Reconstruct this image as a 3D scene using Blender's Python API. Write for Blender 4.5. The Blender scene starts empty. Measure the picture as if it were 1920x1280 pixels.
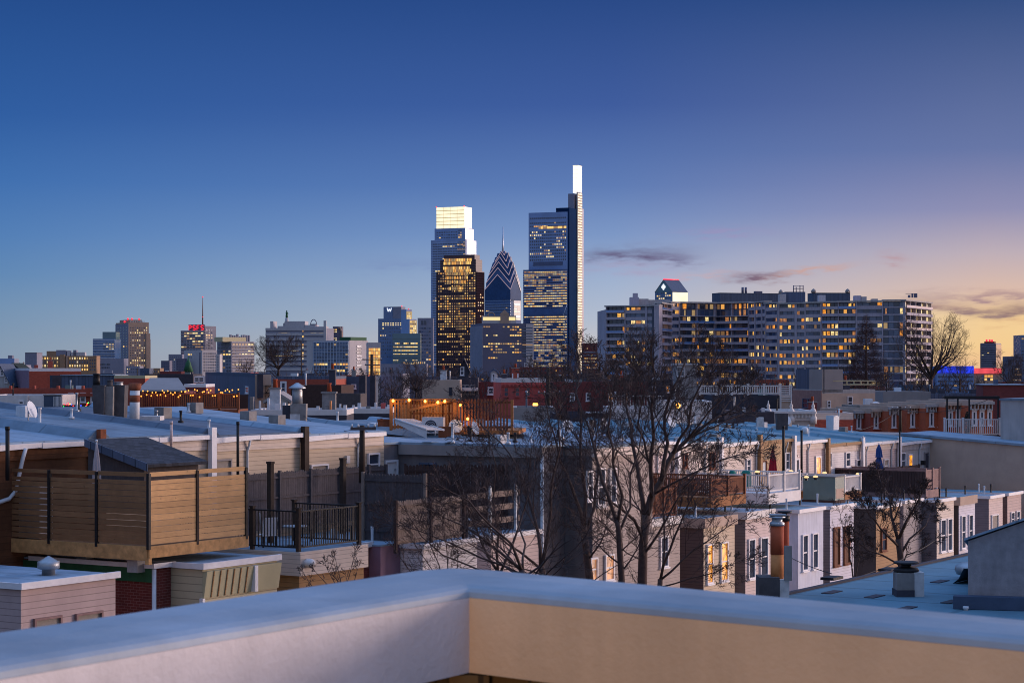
import bpy, math, random
from mathutils import Vector, Matrix
R_ = math.radians
rnd = random.Random(7)
F, CX, HOR, HC = 3840.0, 960.0, 690.0, 12.5
scene = bpy.context.scene
COL = scene.collection

# ------------------------------------------------------------------ helpers
def lin(r, g, b):
    f = lambda c: (c/255/12.92) if c/255 <= .04045 else ((c/255+.055)/1.055)**2.4
    return (f(r), f(g), f(b), 1.0)
def Zp(py, Y): return HC-(py-HOR)*Y/F
def Xp(px, Y): return (px-CX)/F*Y
def Pt(px, py, Y): return Vector((Xp(px, Y), Y, Zp(py, Y)))

class MB:
    def __init__(s): s.v = []; s.f = []; s.m = []; s.sm = []
    def poly(s, pts, mi=0, sm=False):
        n = len(s.v); s.v += [tuple(p) for p in pts]; s.f.append(tuple(range(n, n+len(pts)))); s.m.append(mi); s.sm.append(sm); return s
    def hexa(s, p, mi=0):                       # p: 4 bottom (ccw from above), 4 top
        n = len(s.v); s.v += [tuple(q) for q in p]
        for f in ((3,2,1,0),(4,5,6,7),(0,1,5,4),(1,2,6,5),(2,3,7,6),(3,0,4,7)):
            s.f.append(tuple(n+i for i in f)); s.m.append(mi); s.sm.append(False)
        return s
    def box(s, x0, x1, y0, y1, z0, z1, mi=0):
        return s.hexa([(x0,y0,z0),(x1,y0,z0),(x1,y1,z0),(x0,y1,z0),(x0,y0,z1),(x1,y0,z1),(x1,y1,z1),(x0,y1,z1)], mi)
    def fbox(s, fc, u0, u1, d0, d1, z0, z1, mi=0):  # box on a face frame; d outward
        ox, oy, a = fc[:3]; c, n = math.cos(a), math.sin(a)
        q = lambda u, d, z: (ox+u*c+d*n, oy+u*n-d*c, z)
        return s.hexa([q(u0,d1,z0),q(u1,d1,z0),q(u1,d0,z0),q(u0,d0,z0),q(u0,d1,z1),q(u1,d1,z1),q(u1,d0,z1),q(u0,d0,z1)], mi)
    def fquad(s, fc, u0, u1, d, z0, z1, mi=0):
        ox, oy, a = fc[:3]; c, n = math.cos(a), math.sin(a)
        q = lambda u, z: (ox+u*c+d*n, oy+u*n-d*c, z)
        return s.poly([q(u0,z0),q(u1,z0),q(u1,z1),q(u0,z1)], mi)
    def tube(s, pts, rad, n=6, mi=0, cap=True):
        pts = [Vector(p) for p in pts]
        if not isinstance(rad, (list, tuple)): rad = [rad]*len(pts)
        base = len(s.v); N = len(pts); prev = None
        for i, p in enumerate(pts):
            t = (pts[min(i+1, N-1)]-pts[max(i-1, 0)])
            if t.length < 1e-9: t = Vector((0,0,1))
            t.normalize()
            if prev is None:
                a = t.cross(Vector((0,0,1)))
                if a.length < .05: a = t.cross(Vector((1,0,0)))
            else:
                a = prev-t*prev.dot(t)
                if a.length < 1e-6: a = t.orthogonal()
            a.normalize(); prev = a; b = t.cross(a)
            for k in range(n):
                w = 2*math.pi*k/n
                s.v.append(tuple(p+(a*math.cos(w)+b*math.sin(w))*rad[i]))
        for i in range(N-1):
            for k in range(n):
                k2 = (k+1) % n
                s.f.append((base+i*n+k, base+i*n+k2, base+(i+1)*n+k2, base+(i+1)*n+k)); s.m.append(mi); s.sm.append(n > 4)
        if cap:
            s.f.append(tuple(base+k for k in reversed(range(n)))); s.m.append(mi); s.sm.append(False)
            s.f.append(tuple(base+(N-1)*n+k for k in range(n))); s.m.append(mi); s.sm.append(False)
        return s
    def lathe(s, c, prof, n=12, mi=0):              # prof: (radius, z) list
        base = len(s.v); N = len(prof)
        for r, z in prof:
            for k in range(n):
                w = 2*math.pi*k/n; s.v.append((c[0]+r*math.cos(w), c[1]+r*math.sin(w), c[2]+z))
        for i in range(N-1):
            for k in range(n):
                k2 = (k+1) % n
                s.f.append((base+i*n+k, base+i*n+k2, base+(i+1)*n+k2, base+(i+1)*n+k)); s.m.append(mi); s.sm.append(n > 6)
        s.f.append(tuple(base+k for k in reversed(range(n)))); s.m.append(mi); s.sm.append(False)
        s.f.append(tuple(base+(N-1)*n+k for k in range(n))); s.m.append(mi); s.sm.append(False)
        return s
    def ball(s, c, r, n=8, m=5, sq=1.0, mi=0):
        return s.lathe(c, [(max(r*math.sin(math.pi*i/m), r*.02), -r*sq*math.cos(math.pi*i/m)) for i in range(m+1)], n, mi)
    def mesh(s, name, mats, inv=None):
        me = bpy.data.meshes.new(name)
        vs = s.v if inv is None else [tuple(inv @ Vector(v)) for v in s.v]
        me.from_pydata(vs, [], s.f)
        for m in (mats if isinstance(mats, (list, tuple)) else [mats]): me.materials.append(m)
        me.polygons.foreach_set('material_index', s.m)
        me.polygons.foreach_set('use_smooth', s.sm)
        me.update(); return me
    def build(s, name, mats, T=None, label=None, world=False, parent=None, kind=None):
        par = parent if parent is not None else (T.root if T else None)
        inv = None
        if world and T: inv = T.mat.inverted()
        o = bpy.data.objects.new(name, s.mesh(name, mats, inv)); COL.objects.link(o)
        if par is not None: o.parent = par
        if label: o['label'] = label
        if kind: o['kind'] = kind
        return o

ALL = []
class Thing:
    def __init__(s, name, label, cat, loc=(0,0,0), rot=0.0, group=None):
        o = bpy.data.objects.new(name, None); COL.objects.link(o); o.empty_display_size = .3
        o.location = loc; o.rotation_euler = (0, 0, rot)
        o['label'] = label; o['category'] = cat
        if group: o['group'] = group
        s.root = o; s.loc = Vector(loc); s.rot = rot
        s.mat = Matrix.Translation(s.loc) @ Matrix.Rotation(rot, 4, 'Z')
        s.q = []; ALL.append(s)
    def wline(s, fc):
        c, n = math.cos(s.rot), math.sin(s.rot)
        a = fc[2]+s.rot
        return s.loc.x+c*fc[0]-n*fc[1], s.loc.y+n*fc[0]+c*fc[1], math.cos(a), math.sin(a)
    def u(s, fc, px):                             # where a picture column meets this face
        x, y, cx, cy = s.wline(fc); k = (px-CX)/F
        return (k*y-x)/(cx-k*cy)
    def z(s, fc, u, py):
        x, y, cx, cy = s.wline(fc)
        return Zp(py, y+u*cy)-s.loc.z
    def uz(s, fc, px, py):
        u = s.u(fc, px); return u, s.z(fc, u, py)
    def local(s, w): return s.mat.inverted() @ Vector(w)

def single(name, label, cat, mb, mats, loc=None, rot=0.0, group=None, world=True):
    """a thing that is one mesh, origin at its base"""
    o_loc = Vector(loc) if loc else Vector((sum(v[0] for v in mb.v)/len(mb.v), sum(v[1] for v in mb.v)/len(mb.v), min(v[2] for v in mb.v)))
    M = Matrix.Translation(o_loc) @ Matrix.Rotation(rot, 4, 'Z')
    o = bpy.data.objects.new(name, mb.mesh(name, mats, M.inverted() if world else None)); COL.objects.link(o)
    o.location = o_loc; o.rotation_euler = (0, 0, rot)
    o['label'] = label; o['category'] = cat
    if group: o['group'] = group
    return o
def struct(name, mb, mats):
    o = mb.build(name, mats); o['kind'] = 'structure'; return o

# ------------------------------------------------------------------ materials
def nt_new(name):
    m = bpy.data.materials.new(name); m.use_nodes = True
    nt = m.node_tree; nt.nodes.clear(); return m, nt
def mat(name, col, rough=.8, kind=None, per=.15, var=.25, scale=1.5, metal=0, spec=.3, col2=None, bump=.3, dirt=.35):
    m, nt = nt_new(name); N = nt.nodes.new; L = nt.links.new
    out = N('ShaderNodeOutputMaterial'); b = N('ShaderNodeBsdfPrincipled'); L(b.outputs[0], out.inputs[0])
    b.inputs['Roughness'].default_value = rough; b.inputs['Metallic'].default_value = metal
    b.inputs['Specular IOR Level'].default_value = spec
    tc = N('ShaderNodeTexCoord')
    def mp(sc):
        q = N('ShaderNodeMapping'); q.inputs['Scale'].default_value = sc; L(tc.outputs['Object'], q.inputs[0]); return q
    def mix(f, a, bb, typ='MIX'):
        q = N('ShaderNodeMix'); q.data_type = 'RGBA'; q.blend_type = typ
        for sock, val in ((q.inputs[0], f), (q.inputs[6], a), (q.inputs[7], bb)):
            if hasattr(val, 'links'): L(val, sock)
            else: sock.default_value = val
        return q.outputs[2]
    def math_(op, a, bb=0.0):
        q = N('ShaderNodeMath'); q.operation = op
        for i, val in ((0, a), (1, bb)):
            if hasattr(val, 'links'): L(val, q.inputs[i])
            else: q.inputs[i].default_value = val
        return q.outputs[0]
    def noise(sc, detail=5, vec=None, r=.6):
        q = N('ShaderNodeTexNoise'); q.inputs['Scale'].default_value = sc; q.inputs['Detail'].default_value = detail; q.inputs['Roughness'].default_value = r
        L(vec if vec else tc.outputs['Object'], q.inputs['Vector']); return q.outputs['Fac']
    def ramp(v, a, bb):
        q = N('ShaderNodeMapRange'); q.inputs[1].default_value = a; q.inputs[2].default_value = bb; L(v, q.inputs[0]); return q.outputs[0]
    c = col; dark = tuple(x*(1-var) for x in col[:3])+(1,); lite = tuple(min(1, x*(1+var*.6)) for x in col[:3])+(1,)
    n1 = ramp(noise(scale), .3, .7)
    out_c = mix(n1, dark, lite); h = None
    sep = N('ShaderNodeSeparateXYZ'); L(tc.outputs['Object'], sep.inputs[0])
    if kind in ('siding', 'boards', 'floors'):
        fr = math_('FRACT', math_('DIVIDE', sep.outputs[2], per))
        line = math_('LESS_THAN', fr, .13 if kind != 'floors' else .3)
        c2 = col2 or tuple(x*.58 for x in col[:3])+(1,)
        if kind == 'boards':
            idx = math_('FLOOR', math_('DIVIDE', sep.outputs[2], per))
            wn = N('ShaderNodeTexWhiteNoise'); wn.noise_dimensions = '1D'; L(idx, wn.inputs['W'])
            out_c = mix(math_('MULTIPLY', wn.outputs[0], .5), out_c, tuple(x*.45 for x in col[:3])+(1,))
            gr = ramp(noise(1, 6, mp((3, 3, 60)).outputs[0]), .35, .7)
            out_c = mix(math_('MULTIPLY', gr, .4), out_c, tuple(x*.5 for x in col[:3])+(1,))
        out_c = mix(line, out_c, c2); h = fr
    elif kind in ('planks',):
        sm = math_('ADD', sep.outputs[0], sep.outputs[1])
        idx = math_('FLOOR', math_('DIVIDE', sm, per)); fr = math_('FRACT', math_('DIVIDE', sm, per))
        wn = N('ShaderNodeTexWhiteNoise'); wn.noise_dimensions = '1D'; L(idx, wn.inputs['W'])
        out_c = mix(math_('MULTIPLY', wn.outputs[0], .6), out_c, tuple(x*.4 for x in col[:3])+(1,))
        out_c = mix(math_('LESS_THAN', fr, .09), out_c, tuple(x*.2 for x in col[:3])+(1,)); h = fr
        gr = ramp(noise(1, 6, mp((12, 12, 1.2)).outputs[0]), .35, .7)
        out_c = mix(math_('MULTIPLY', gr, .45), out_c, tuple(x*.5 for x in col[:3])+(1,))
    elif kind in ('island', 'island_v'):
        gi = N('ShaderNodeNewGeometry')
        out_c = mix(math_('MULTIPLY', gi.outputs['Random Per Island'], .55), out_c, tuple(x*.5 for x in col[:3])+(1,))
        gr = ramp(noise(1, 6, mp((2.5, 2.5, 45) if kind == 'island' else (25, 25, 1.5)).outputs[0]), .38, .68)
        out_c = mix(math_('MULTIPLY', gr, .45), out_c, tuple(x*.48 for x in col[:3])+(1,))
        kn = ramp(noise(4.5, 2), .7, .74)
        out_c = mix(math_('MULTIPLY', kn, .5), out_c, tuple(x*.3 for x in col[:3])+(1,))
    elif kind == 'brick':
        cb = N('ShaderNodeCombineXYZ'); L(math_('ADD', sep.outputs[0], sep.outputs[1]), cb.inputs[0]); L(sep.outputs[2], cb.inputs[1])
        br = N('ShaderNodeTexBrick'); L(cb.outputs[0], br.inputs['Vector'])
        br.inputs['Scale'].default_value = 1.0; br.inputs['Brick Width'].default_value = .22*per/.075; br.inputs['Row Height'].default_value = per
        br.inputs['Mortar Size'].default_value = .006*per/.075
        br.inputs['Color1'].default_value = col; br.inputs['Color2'].default_value = tuple(x*.6 for x in col[:3])+(1,)
        br.inputs['Mortar'].default_value = col2 or tuple(min(1, x*.8+.05) for x in col[:3])+(1,)
        out_c = mix(.6, out_c, br.outputs[0])
    elif kind == 'shingle':
        cb = N('ShaderNodeCombineXYZ'); L(sep.outputs[0], cb.inputs[0]); L(sep.outputs[1], cb.inputs[1])
        br = N('ShaderNodeTexBrick'); L(cb.outputs[0], br.inputs['Vector']); br.inputs['Scale'].default_value = 1.0
        br.inputs['Brick Width'].default_value = .3; br.inputs['Row Height'].default_value = .16; br.inputs['Mortar Size'].default_value = .012
        br.inputs['Color1'].default_value = lite; br.inputs['Color2'].default_value = tuple(x*.4 for x in col[:3])+(1,); br.inputs['Mortar'].default_value = tuple(x*.2 for x in col[:3])+(1,)
        out_c = mix(.8, out_c, br.outputs[0])
    elif kind == 'roof':                            # rolled membrane: seams along y and puddle stains
        fr = math_('FRACT', math_('DIVIDE', sep.outputs[0], per))
        out_c = mix(math_('MULTIPLY', math_('LESS_THAN', fr, .075), .6), out_c, tuple(x*.45 for x in col[:3])+(1,))
        fr2 = math_('FRACT', math_('DIVIDE', sep.outputs[1], per*2.3))
        out_c = mix(math_('MULTIPLY', math_('LESS_THAN', fr2, .04), .5), out_c, tuple(x*.4 for x in col[:3])+(1,))
        st = ramp(noise(.45, 6), .46, .6)
        out_c = mix(math_('MULTIPLY', st, .5), out_c, tuple(x*.5 for x in col[:3])+(1,))
        st = ramp(noise(3.5, 6), .55, .72)
        out_c = mix(math_('MULTIPLY', st, .25), out_c, tuple(min(1, x*1.4) for x in col[:3])+(1,))
    elif kind == 'streak':
        st = ramp(noise(1, 5, mp((3, 3, .35)).outputs[0]), .45, .75)
        out_c = mix(math_('MULTIPLY', st, .45), out_c, tuple(x*.5 for x in col[:3])+(1,))
    elif kind == 'scale':
        cb = N('ShaderNodeCombineXYZ'); L(math_('ADD', sep.outputs[0], sep.outputs[2]), cb.inputs[0]); L(math_('SUBTRACT', sep.outputs[0], sep.outputs[2]), cb.inputs[1])
        f1 = math_('LESS_THAN', math_('FRACT', math_('DIVIDE', math_('ADD', sep.outputs[0], sep.outputs[2]), per)), .16)
        f2 = math_('LESS_THAN', math_('FRACT', math_('DIVIDE', math_('SUBTRACT', sep.outputs[0], sep.outputs[2]), per)), .16)
        out_c = mix(math_('MULTIPLY', math_('MAXIMUM', f1, f2), .6), out_c, tuple(x*.4 for x in col[:3])+(1,))
    if dirt and kind != 'roof':
        dd = ramp(noise(1, 4, mp((.9, .9, .25)).outputs[0]), .5, .75)
        out_c = mix(math_('MULTIPLY', dd, dirt), out_c, tuple(x*.6 for x in col[:3])+(1,))
    L(out_c, b.inputs['Base Color'])
    if bump:
        bp = N('ShaderNodeBump'); bp.inputs['Strength'].default_value = bump; bp.inputs['Distance'].default_value = .02
        L(h if h else noise(scale*9, 4), bp.inputs['Height']); L(bp.outputs[0], b.inputs['Normal'])
    return m
def emis(name, col, st, base=(.05,.05,.05,1), vary=0, scale=2.0):
    m, nt = nt_new(name); N = nt.nodes.new; L = nt.links.new
    out = N('ShaderNodeOutputMaterial'); b = N('ShaderNodeBsdfPrincipled'); L(b.outputs[0], out.inputs[0])
    b.inputs['Base Color'].default_value = base; b.inputs['Emission Color'].default_value = col; b.inputs['Emission Strength'].default_value = st
    b.inputs['Roughness'].default_value = .4
    if vary:
        tc = N('ShaderNodeTexCoord'); n = N('ShaderNodeTexNoise'); n.inputs['Scale'].default_value = scale; L(tc.outputs['Object'], n.inputs['Vector'])
        r = N('ShaderNodeMapRange'); r.inputs[1].default_value = .35; r.inputs[2].default_value = .65
        r.inputs[3].default_value = st*(1-vary); r.inputs[4].default_value = st*(1+vary*.6); L(n.outputs[0], r.inputs[0]); L(r.outputs[0], b.inputs['Emission Strength'])
    m.cycles.emission_sampling = 'NONE'
    return m
def glass(name, col, rough=.12, spec=.9, metal=0.0):
    m = mat(name, col, rough, None, var=.2, scale=.05, spec=spec, bump=0, dirt=0, metal=metal); return m

M = {}
M['white'] = mat('white_paint', lin(215,208,205), .6, var=.12, scale=2, dirt=.25)
M['trim'] = mat('white_trim', lin(225,220,222), .5, var=.08, scale=3, dirt=.2)
M['pink_siding'] = mat('pink_siding', lin(188,162,158), .65, 'siding', .19, var=.08)
M['white_siding'] = mat('white_siding', lin(224,216,216), .65, 'siding', .14, var=.06)
M['cream_siding'] = mat('cream_siding', lin(214,196,184), .65, 'siding', .15, var=.07)
M['beige_siding'] = mat('beige_siding', lin(200,178,154), .65, 'siding', .17, var=.07)
M['tan_siding'] = mat('tan_siding', lin(160,120,80), .7, 'siding', .17, var=.12)
M['tan_scale'] = mat('tan_scale_shingles', lin(190,155,115), .7, 'scale', .34, var=.1)
M['olive_panel'] = mat('olive_panel', lin(185,175,140), .65, None, var=.08, scale=1.2)
M['olive_siding'] = mat('olive_siding', lin(192,180,150), .65, 'siding', .24, var=.07)
M['grey_siding'] = mat('grey_siding', lin(150,140,142), .7, 'siding', .15, var=.08)
M['rose_siding'] = mat('rose_siding', lin(208,186,182), .65, 'siding', .15, var=.08)
M['brown_wall'] = mat('brown_wall', lin(120,90,78), .8, 'siding', .16, var=.12)
M['old_boards'] = mat('old_boards', lin(110,72,48), .85, 'boards', .22, var=.35, scale=3)
M['brick_dark'] = mat('brick_dark', lin(112,52,46), .85, 'brick', .09, var=.3, scale=2, col2=lin(150,110,105))
M['brick'] = mat('brick_red', lin(168,80,62), .85, 'brick', .09, var=.2, scale=.8)
M['brick_orange'] = mat('brick_orange', lin(185,98,66), .85, 'brick', .09, var=.2, scale=.5)
M['brick_pink'] = mat('brick_pink', lin(205,95,88), .8, 'brick', .09, var=.12, scale=.5)
M['maroon'] = mat('maroon_brick', lin(124,60,58), .85, 'brick', .09, var=.25, scale=.8)
M['mauve'] = mat('mauve_stucco', lin(140,112,128), .85, var=.15)
M['stucco_dark'] = mat('dark_stucco', lin(116,110,112), .9, 'streak', var=.25, scale=1.2)
M['stucco_grey'] = mat('grey_stucco', lin(150,142,140), .9, None, var=.1, scale=.6, dirt=.3)
M['stucco_light'] = mat('light_stucco', lin(178,172,170), .9, 'streak', var=.12, scale=.8)
M['stucco_warm'] = mat('warm_stucco', lin(190,165,148), .9, None, var=.12, scale=.7)
M['slate_blue'] = mat('slate_blue_panel', lin(96,108,132), .7, 'planks', .5, var=.1)
M['dark'] = mat('dark_wall', lin(64,62,72), .8, var=.25)
M['dark_blue'] = mat('dark_blue_wall', lin(66,80,102), .7, var=.2)
M['concrete'] = mat('grey_concrete', lin(140,134,130), .9, 'streak', var=.25, scale=3)
M['concrete_dark'] = mat('dark_concrete', lin(86,82,84), .9, 'streak', var=.3, scale=3)
M['parge'] = mat('white_parging', lin(200,196,194), .85, None, var=.3, scale=3, dirt=.5)
M['roof'] = mat('pale_roof_membrane', lin(136,156,174), .75, 'roof', 1.0, var=.1, scale=.6)
M['roof2'] = mat('grey_roof_membrane', lin(118,136,152), .8, 'roof', 1.0, var=.14, scale=.7)
M['roof_teal'] = mat('teal_grey_roof', lin(108,144,162), .8, 'roof', 1.4, var=.12, scale=.6)
M['roof_dark'] = mat('dark_roof', lin(98,110,126), .85, 'roof', 1.0, var=.2, scale=.7)
M['shingle'] = mat('dark_shingles', lin(66,68,76), .9, 'shingle', var=.3)
M['metal'] = mat('galvanised_metal', lin(165,168,172), .4, None, var=.2, scale=4, metal=.6)
M['metal_white'] = mat('white_metal', lin(205,208,212), .5, None, var=.12, scale=4)
M['rust'] = mat('rusty_metal', lin(140,78,52), .8, None, var=.5, scale=5)
M['iron'] = mat('black_iron', lin(34,32,34), .55, None, var=.2, scale=4)
M['post_dark'] = mat('dark_wood_post', lin(62,48,40), .8, None, var=.3, scale=6)
M['wood_fence'] = mat('new_wood_boards', lin(232,180,124), .75, 'island', var=.15, scale=2)
M['wood_fence_shade'] = mat('shaded_wood_boards', lin(158,114,78), .8, 'island', var=.2, scale=2)  # darker copy of the fence wood, shade of the left faces put in
M['tree_shade_siding'] = mat('tree_shade_siding', lin(166,150,144), .7, 'siding', .15, var=.1)  # pale siding greyed, tree shade put into its colour
M['lilac_siding'] = mat('lilac_siding', lin(206,202,216), .65, 'siding', .15, var=.06)
M['cool_white'] = mat('cool_white_stucco', lin(206,208,222), .8, 'streak', var=.08, scale=2)
M['side_brown_shade'] = mat('shaded_brown_siding', lin(112,92,88), .8, 'siding', .16, var=.12)  # wing side browns and greys, darkened to carry the shade on those sides
M['side_grey_shade'] = mat('shaded_grey_siding', lin(124,114,118), .8, 'siding', .15, var=.1)
M['side_dark_shade'] = mat('shaded_dark_wall', lin(84,76,76), .85, 'streak', var=.2)
M['wood'] = mat('brown_wood', lin(150,100,60), .8, None, var=.3, scale=5)
M['wood_base'] = mat('treated_wood', lin(196,148,96), .8, None, var=.35, scale=4)
M['wood_red'] = mat('red_brown_wood', lin(142,84,56), .8, 'island_v', var=.25, scale=5)
M['wood_orange'] = mat('orange_brown_wood', lin(176,116,68), .8, 'island_v', var=.2, scale=5)
M['wood_old'] = mat('weathered_planks', lin(96,88,90), .9, 'island_v', .15, var=.3, scale=4)
M['wood_old_warm'] = mat('weathered_warm_planks', lin(158,138,126), .9, 'island_v', .15, var=.3, scale=4)
M['wood_dark'] = mat('dark_planks', lin(80,60,56), .9, 'island_v', .14, var=.3, scale=4)
M['mauve_wood'] = mat('mauve_wood', lin(150,118,112), .8, None, var=.2, scale=3)
M['block'] = mat('cinder_block', lin(160,158,158), .9, None, var=.15, scale=8)
M['green'] = mat('green_fascia', lin(44,92,62), .7, None, var=.25, scale=3)
M['teal_cloth'] = mat('teal_cover', lin(24,110,100), .8, None, var=.2, scale=4)
M['red_cloth'] = mat('red_canvas', lin(150,30,48), .85, None, var=.25, scale=5)
M['blue_cloth'] = mat('blue_canvas', lin(40,76,140), .85, None, var=.25, scale=5)
M['grey_cloth'] = mat('grey_canvas', lin(178,172,178), .9, None, var=.2, scale=5)
M['ac_green'] = mat('ac_cabinet', lin(120,132,124), .55, None, var=.1, scale=2)
M['terracotta'] = mat('terracotta', lin(176,82,50), .8, None, var=.15, scale=4)
M['terracotta_light'] = mat('pale_terracotta', lin(214,136,80), .8, None, var=.15, scale=4)
M['bark'] = mat('bark', lin(84,68,64), .95, None, var=.35, scale=6, dirt=.2)
M['twig'] = mat('twigs', lin(74,61,60), .95, None, var=.3, scale=2, bump=0, dirt=0)
M['twig_grey'] = mat('grey_twigs', lin(88,74,74), .95, None, var=.3, scale=.6, bump=0, dirt=0)
M['needle'] = mat('russet_needles', lin(72,50,52), .95, None, var=.35, scale=.6, bump=0, dirt=0)
M['evergreen'] = mat('evergreen', lin(34,46,40), .95, None, var=.4, scale=2, bump=0, dirt=0)
M['roof_near'] = mat('near_teal_roof', lin(96,132,148), .8, 'roof', 1.9, var=.18, scale=.9)
M['roof_near_wall'] = mat('mottled_grey_stucco', lin(150,146,150), .92, 'streak', var=.22, scale=5, dirt=.4)
M['brown_shade'] = mat('brown_tower_shade', lin(40,30,40), .9, 'floors', 3.9, var=.15, scale=.03, spec=.02, col2=lin(24,18,24))  # darker copy of the brown tower face, shade put into the colour
M['spine'] = mat('dark_spine_glass', lin(22,48,84), .9, None, var=.15, scale=.03, spec=.02, bump=0, dirt=0)
M['ground'] = mat('ground', lin(78,74,70), .95, None, var=.3, scale=.05)
M['asphalt'] = mat('asphalt', (.05,.05,.052,1), .95, None, var=.2, scale=.3)
M['paving'] = mat('paving', lin(130,126,122), .9, None, var=.2, scale=.6)
# the near parapet
M['coping'] = mat('coping_paint', lin(150,160,170), .55, 'streak', var=.2, scale=2.6, dirt=.45, bump=.08)
M['fascia'] = mat('fascia_paint', lin(206,198,198), .6, 'streak', var=.07, scale=6, dirt=.3, bump=.16)
M['fascia_lamplit'] = mat('lamplit_fascia', lin(226,186,146), .65, 'streak', var=.07, scale=6, dirt=.3, bump=.16)  # tan tint is warm lamplight put into the fascia colour
M['panel_dark'] = mat('dark_deck_boards', lin(120,88,48), .8, 'planks', .14, var=.2)
# far facades
M['apt_slab'] = mat('apartment_concrete', lin(176,168,180), .8, 'streak', var=.12, scale=.08)
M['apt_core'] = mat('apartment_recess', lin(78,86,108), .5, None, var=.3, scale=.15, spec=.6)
M['apt_lit'] = mat('apartment_end_wall', lin(225,190,150), .8, None, var=.12, scale=.1)
M['beige_tower'] = mat('beige_tower', lin(176,150,132), .85, 'streak', var=.15, scale=.05)
M['tan_tower'] = mat('tan_tower', lin(160,128,102), .85, 'streak', var=.15, scale=.05)
M['grey_tower'] = mat('grey_tower', lin(140,140,156), .85, 'streak', var=.15, scale=.05)
M['pale_tower'] = mat('pale_tower', lin(190,184,186), .85, 'streak', var=.1, scale=.05)
M['dark_tower'] = mat('dark_tower', lin(96,96,118), .6, None, var=.2, scale=.03, spec=.5)
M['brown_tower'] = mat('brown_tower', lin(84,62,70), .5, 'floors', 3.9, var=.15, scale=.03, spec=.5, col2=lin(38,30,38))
M['blue_glass'] = glass('blue_glass', lin(104,140,194))
M['pale_glass'] = glass('pale_glass', lin(128,156,198))
M['deep_glass'] = glass('deep_glass', lin(66,104,152))
M['teal_glass'] = glass('teal_glass', lin(70,108,124))
M['navy'] = glass('navy_glass', lin(52,76,118), .3)
M['steel'] = mat('steel_trim', lin(180,190,208), .35, None, var=.08, scale=.05, bump=0, dirt=0, metal=.3)
M['crown_lit'] = emis('lit_crown_glass', lin(255,244,208), 1.15, vary=.12, scale=.08)
M['crown_side'] = emis('lit_crown_side', lin(255,246,226), .95, vary=.1, scale=.1)
M['crown_line'] = emis('crown_lines', lin(190,160,104), .8)
M['lantern'] = emis('lantern_glass', lin(255,250,238), 1.35, vary=.12, scale=.15)
M['strip_lit'] = emis('lit_shaft_strip', lin(255,236,200), .9, vary=.5, scale=.12)
M['bright_side'] = emis('sunset_glow_glass', lin(222,226,240), .5, base=lin(200,200,210))  # glow stands in for the sunset mirrored on the crowned tower's right faces
M['spire_glass'] = glass('spire_tower_glass', lin(72,98,140), .6, .12); M['spire_glass_dark'] = glass('spire_tower_dark_glass', lin(50,78,118), .6, .12)
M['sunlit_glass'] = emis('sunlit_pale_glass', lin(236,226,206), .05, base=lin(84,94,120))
M['ridge_line'] = emis('chevron_light', lin(214,184,200), .55)
M['red_light'] = emis('red_beacon', lin(255,40,60), 1.6)
M['red_sign'] = emis('red_sign', lin(255,36,52), 2.0)
M['white_sign'] = emis('white_sign', lin(235,240,255), 1.1)
M['led_blue'] = emis('blue_led_wall', lin(30,60,255), 1.1, vary=.8, scale=.25)
M['led_red'] = emis('red_led_wall', lin(255,84,92), .85, vary=.3, scale=.2)
M['bulb'] = emis('warm_bulb', lin(255,176,66), 7.0)
M['bulb_small'] = emis('small_warm_bulb', lin(255,158,56), 2.4)
M['lamp_cream'] = emis('cream_cap_lamp', lin(255,214,150), 1.2)
M['xmas_r'] = emis('red_bulb', lin(255,30,40), 3.0); M['xmas_g'] = emis('green_bulb', lin(60,255,90), 2.0); M['xmas_b'] = emis('blue_bulb', lin(70,90,255), 3.0); M['xmas_y'] = emis('yellow_bulb', lin(255,190,60), 3.0)
LIT = [emis('lit_pane_%s' % n, lin(*c), s, vary=.55, scale=1.1) for n, c, s in (('gold', (255,188,84), 1.0), ('amber', (255,160,52), .95), ('cream', (255,222,150), 1.0), ('dim', (224,150,90), .55), ('pale', (244,214,176), .7))]
LITF = [emis('far_lit_%s' % n, lin(*c), s) for n, c, s in (('gold', (255,206,116), 1.05), ('cream', (255,228,160), 1.0), ('amber', (250,176,84), .85), ('dim', (214,164,112), .5), ('pale', (240,220,190), .7), ('faint', (200,150,100), .3), ('low', (230,190,130), .42))]
DARKW = [glass('dark_pane', lin(46,58,80), .1, .8), glass('dark_blue_pane', lin(62,80,110), .1, .8), glass('grey_pane', lin(92,108,134), .15, .8)]
M['pane'] = glass('house_pane', lin(52,62,80), .06, .9)
M['shade'] = mat('window_blind', lin(150,140,132), .8, var=.15, scale=3)
M['board'] = mat('boarded_window', lin(122,74,50), .8, 'planks', .2, var=.25)
M['curtain'] = emis('lit_curtain', lin(255,160,30), 1.25, vary=.7, scale=3.5)
M['warm_room'] = emis('lit_room', lin(226,150,96), .75, vary=.6, scale=2.5)

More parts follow.
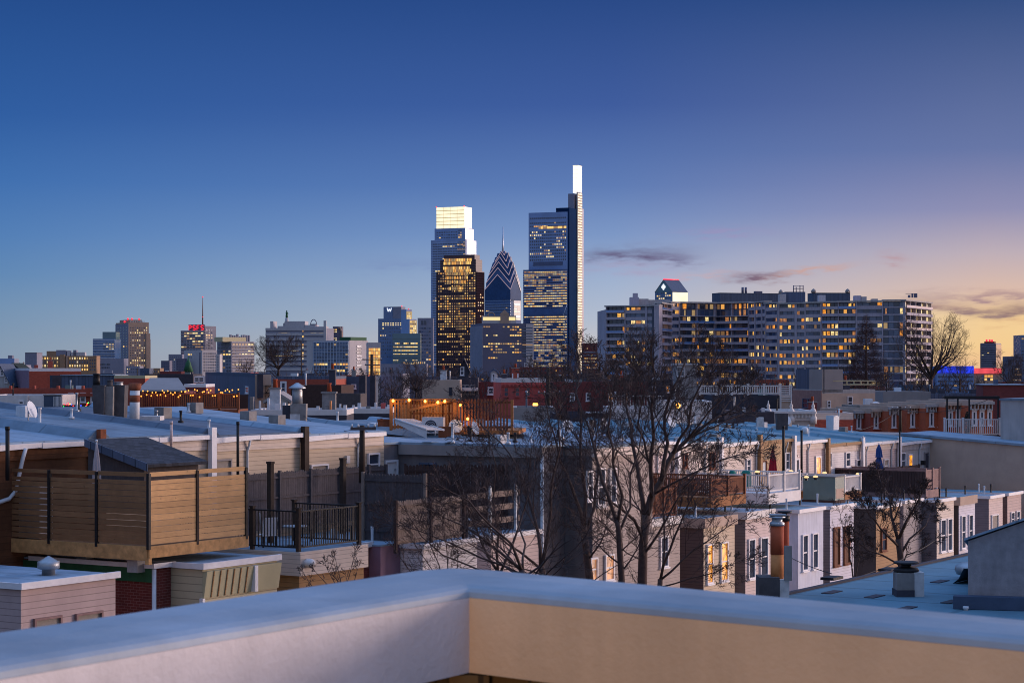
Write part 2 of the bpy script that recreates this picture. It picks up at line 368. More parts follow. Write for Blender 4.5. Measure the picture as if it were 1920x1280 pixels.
# ------------------------------------------------------------------ facade tools
def face_a(L): return (0, 0, 0.0, L)
def face_b(L): return (0, L, -math.pi/2, L)
def cbox(x0, xm, x1, Y, al, La=None, Lb=None):
    X = Xp(xm, Y); c, s = math.cos(al), math.sin(al)
    if La is None: k = (x1-CX)/F; La = (k*Y-X)/(c-k*s)
    if Lb is None: k = (x0-CX)/F; Lb = (k*Y-X)/(-s-k*c)
    return X, Y, La, Lb
_wm = {}
def add_win(T, fc, u0, u1, z0, z1, m, d=.05): T.q.append((fc, u0, u1, z0, z1, m, d))
def flush_win(T, name='window'):
    q = T.q; T.q = []
    if not q: return
    def one(w):
        fc, u0, u1, z0, z1, m, d = w; a = fc[2]
        key = (round(u1-u0, 2), round(z1-z0, 2), m.name)
        if key not in _wm:
            mb = MB(); W, H = (u1-u0)/2, (z1-z0)/2
            mb.poly([(-W,0,-H),(W,0,-H),(W,0,H),(-W,0,H)])
            _wm[key] = mb.mesh('window_pane', m)
        o = bpy.data.objects.new(name, _wm[key]); COL.objects.link(o); o.parent = T.root
        uc = (u0+u1)/2; o.location = (fc[0]+uc*math.cos(a)+d*math.sin(a), fc[1]+uc*math.sin(a)-d*math.cos(a), (z0+z1)/2); o.rotation_euler = (0, 0, a)
    if len(q) <= 100:
        for w in q: one(w)
        return
    islit = lambda w: w[5] in LITF or w[5] in LIT
    q.sort(key=lambda w: (-(w[2]-w[1])*(w[4]-w[3])*(1.0 if islit(w) else .8), -w[3]))
    for w in q[:100]: one(w)
    ms = []; mb = MB()
    for fc, u0, u1, z0, z1, m, d in q[100:]:
        if m not in ms: ms.append(m)
        mb.fquad(fc, u0, u1, d, z0, z1, ms.index(m))
    mb.build('windows', ms, T, kind='stuff')
def grid(T, fc, u0, u1, nu, z0, z1, nz, wf=.75, hf=.55, lit=.3, lits=None, dark=None, d=.15, rowvar=.6, prob=None, skip=None, rr=rnd):
    lits = lits or LITF; dark = DARKW if dark is None else dark
    du, dz = (u1-u0)/nu, (z1-z0)/nz
    for j in range(nz):
        rp = lit*(1+rowvar*rr.uniform(-1, 1)); run = 0
        for i in range(nu):
            if skip and skip(i, j): continue
            p = prob(i/nu, j/nz) if prob else rp
            on = rr.random() < (p*.45 if not run else min(.93, p*.4+.55)) if p < .9 else True
            run = on
            a = u0+(i+.5)*du; b = z0+(j+.5)*dz
            if on: m = rr.choice(lits)
            elif dark: m = rr.choice(dark)
            else: continue
            add_win(T, fc, a-du*wf/2, a+du*wf/2, b-dz*hf/2, b+dz*hf/2, m, d)
def win(T, fc, u0, u1, z0, z1, frame=None, pane=None, sash=True, name='window', fw=.07, d=0.0, sill=True):
    """a near window: frame > pane, sill"""
    frame = frame or M['trim']; pane = pane or M['pane']
    mb = MB()
    for a in ((u0-fw, u0, z0-fw, z1+fw), (u1, u1+fw, z0-fw, z1+fw), (u0, u1, z1, z1+fw), (u0, u1, z0-fw, z0)):
        mb.fbox(fc, a[0], a[1], d-.01, d+.09, a[2], a[3])
    if sash: mb.fbox(fc, u0, u1, d-.01, d+.05, (z0+z1)/2-.03, (z0+z1)/2+.03)
    o = mb.build(name, frame, T)
    MB().fquad(fc, u0, u1, d+.02, z0, z1).build('pane', pane, T, parent=o)
    if sill: MB().fbox(fc, u0-fw*1.5, u1+fw*1.5, d-.01, d+.14, z0-fw-.07, z0-fw-.004).build('sill', frame, T, parent=o)
    return o
def winpx(T, fc, px0, px1, py0, py1, **k):
    u0, u1 = T.u(fc, px0), T.u(fc, px1); um = (u0+u1)/2
    return win(T, fc, u0, u1, T.z(fc, um, py1), T.z(fc, um, py0), **k)
def door(T, fc, u0, u1, z0, z1, frame=None, leaf=None, d=0.0):
    mb = MB(); fw = .09
    for a in ((u0-fw, u0, z0, z1+fw), (u1, u1+fw, z0, z1+fw), (u0, u1, z1, z1+fw)): mb.fbox(fc, a[0], a[1], d-.01, d+.08, a[2], a[3])
    o = mb.build('door', frame or M['trim'], T)
    MB().fbox(fc, u0, u1, d-.01, d+.03, z0, z1).build('door_leaf', leaf or M['white'], T, parent=o)
    MB().fbox(fc, u1-.14, u1-.09, d+.03, d+.09, z0+.95, z0+1.05).build('handle', M['metal'], T, parent=o)
def doorpx(T, fc, px0, px1, py0, py1, **k):
    u0, u1 = T.u(fc, px0), T.u(fc, px1); um = (u0+u1)/2
    return door(T, fc, u0, u1, T.z(fc, um, py1), T.z(fc, um, py0), **k)
def building(name, label, cat, x0, xm, x1, Y, ytop, al=58, wall='brick', roof='roof_dark', La=None, Lb=None, zb=-6, par=.5, group=None, coping=None, ypx=None, wallb=None):
    al = R_(al); X, Y, La, Lb = cbox(x0, xm, x1, Y, al, La, Lb)
    T = Thing(name, label, cat, (X, Y, zb), al, group); H = Zp(ytop, Y)-zb
    T.La, T.Lb, T.H = La, Lb, H; T.a, T.b = face_a(La), face_b(Lb)
    mw = M[wall] if isinstance(wall, str) else wall
    MB().box(0, La, 0, Lb, 0, H-par).build('wall', mw, T)
    if par > 0:
        t = min(.3, La/6); mb = MB()
        for a in ((0, La, 0, t), (0, La, Lb-t, Lb), (0, t, t, Lb-t), (La-t, La, t, Lb-t)): mb.box(a[0], a[1], a[2], a[3], H-par+.004, H)
        mb.build('parapet', M[coping] if coping else mw, T)
        MB().box(t, La-t, t, Lb-t, H-par+.004, H-par+.06).build('roof', M[roof], T)
    else:
        MB().box(-.15, La+.15, -.15, Lb+.15, H-par+.004, H+.12).build('roof', M[roof], T)
    if name in ('house', 'brick_row_house', 'terrace_house', 'distant_house_row') and La > 3 and par > 0:
        q = random.Random(int(x0*13+Y))
        for i in range(min(9, 1+int(La/4))):
            u, v_, k = q.uniform(.4, La-1.2), q.uniform(Lb*.25, Lb*.9), q.random(); z0 = H-par+.02
            if k < .35:
                w = q.uniform(.5, .9); mb = MB().box(u, u+w, v_, v_+w*.8, z0, z0+q.uniform(.9, 1.7)); o = mb.build('chimney', M[q.choice(['brick', 'concrete', 'maroon', 'parge', 'dark'])], T)
                zt = max(p[2] for p in mb.v); MB().box(u-.06, u+w+.06, v_-.06, v_+w*.8+.06, zt+.002, zt+.1).build('chimney_cap', M['concrete'], T, parent=o)
                MB().lathe((u+w/2, v_+w*.4, zt+.1), [(.14, 0), (.11, .4), (.13, .42), (.13, .48)], 8).build('chimney_pot', M['terracotta'], T, parent=o)
            elif k < .65: MB().lathe((u, v_, z0), [(.07, 0), (.07, q.uniform(.6, 1.3)), (.1, 1.3), (.1, 1.42)], 8).build('vent_pipe', M[q.choice(['metal_white', 'metal', 'iron'])], T)
            elif k < .85: MB().box(u, u+.9, v_, v_+.8, z0, z0+.75).build('cooling_unit', M[q.choice(['metal_white', 'concrete', 'ac_green'])], T)
            else: MB().box(u, u+1.1, v_, v_+1.4, z0, z0+.3).build('skylight', M['metal_white'], T)
    return T
def bpx(T, name, m, x0, x1, ytop, dy=(0, 3), fc=None, zb=None, label=None):
    """box part standing on a building's roof between two picture columns"""
    fc = fc or T.a; u0, u1 = T.u(fc, x0), T.u(fc, x1)
    z1 = T.z(fc, (u0+u1)/2, ytop)
    return MB().fbox(fc, u0, u1, -dy[1], -dy[0], (T.H-.4 if zb is None else zb), z1).build(name, M[m] if isinstance(m, str) else m, T, label=label)
def railing(mb, p0, p1, h, sp=.12, r=.018, rail=.04, low=.1, top_w=.05):
    p0, p1 = Vector(p0), Vector(p1); d = p1-p0; L = d.length; n = max(2, int(L/sp)); t = d.normalized(); a = math.atan2(t.y, t.x)
    fc = (p0.x, p0.y, a); z = p0.z; dz = (p1.z-p0.z)
    up = Vector((0,0,1))
    def bar(zo, hh, w):
        c, s = math.cos(a), math.sin(a); nx, ny = s*w/2, -c*w/2
        P = [(p0.x+nx,p0.y+ny,z+zo),(p1.x+nx,p1.y+ny,z+dz+zo),(p1.x-nx,p1.y-ny,z+dz+zo),(p0.x-nx,p0.y-ny,z+zo)]
        mb.hexa(P+[(q[0],q[1],q[2]+hh) for q in P])
    bar(h-rail, rail, top_w); bar(low, rail, top_w*.8)
    for i in range(1, n):
        u = L*i/n; zz = z+dz*i/n
        mb.fbox(fc, u-r, u+r, -r, r, zz+low+rail+.002, zz+h-rail-.002)
# ------------------------------------------------------------------ the row across the alley
TH = R_(58); AX = Vector((math.cos(TH), math.sin(TH), 0)); BX = Vector((-math.sin(TH), math.cos(TH), 0)); OO = Vector((-7.23, 69.6, 0))
ZB = -4.5
def RP(s, v, z=0): p = OO+AX*s+BX*v; return Vector((p.x, p.y, z))
def S(px, v):
    k = (px-CX)/F; o = OO+BX*v
    return (k*o.y-o.x)/(AX.x-k*AX.y)
def SZ(px, py, v): s = S(px, v); return s, Zp(py, RP(s, v).y)
def ground_z(x, y):
    d = (Vector((x, y, 0))-OO); s = d.dot(AX)
    return -max(0, min(95, s))*.027
HOUSE = {}
def row_house(key, label, s0, s1, wall, md, ells=(), roof='roof', gut='trim', v0=7, dep=11, rise=.9, spout=None, ridge=True, side=None):
    T = Thing('row_house', label, 'house', RP(s0, 0, ZB), TH, 'terraced houses seen from the rear across the alley')
    HOUSE[key] = T; w = s1-s0; zr = HC-md-ZB; T.w = w; T.zr = zr; T.v0 = v0
    T.fm = (0, v0, 0.0, w); T.fs = (0, v0+dep, -math.pi/2, dep)
    y0, y1 = v0, v0+dep
    MB().hexa([(0,y0,0),(w,y0,0),(w,y1,0),(0,y1,0),(0,y0,zr),(w,y0,zr),(w,y1,zr+rise),(0,y1,zr+rise)]).build('wall', M[wall], T)
    a = .0
    MB().hexa([(a,y0-.12,zr+.004),(w-a,y0-.12,zr+.004),(w-a,y1+.1,zr+rise+.004),(a,y1+.1,zr+rise+.004),(a,y0-.12,zr+.11),(w-a,y0-.12,zr+.11),(w-a,y1+.1,zr+rise+.11),(a,y1+.1,zr+rise+.11)]).build('roof', M[roof], T)
    w2 = w/2; mb = MB()
    for a_, b_, dz in ((.16, w2-.06, .05), (w2+.0, w-.16, .0)): mb.hexa([(a_,y0-.25,zr-.13-dz),(b_,y0-.25,zr-.1),(b_,y0-.122,zr-.1),(a_,y0-.122,zr-.13-dz),(a_,y0-.25,zr+.05-dz*.5),(b_,y0-.25,zr+.06),(b_,y0-.122,zr+.06),(a_,y0-.122,zr+.05-dz*.5)])
    mb.build('gutter', M[gut], T); MB().box(.14, w-.14, y0-.06, y0-.004, zr-.5, zr-.135).build('fascia', M['cream_siding' if wall in ('beige_siding', 'white_siding', 'rose_siding', 'cream_siding') else wall], T)
    if ridge:
        mb = MB(); h = .38; n = 10; prof = [(-.55, .1), (-.36, .24), (-.16, h), (.16, h), (.36, .24), (.55, .1)]
        for i in range(n):
            ya, yb = y0-.1+(y1-y0+.1)*i/n, y0-.1+(y1-y0+.1)*(i+1)/n
            za, zb = zr+rise*(ya-y0)/dep, zr+rise*(yb-y0)/dep
            for (p, q), (r, t) in zip(prof[:-1], prof[1:]): mb.poly([(p,ya,za+q),(r,ya,za+t),(r,yb,zb+t),(p,yb,zb+q)], 0, True)
        mb.poly([(p, y0-.1, zr+q) for p, q in prof])
        mb.build('party_wall', M[roof], T)
        MB().box(-.14, .14, y0-.3, y0-.1, zr-3.2, zr+.42).build('pilaster', M[side or gut], T)
    if spout is not None:
        for u in spout:
            MB().tube([(u, y0-.2, zr-.1), (u, y0-.16, zr-.3), (u, y0-.06, zr-.55), (u, y0-.06, zr-3.3)], .05, 6).build('downspout', M['metal_white'], T)
    T.fe = []; T.fes = []
    for e in ells: ell(T, s0, *e)
    return T
def ell(T, s0, e0, e1, mat_, drop, v=0, roof='roof', cap='trim', caph=.13, sidemat=None, back=7.0):
    x0, x1 = e0-s0, e1-s0; z = HC-drop-ZB
    MB().box(x0, x1, v, back-.003, 0, z-.06).build('ell_wall', M[mat_], T)
    T.fe.append((x0, v, 0.0, x1-x0)); T.fes.append((x0, back, -math.pi/2, back-v))
    MB().box(x0-.02, x1+.02, v-.02, back-.006, z-.056, z).build('ell_roof', M[roof], T)
    if sidemat: MB().box(x0-.024, x0-.003, v+.02, back-.01, 0, z-.16).build('side_wall', M[sidemat], T)  # thin darker sheet over the wing's side, shade put into its colour
    if cap:
        mb = MB(); mb.box(x0-.1, x1+.1, v-.13, v-.022, z-caph, z+.06); mb.box(x0-.1, x0-.022, v-.022, back-.3, z-caph, z+.05)
        mb.build('roof_edge', M[cap], T)

# ---- left stretch
h = row_house('h1', 'end house at the left edge with pink siding on its low rear wing', -13.7, -8.1, 'old_boards', 2.55, [(-12.9, -9.0, 'pink_siding', 6.2)], roof='roof')
for a, b in ((65, 110), (143, 187)): winpx(h, h.fe[0], a, b, 1160 if a < 100 else 1151, 1225, frame=M['mauve_wood'], pane=M['shade'])
mb = MB(); c = h.local(Pt(91, 1078, 61.5)); mb.lathe(c, [(.2, -.3), (.2, .18), (.3, .2), (.33, .22), (.33, .42), (.28, .43), (.03, .58)], 16); mb.build('roof_vent', M['metal'], h)
h = row_house('h2', 'house with weathered brown board rear wall above the wooden privacy deck', -8.1, -2.4, 'old_boards', 2.56,
    [(S(287, 1.3), -5.03, 'brick_dark', 6.28, 1.3, 'roof', 'trim', .1), (-5.0, -1.2, 'olive_siding', 6.28)], spout=None)
u = h.u(h.fm, 38); z = h.zr
MB().tube([(u, 6.75, z-.1), (u-.1, 6.8, z-.5), (u-.3, 6.9, z-1.5), (u-.6, 6.9, z-1.75), (u-1.6, 6.9, z-1.95)], .07, 8).build('downspout', M['metal_white'], h)
fb = h.fes[0]
MB().fbox(fb, 0, fb[3]+.02, 0.002, .05, HC-6.28-ZB-.55, HC-6.28-ZB-.1).build('fascia', M['green'], h, label='green painted fascia board')
MB().tube([(h.fe[0][0]-.03, 1.23, HC-6.4-ZB), (h.fe[0][0]-.03, 1.23, 3)], .07, 8).build('downspout', M['metal_white'], h)
fo = h.fe[1]; zt = HC-6.28-ZB                       # olive wing: tilted batten panel over lap siding
L = fo[3]; mb = MB()
def slab(x0, x1, m):
    mb.hexa([(fo[0]+x0,-.06,zt-1.05),(fo[0]+x1,-.06,zt-1.05),(fo[0]+x1,-.005,zt-1.05),(fo[0]+x0,-.005,zt-1.05),(fo[0]+x0,-.2,zt-.2),(fo[0]+x1,-.2,zt-.2),(fo[0]+x1,-.005,zt-.2),(fo[0]+x0,-.005,zt-.2)], m)
slab(0, L*.62, 0); slab(L*.66, L, 0)
for i in range(1, 7): 
    x = L*.62*i/7; mb.hexa([(fo[0]+x-.02,-.09,zt-1.05),(fo[0]+x+.02,-.09,zt-1.05),(fo[0]+x+.02,-.062,zt-1.05),(fo[0]+x-.02,-.062,zt-1.05),(fo[0]+x-.02,-.23,zt-.2),(fo[0]+x+.02,-.23,zt-.2),(fo[0]+x+.02,-.202,zt-.2),(fo[0]+x-.02,-.202,zt-.2)], 1)
mb.build('batten_panel', [M['olive_panel'], M['tan_siding']], h)
mb = MB(); mb.box(fo[0]+L*.62, fo[0]+L*.66, -.24, -.02, zt-1.05, zt-.2); mb.box(fo[0]-.08, fo[0]+.04, -.08, .06, 2, zt-1.06); mb.build('corner_trim', M['trim'], h)
h = row_house('h3', 'house with tan rear wing carrying the black railed deck, beige siding above', -2.4, 3.5, 'beige_siding', 2.54, [(0, 3.7, 'tan_siding', 6.3, 0, 'roof2', 'cream_siding', .75)], roof='roof2', side='rust')
mb = MB(); mb.ball(h.local(Pt(580, 1055, 69.7)), .22, 12, 8, .7); mb.build('wall_lamp', M['white'], h)
h = row_house('h4', 'house with beige siding and recessed maroon brick wing behind the plank fence', 3.5, 9.1, 'beige_siding', 2.62, [(3.72, 6.1, 'maroon', 6.45, 1.5), (6.12, 7.38, 'mauve', 6.5, 1.0, 'roof', None)], roof='roof_dark', spout=[2.2])
winpx(h, h.fm, 395, 430, 864, 900, pane=M['shade'], frame=M['stucco_grey'])
h = row_house('h5', 'house with beige siding between two tall posts and two pale rear wings', 9.1, 14.72, 'beige_siding', 2.72, [(7.4, 11.1, 'white_siding', 6.56), (12.1, 15.7, 'rose_siding', 6.55)], spout=[3.7], side='post_dark')
winpx(h, h.fm, 583, 612, 873, 920, pane=M['shade']); winpx(h, h.fm, 690, 708, 852, 888); 
MB().fbox(h.fm, h.u(h.fm, 647), h.u(h.fm, 653), 0, .1, h.zr-1.15, h.zr-.85).build('meter_box', M['white'], h)
# ---- tall dark block
T = Thing('row_house', 'tall dark stucco house side with bluish roof behind the bare trees', 'house', RP(14.75, 0, ZB), TH, 'terraced houses seen from the rear across the alley'); HOUSE['t1'] = T
zt = HC-3.22-ZB; T.zr = zt; T.v0 = 0
mb = MB(); mb.box(1.15, 3.0, 0, 7.05, 0, zt); mb.box(0, 3.0, 7.05, 18, 0, zt); mb.build('wall', M['stucco_dark'], T)
mb = MB(); mb.box(1.1, 3.1, -.1, 7.0, zt+.004, zt+.1); mb.hexa([(-.05,7.0,zt+.004),(3.1,7.0,zt+.004),(3.1,18,zt+.7),(-.05,18,zt+.7),(-.05,7.0,zt+.1),(3.1,7.0,zt+.1),(3.1,18,zt+.8),(-.05,18,zt+.8)]); mb.build('roof', M['roof'], T)
MB().box(1.02, 1.147, -.1, 7.0, zt-.42, zt+.0).build('fascia', M['stucco_grey'], T)
T.fs = (1.15, 7.05, -math.pi/2, 7.05); T.fm = (0, 7.05, 0, 1.15); T.fr = (1.15, 0, 0, 1.8)
winpx(T, T.fs, 790, 816, 870, 905, frame=M['slate_blue']); winpx(T, T.fs, 884, 922, 876, 902, frame=M['metal_white'])
doorpx(T, T.fm, 723, 742, 866, 925)
MB().tube([(1.1, -.06, zt-.3), (1.1, -.06, 2)], .07, 8).build('downspout', M['metal_white'], T)
T = Thing('row_house', 'tall house with cream upper rear wall and lit lower windows behind the trunks', 'house', RP(17.6, 0, ZB), TH, 'terraced houses seen from the rear across the alley'); HOUSE['t2'] = T
zt = HC-3.3-ZB; T.zr = zt; T.v0 = -1.3
MB().box(.2, 5.4, -1.3, 18, 0, zt).build('wall', M['tree_shade_siding'], T)
MB().box(.18, .197, -1.28, 17, 0, zt-.3).build('side_wall', M['stucco_dark'], T)
MB().box(.1, 5.5, -1.45, 18.1, zt+.004, zt+.12).build('roof', M['roof2'], T)
MB().box(.1, 5.5, -1.5, -1.31, zt-.35, zt-.002).build('fascia', M['cream_siding'], T)
T.fr = (.2, -1.3, 0, 5.2)
for a, b, c, d, p in ((1100, 1108, 885, 935, 'pane'), (1120, 1131, 880, 945, 'pane'), (1143, 1152, 880, 940, 'pane'), (1107, 1117, 1048, 1086, 'warm_room'), (1134, 1148, 1042, 1085, 'warm_room')): winpx(T, T.fr, a, b, c, d, pane=M[p])
# ---- right stretch
h = row_house('h7', 'house half hidden by the bare trees with red brown deck on its wing', 23.1, 29, 'rose_siding', 3.6, [(24, 28.1, 'tree_shade_siding', 6.75, 0, 'roof', 'white', .3, 'side_brown_shade')], roof='roof2', spout=[3])
winpx(h, h.fe[0], 1205, 1216, 1012, 1062); winpx(h, h.fe[0], 1238, 1250, 1008, 1060)
h = row_house('h8', 'house with golden lit curtains in the two windows of its cream wing', 29, 34.8, 'cream_siding', 3.72, [(30.5, 33.8, 'beige_siding', 7.06, 0, 'roof2', 'stucco_warm', .4, 'side_brown_shade')], spout=[3])
winpx(h, h.fe[0], 1325, 1334, 1022, 1091, pane=M['curtain'], sill=True); winpx(h, h.fe[0], 1351, 1362, 1018, 1086, pane=M['curtain'])
h = row_house('h9', 'house with pinkish white siding wing and two tall double hung windows', 34.8, 41, 'rose_siding', 3.9, [(35, 38.1, 'rose_siding', 7.03, 0, 'roof', 'white', .3, 'side_grey_shade')], spout=[4.2])
winpx(h, h.fe[0], 1403, 1413, 1012, 1082); winpx(h, h.fe[0], 1425, 1437, 1009, 1077)
winpx(h, h.fm, 1281, 1286, 852, 874, frame=M['rust']); winpx(h, h.fm, 1331, 1338, 850, 876, frame=M['rust'])
h = row_house('h10', 'house with white stucco wing beyond the round clay chimney', 41, 46.2, 'cream_siding', 4.05, [(41.2, 44.4, 'cool_white', 7.27, 0, 'roof_teal')], roof='roof_teal', spout=[3.5])
winpx(h, h.fe[0], 1504, 1512, 1004, 1067); winpx(h, h.fe[0], 1523, 1531, 1001, 1063)
h = row_house('h11', 'house with white siding wing and boarded brown windows', 46.2, 51.2, 'cream_siding', 4.2, [(45.3, 48.5, 'lilac_siding', 7.32, 0, 'roof2', 'trim', .13, 'side_grey_shade')], roof='roof_teal', spout=[4.8])
winpx(h, h.fe[0], 1563, 1572, 990, 1058, pane=M['board'], sash=False, frame=M['wood_red']); winpx(h, h.fe[0], 1582, 1591, 988, 1054, pane=M['board'], sash=False, frame=M['wood_red'])
winpx(h, h.fm, 1399, 1405, 862, 884); 
h = row_house('h12', 'house with tan scalloped shingle upper wall behind the closed red umbrella', 51.2, 55.9, 'tan_scale', 4.2, [(51.7, 55.2, 'tan_siding', 7.68, 0, 'roof_teal', 'trim', .13, 'side_dark_shade')], roof='roof_teal', gut='tan_siding', spout=[.1, 3.8])
doorpx(h, h.fm, 1425, 1435, 866, 892, frame=M['wood_red'], leaf=M['metal_white']); winpx(h, h.fm, 1471, 1478, 850, 878, frame=M['trim'])
winpx(h, h.fe[0], 1652, 1660, 992, 1030, frame=M['wood_red']); 
h = row_house('h13', 'house with pink beige siding and amber lit doorway behind the dark vent pipe', 55.9, 60.9, 'rose_siding', 4.38, [(57.9, 60.8, 'grey_siding', 7.75, .8)], roof='roof_teal', spout=[2.3])
doorpx(h, h.fm, 1488, 1496, 862, 886, leaf=M['dark']); doorpx(h, h.fm, 1529, 1537, 857, 888, leaf=M['curtain'])
h = row_house('h14', 'house with clean white siding upper wall and brown gutter', 60.9, 66.4, 'white_siding', 4.68, [(61.2, 64.1, 'cream_siding', 7.84, 0, 'roof', 'trim', .13, 'side_grey_shade')], roof='roof_teal', gut='tan_siding')
winpx(h, h.fm, 1550, 1557, 850, 874, frame=M['trim']); winpx(h, h.fm, 1585, 1592, 849, 873); winpx(h, h.fe[0], 1763, 1771, 975, 1032); winpx(h, h.fe[0], 1776, 1783, 973, 1030)
h = row_house('h15', 'house with rose white siding behind the closed blue umbrella', 66.4, 72.7, 'rose_siding', 4.78, [(65.0, 67.9, 'lilac_siding', 7.9, 0, 'roof_teal', 'stucco_warm', .45, 'side_dark_shade')], roof='roof_teal', spout=[.9, 5.2])
winpx(h, h.fm, 1605, 1612, 863, 885); winpx(h, h.fm, 1657, 1664, 862, 884, pane=M['shade']); winpx(h, h.fe[0], 1802, 1808, 968, 1026); winpx(h, h.fe[0], 1816, 1822, 966, 1023)
h = row_house('h16', 'last house before the big grey wall, with yellow door and small wall lamp', 72.7, 78.8, 'stucco_light', 4.95, [(70.5, 73.15, 'rose_siding', 8.12, 0, 'roof', 'trim', .13, 'side_grey_shade'), (74.1, 76.9, 'pink_siding', 8.12, 0, 'roof_teal', 'trim', .13, 'side_brown_shade')], roof='roof_teal', spout=[4.0])
winpx(h, h.fm, 1689, 1696, 850, 877); doorpx(h, h.fm, 1703, 1709, 853, 880, leaf=M['curtain']); doorpx(h, h.fm, 1733, 1740, 849, 880, frame=M['stucco_grey'], leaf=M['dark'])
winpx(h, h.fe[0], 1859, 1870, 966, 998, pane=M['shade'], sash=False); winpx(h, h.fe[1], 1895, 1900, 961, 985); winpx(h, h.fe[1], 1905, 1910, 959, 982)
MB().box(h.u(h.fm, 1727)-.1, h.u(h.fm, 1727)+.1, 6.7, 6.98, h.zr-1.6, h.zr-1.3).build('wall_lamp', M['iron'], h)
T = Thing('row_house', 'long plain grey stucco side wall of the house at the right edge', 'house', RP(78.8, 0, ZB), TH, 'terraced houses seen from the rear across the alley'); HOUSE['t3'] = T
za, zb_ = HC-5.3-ZB, HC-4.62-ZB
MB().hexa([(0,-1,0),(6,-1,0),(6,9,0),(0,9,0),(0,-1,za),(6,-1,za),(6,9,zb_),(0,9,zb_)]).build('wall', M['stucco_warm'], T)
MB().hexa([(-.12,-1.1,za+.004),(6.1,-1.1,za+.004),(6.1,9.1,zb_+.004),(-.12,9.1,zb_+.004),(-.12,-1.1,za+.16),(6.1,-1.1,za+.16),(6.1,9.1,zb_+.16),(-.12,9.1,zb_+.16)]).build('roof', M['roof'], T)
T.zr = zb_
MB().box(.1, 5.9, 9.1, 18, 0, zb_).build('front_wall', M['stucco_grey'], T)
fs4 = (3.2, 9, -math.pi/2, 9); u = T.u(fs4, 1876)
MB().box(3.2, 9.5, -2, 9-u, zb_-1.2, T.z(fs4, u, 750)).build('upper_storey', M['stucco_light'], T)
MB().box(3.1, 9.6, -2.1, 9-u+.08, T.z(fs4, u, 750)+.004, T.z(fs4, u, 750)+.12).build('upper_roof', M['roof2'], T)
"""white railed balcony and pergola stand on it: separate things, below"""

# ---- chimneys and pipes that belong to those houses
def world_box(T, name, m, px0, px1, pyt, pyb, Y, dep, ang=TH, flare=0, parent=None, label=None, notch=0):
    """upright block with one face seen between two columns, turned with the row"""
    xa, xb = Xp(px0, Y), Xp(px1, Y); z0, z1 = Zp(pyb, Y), Zp(pyt, Y); w = xb-xa
    c, s = math.cos(ang), math.sin(ang); L = w/max(.3, (c+s*.3)) if ang else w
    a = Vector((c, s, 0)); b = Vector((-s, c, 0)); o = Vector((xa, Y, 0))
    P = lambda u, v, z: o+a*u+b*v+Vector((0, 0, z))
    f = flare
    mb = MB().hexa([P(0,0,z0),P(L,0,z0),P(L,dep,z0),P(0,dep,z0),P(-f,-f,z1),P(L+f,-f,z1),P(L+f,dep+f,z1),P(-f,dep+f,z1)])
    return mb.build(name, M[m], T, label=label, world=True, parent=parent)
def pot(T, m, px, pyt, pyb, Y, r, parent=None, name='chimney_pot', taper=.8, cap=None):
    z0, z1 = Zp(pyb, Y), Zp(pyt, Y); h = z1-z0; x = Xp(px, Y)
    mb = MB().lathe((x, Y, z0), [(r, 0), (r*.95, h*.5), (r*taper, h*.86), (r*taper*1.25, h*.88), (r*taper*1.25, h)], 12)
    o = mb.build(name, M[m], T, world=True, parent=parent)
    return o
h = HOUSE['h4']
def block3(T, Y, parts):
    first = None
    for (m, a, b, t, bt, dy, fl) in parts:
        o = world_box(T, 'chimney' if first is None else 'stack', m, a, b, t, bt, Y+dy, .7, 0, fl, parent=None if first is None else first)
        if first is None: first = o
    return first
h2 = HOUSE['h2']; h3 = HOUSE['h3']
ch = block3(h3, 80.5, [('concrete_dark', 176, 194, 722, 792, 0, .06), ('concrete', 192.3, 211, 724, 790, .15, .03), ('concrete_dark', 210, 232, 722, 786, .5, .05)])
pot(h3, 'iron', 181, 700, 723, 80.9, .15, ch); pot(h3, 'concrete_dark', 206, 712, 726, 80.9, .12, ch); pot(h3, 'metal', 222, 716, 723, 81.2, .2, ch)
z0, z1 = Zp(790, 79), Zp(722, 79)
mb = MB().tube([(Xp(252, 79), 79, z0), (Xp(253, 79), 79, z1)], .19, 14, 0); mb.lathe((Xp(253, 79), 79, z1), [(.2, -.2), (.25, -.1), (.25, .06), (.2, .08)], 14, 1)
mb.lathe((Xp(252.6, 79), 79, z0), [(.196, .75), (.197, 1.02)], 14, 1)
mb.build('flue_pipe', [M['metal_white'], M['rust']], h3, world=True)
world_box(h3, 'skylight', 'parge', 262, 300, 780, 788, 80, 1.0, 0)
h5 = HOUSE['h5']; Y = 96.5
ch = world_box(HOUSE['h4'], 'chimney', 'concrete', 545, 573, 757, 797, Y-2, .7, 0, .02)
world_box(HOUSE['h4'], 'stack', 'dark', 529.5, 545.4, 760, 780, Y-1.7, .6, 0, 0, parent=ch)
world_box(HOUSE['h4'], 'parging', 'parge', 544, 562, 776, 797, Y-2.02, .8, 0, .01, parent=ch)
mb = MB(); x = Xp(557.5, Y-1.6); z = Zp(757, Y-1.6); mb.lathe((x, Y-1.6, z), [(.24, 0), (.24, .62), (.22, .64), (.22, .7), (.4, .71), (.4, .76), (.06, .98)], 14); mb.build('flue_pipe', M['metal'], HOUSE['h4'], world=True, parent=ch)
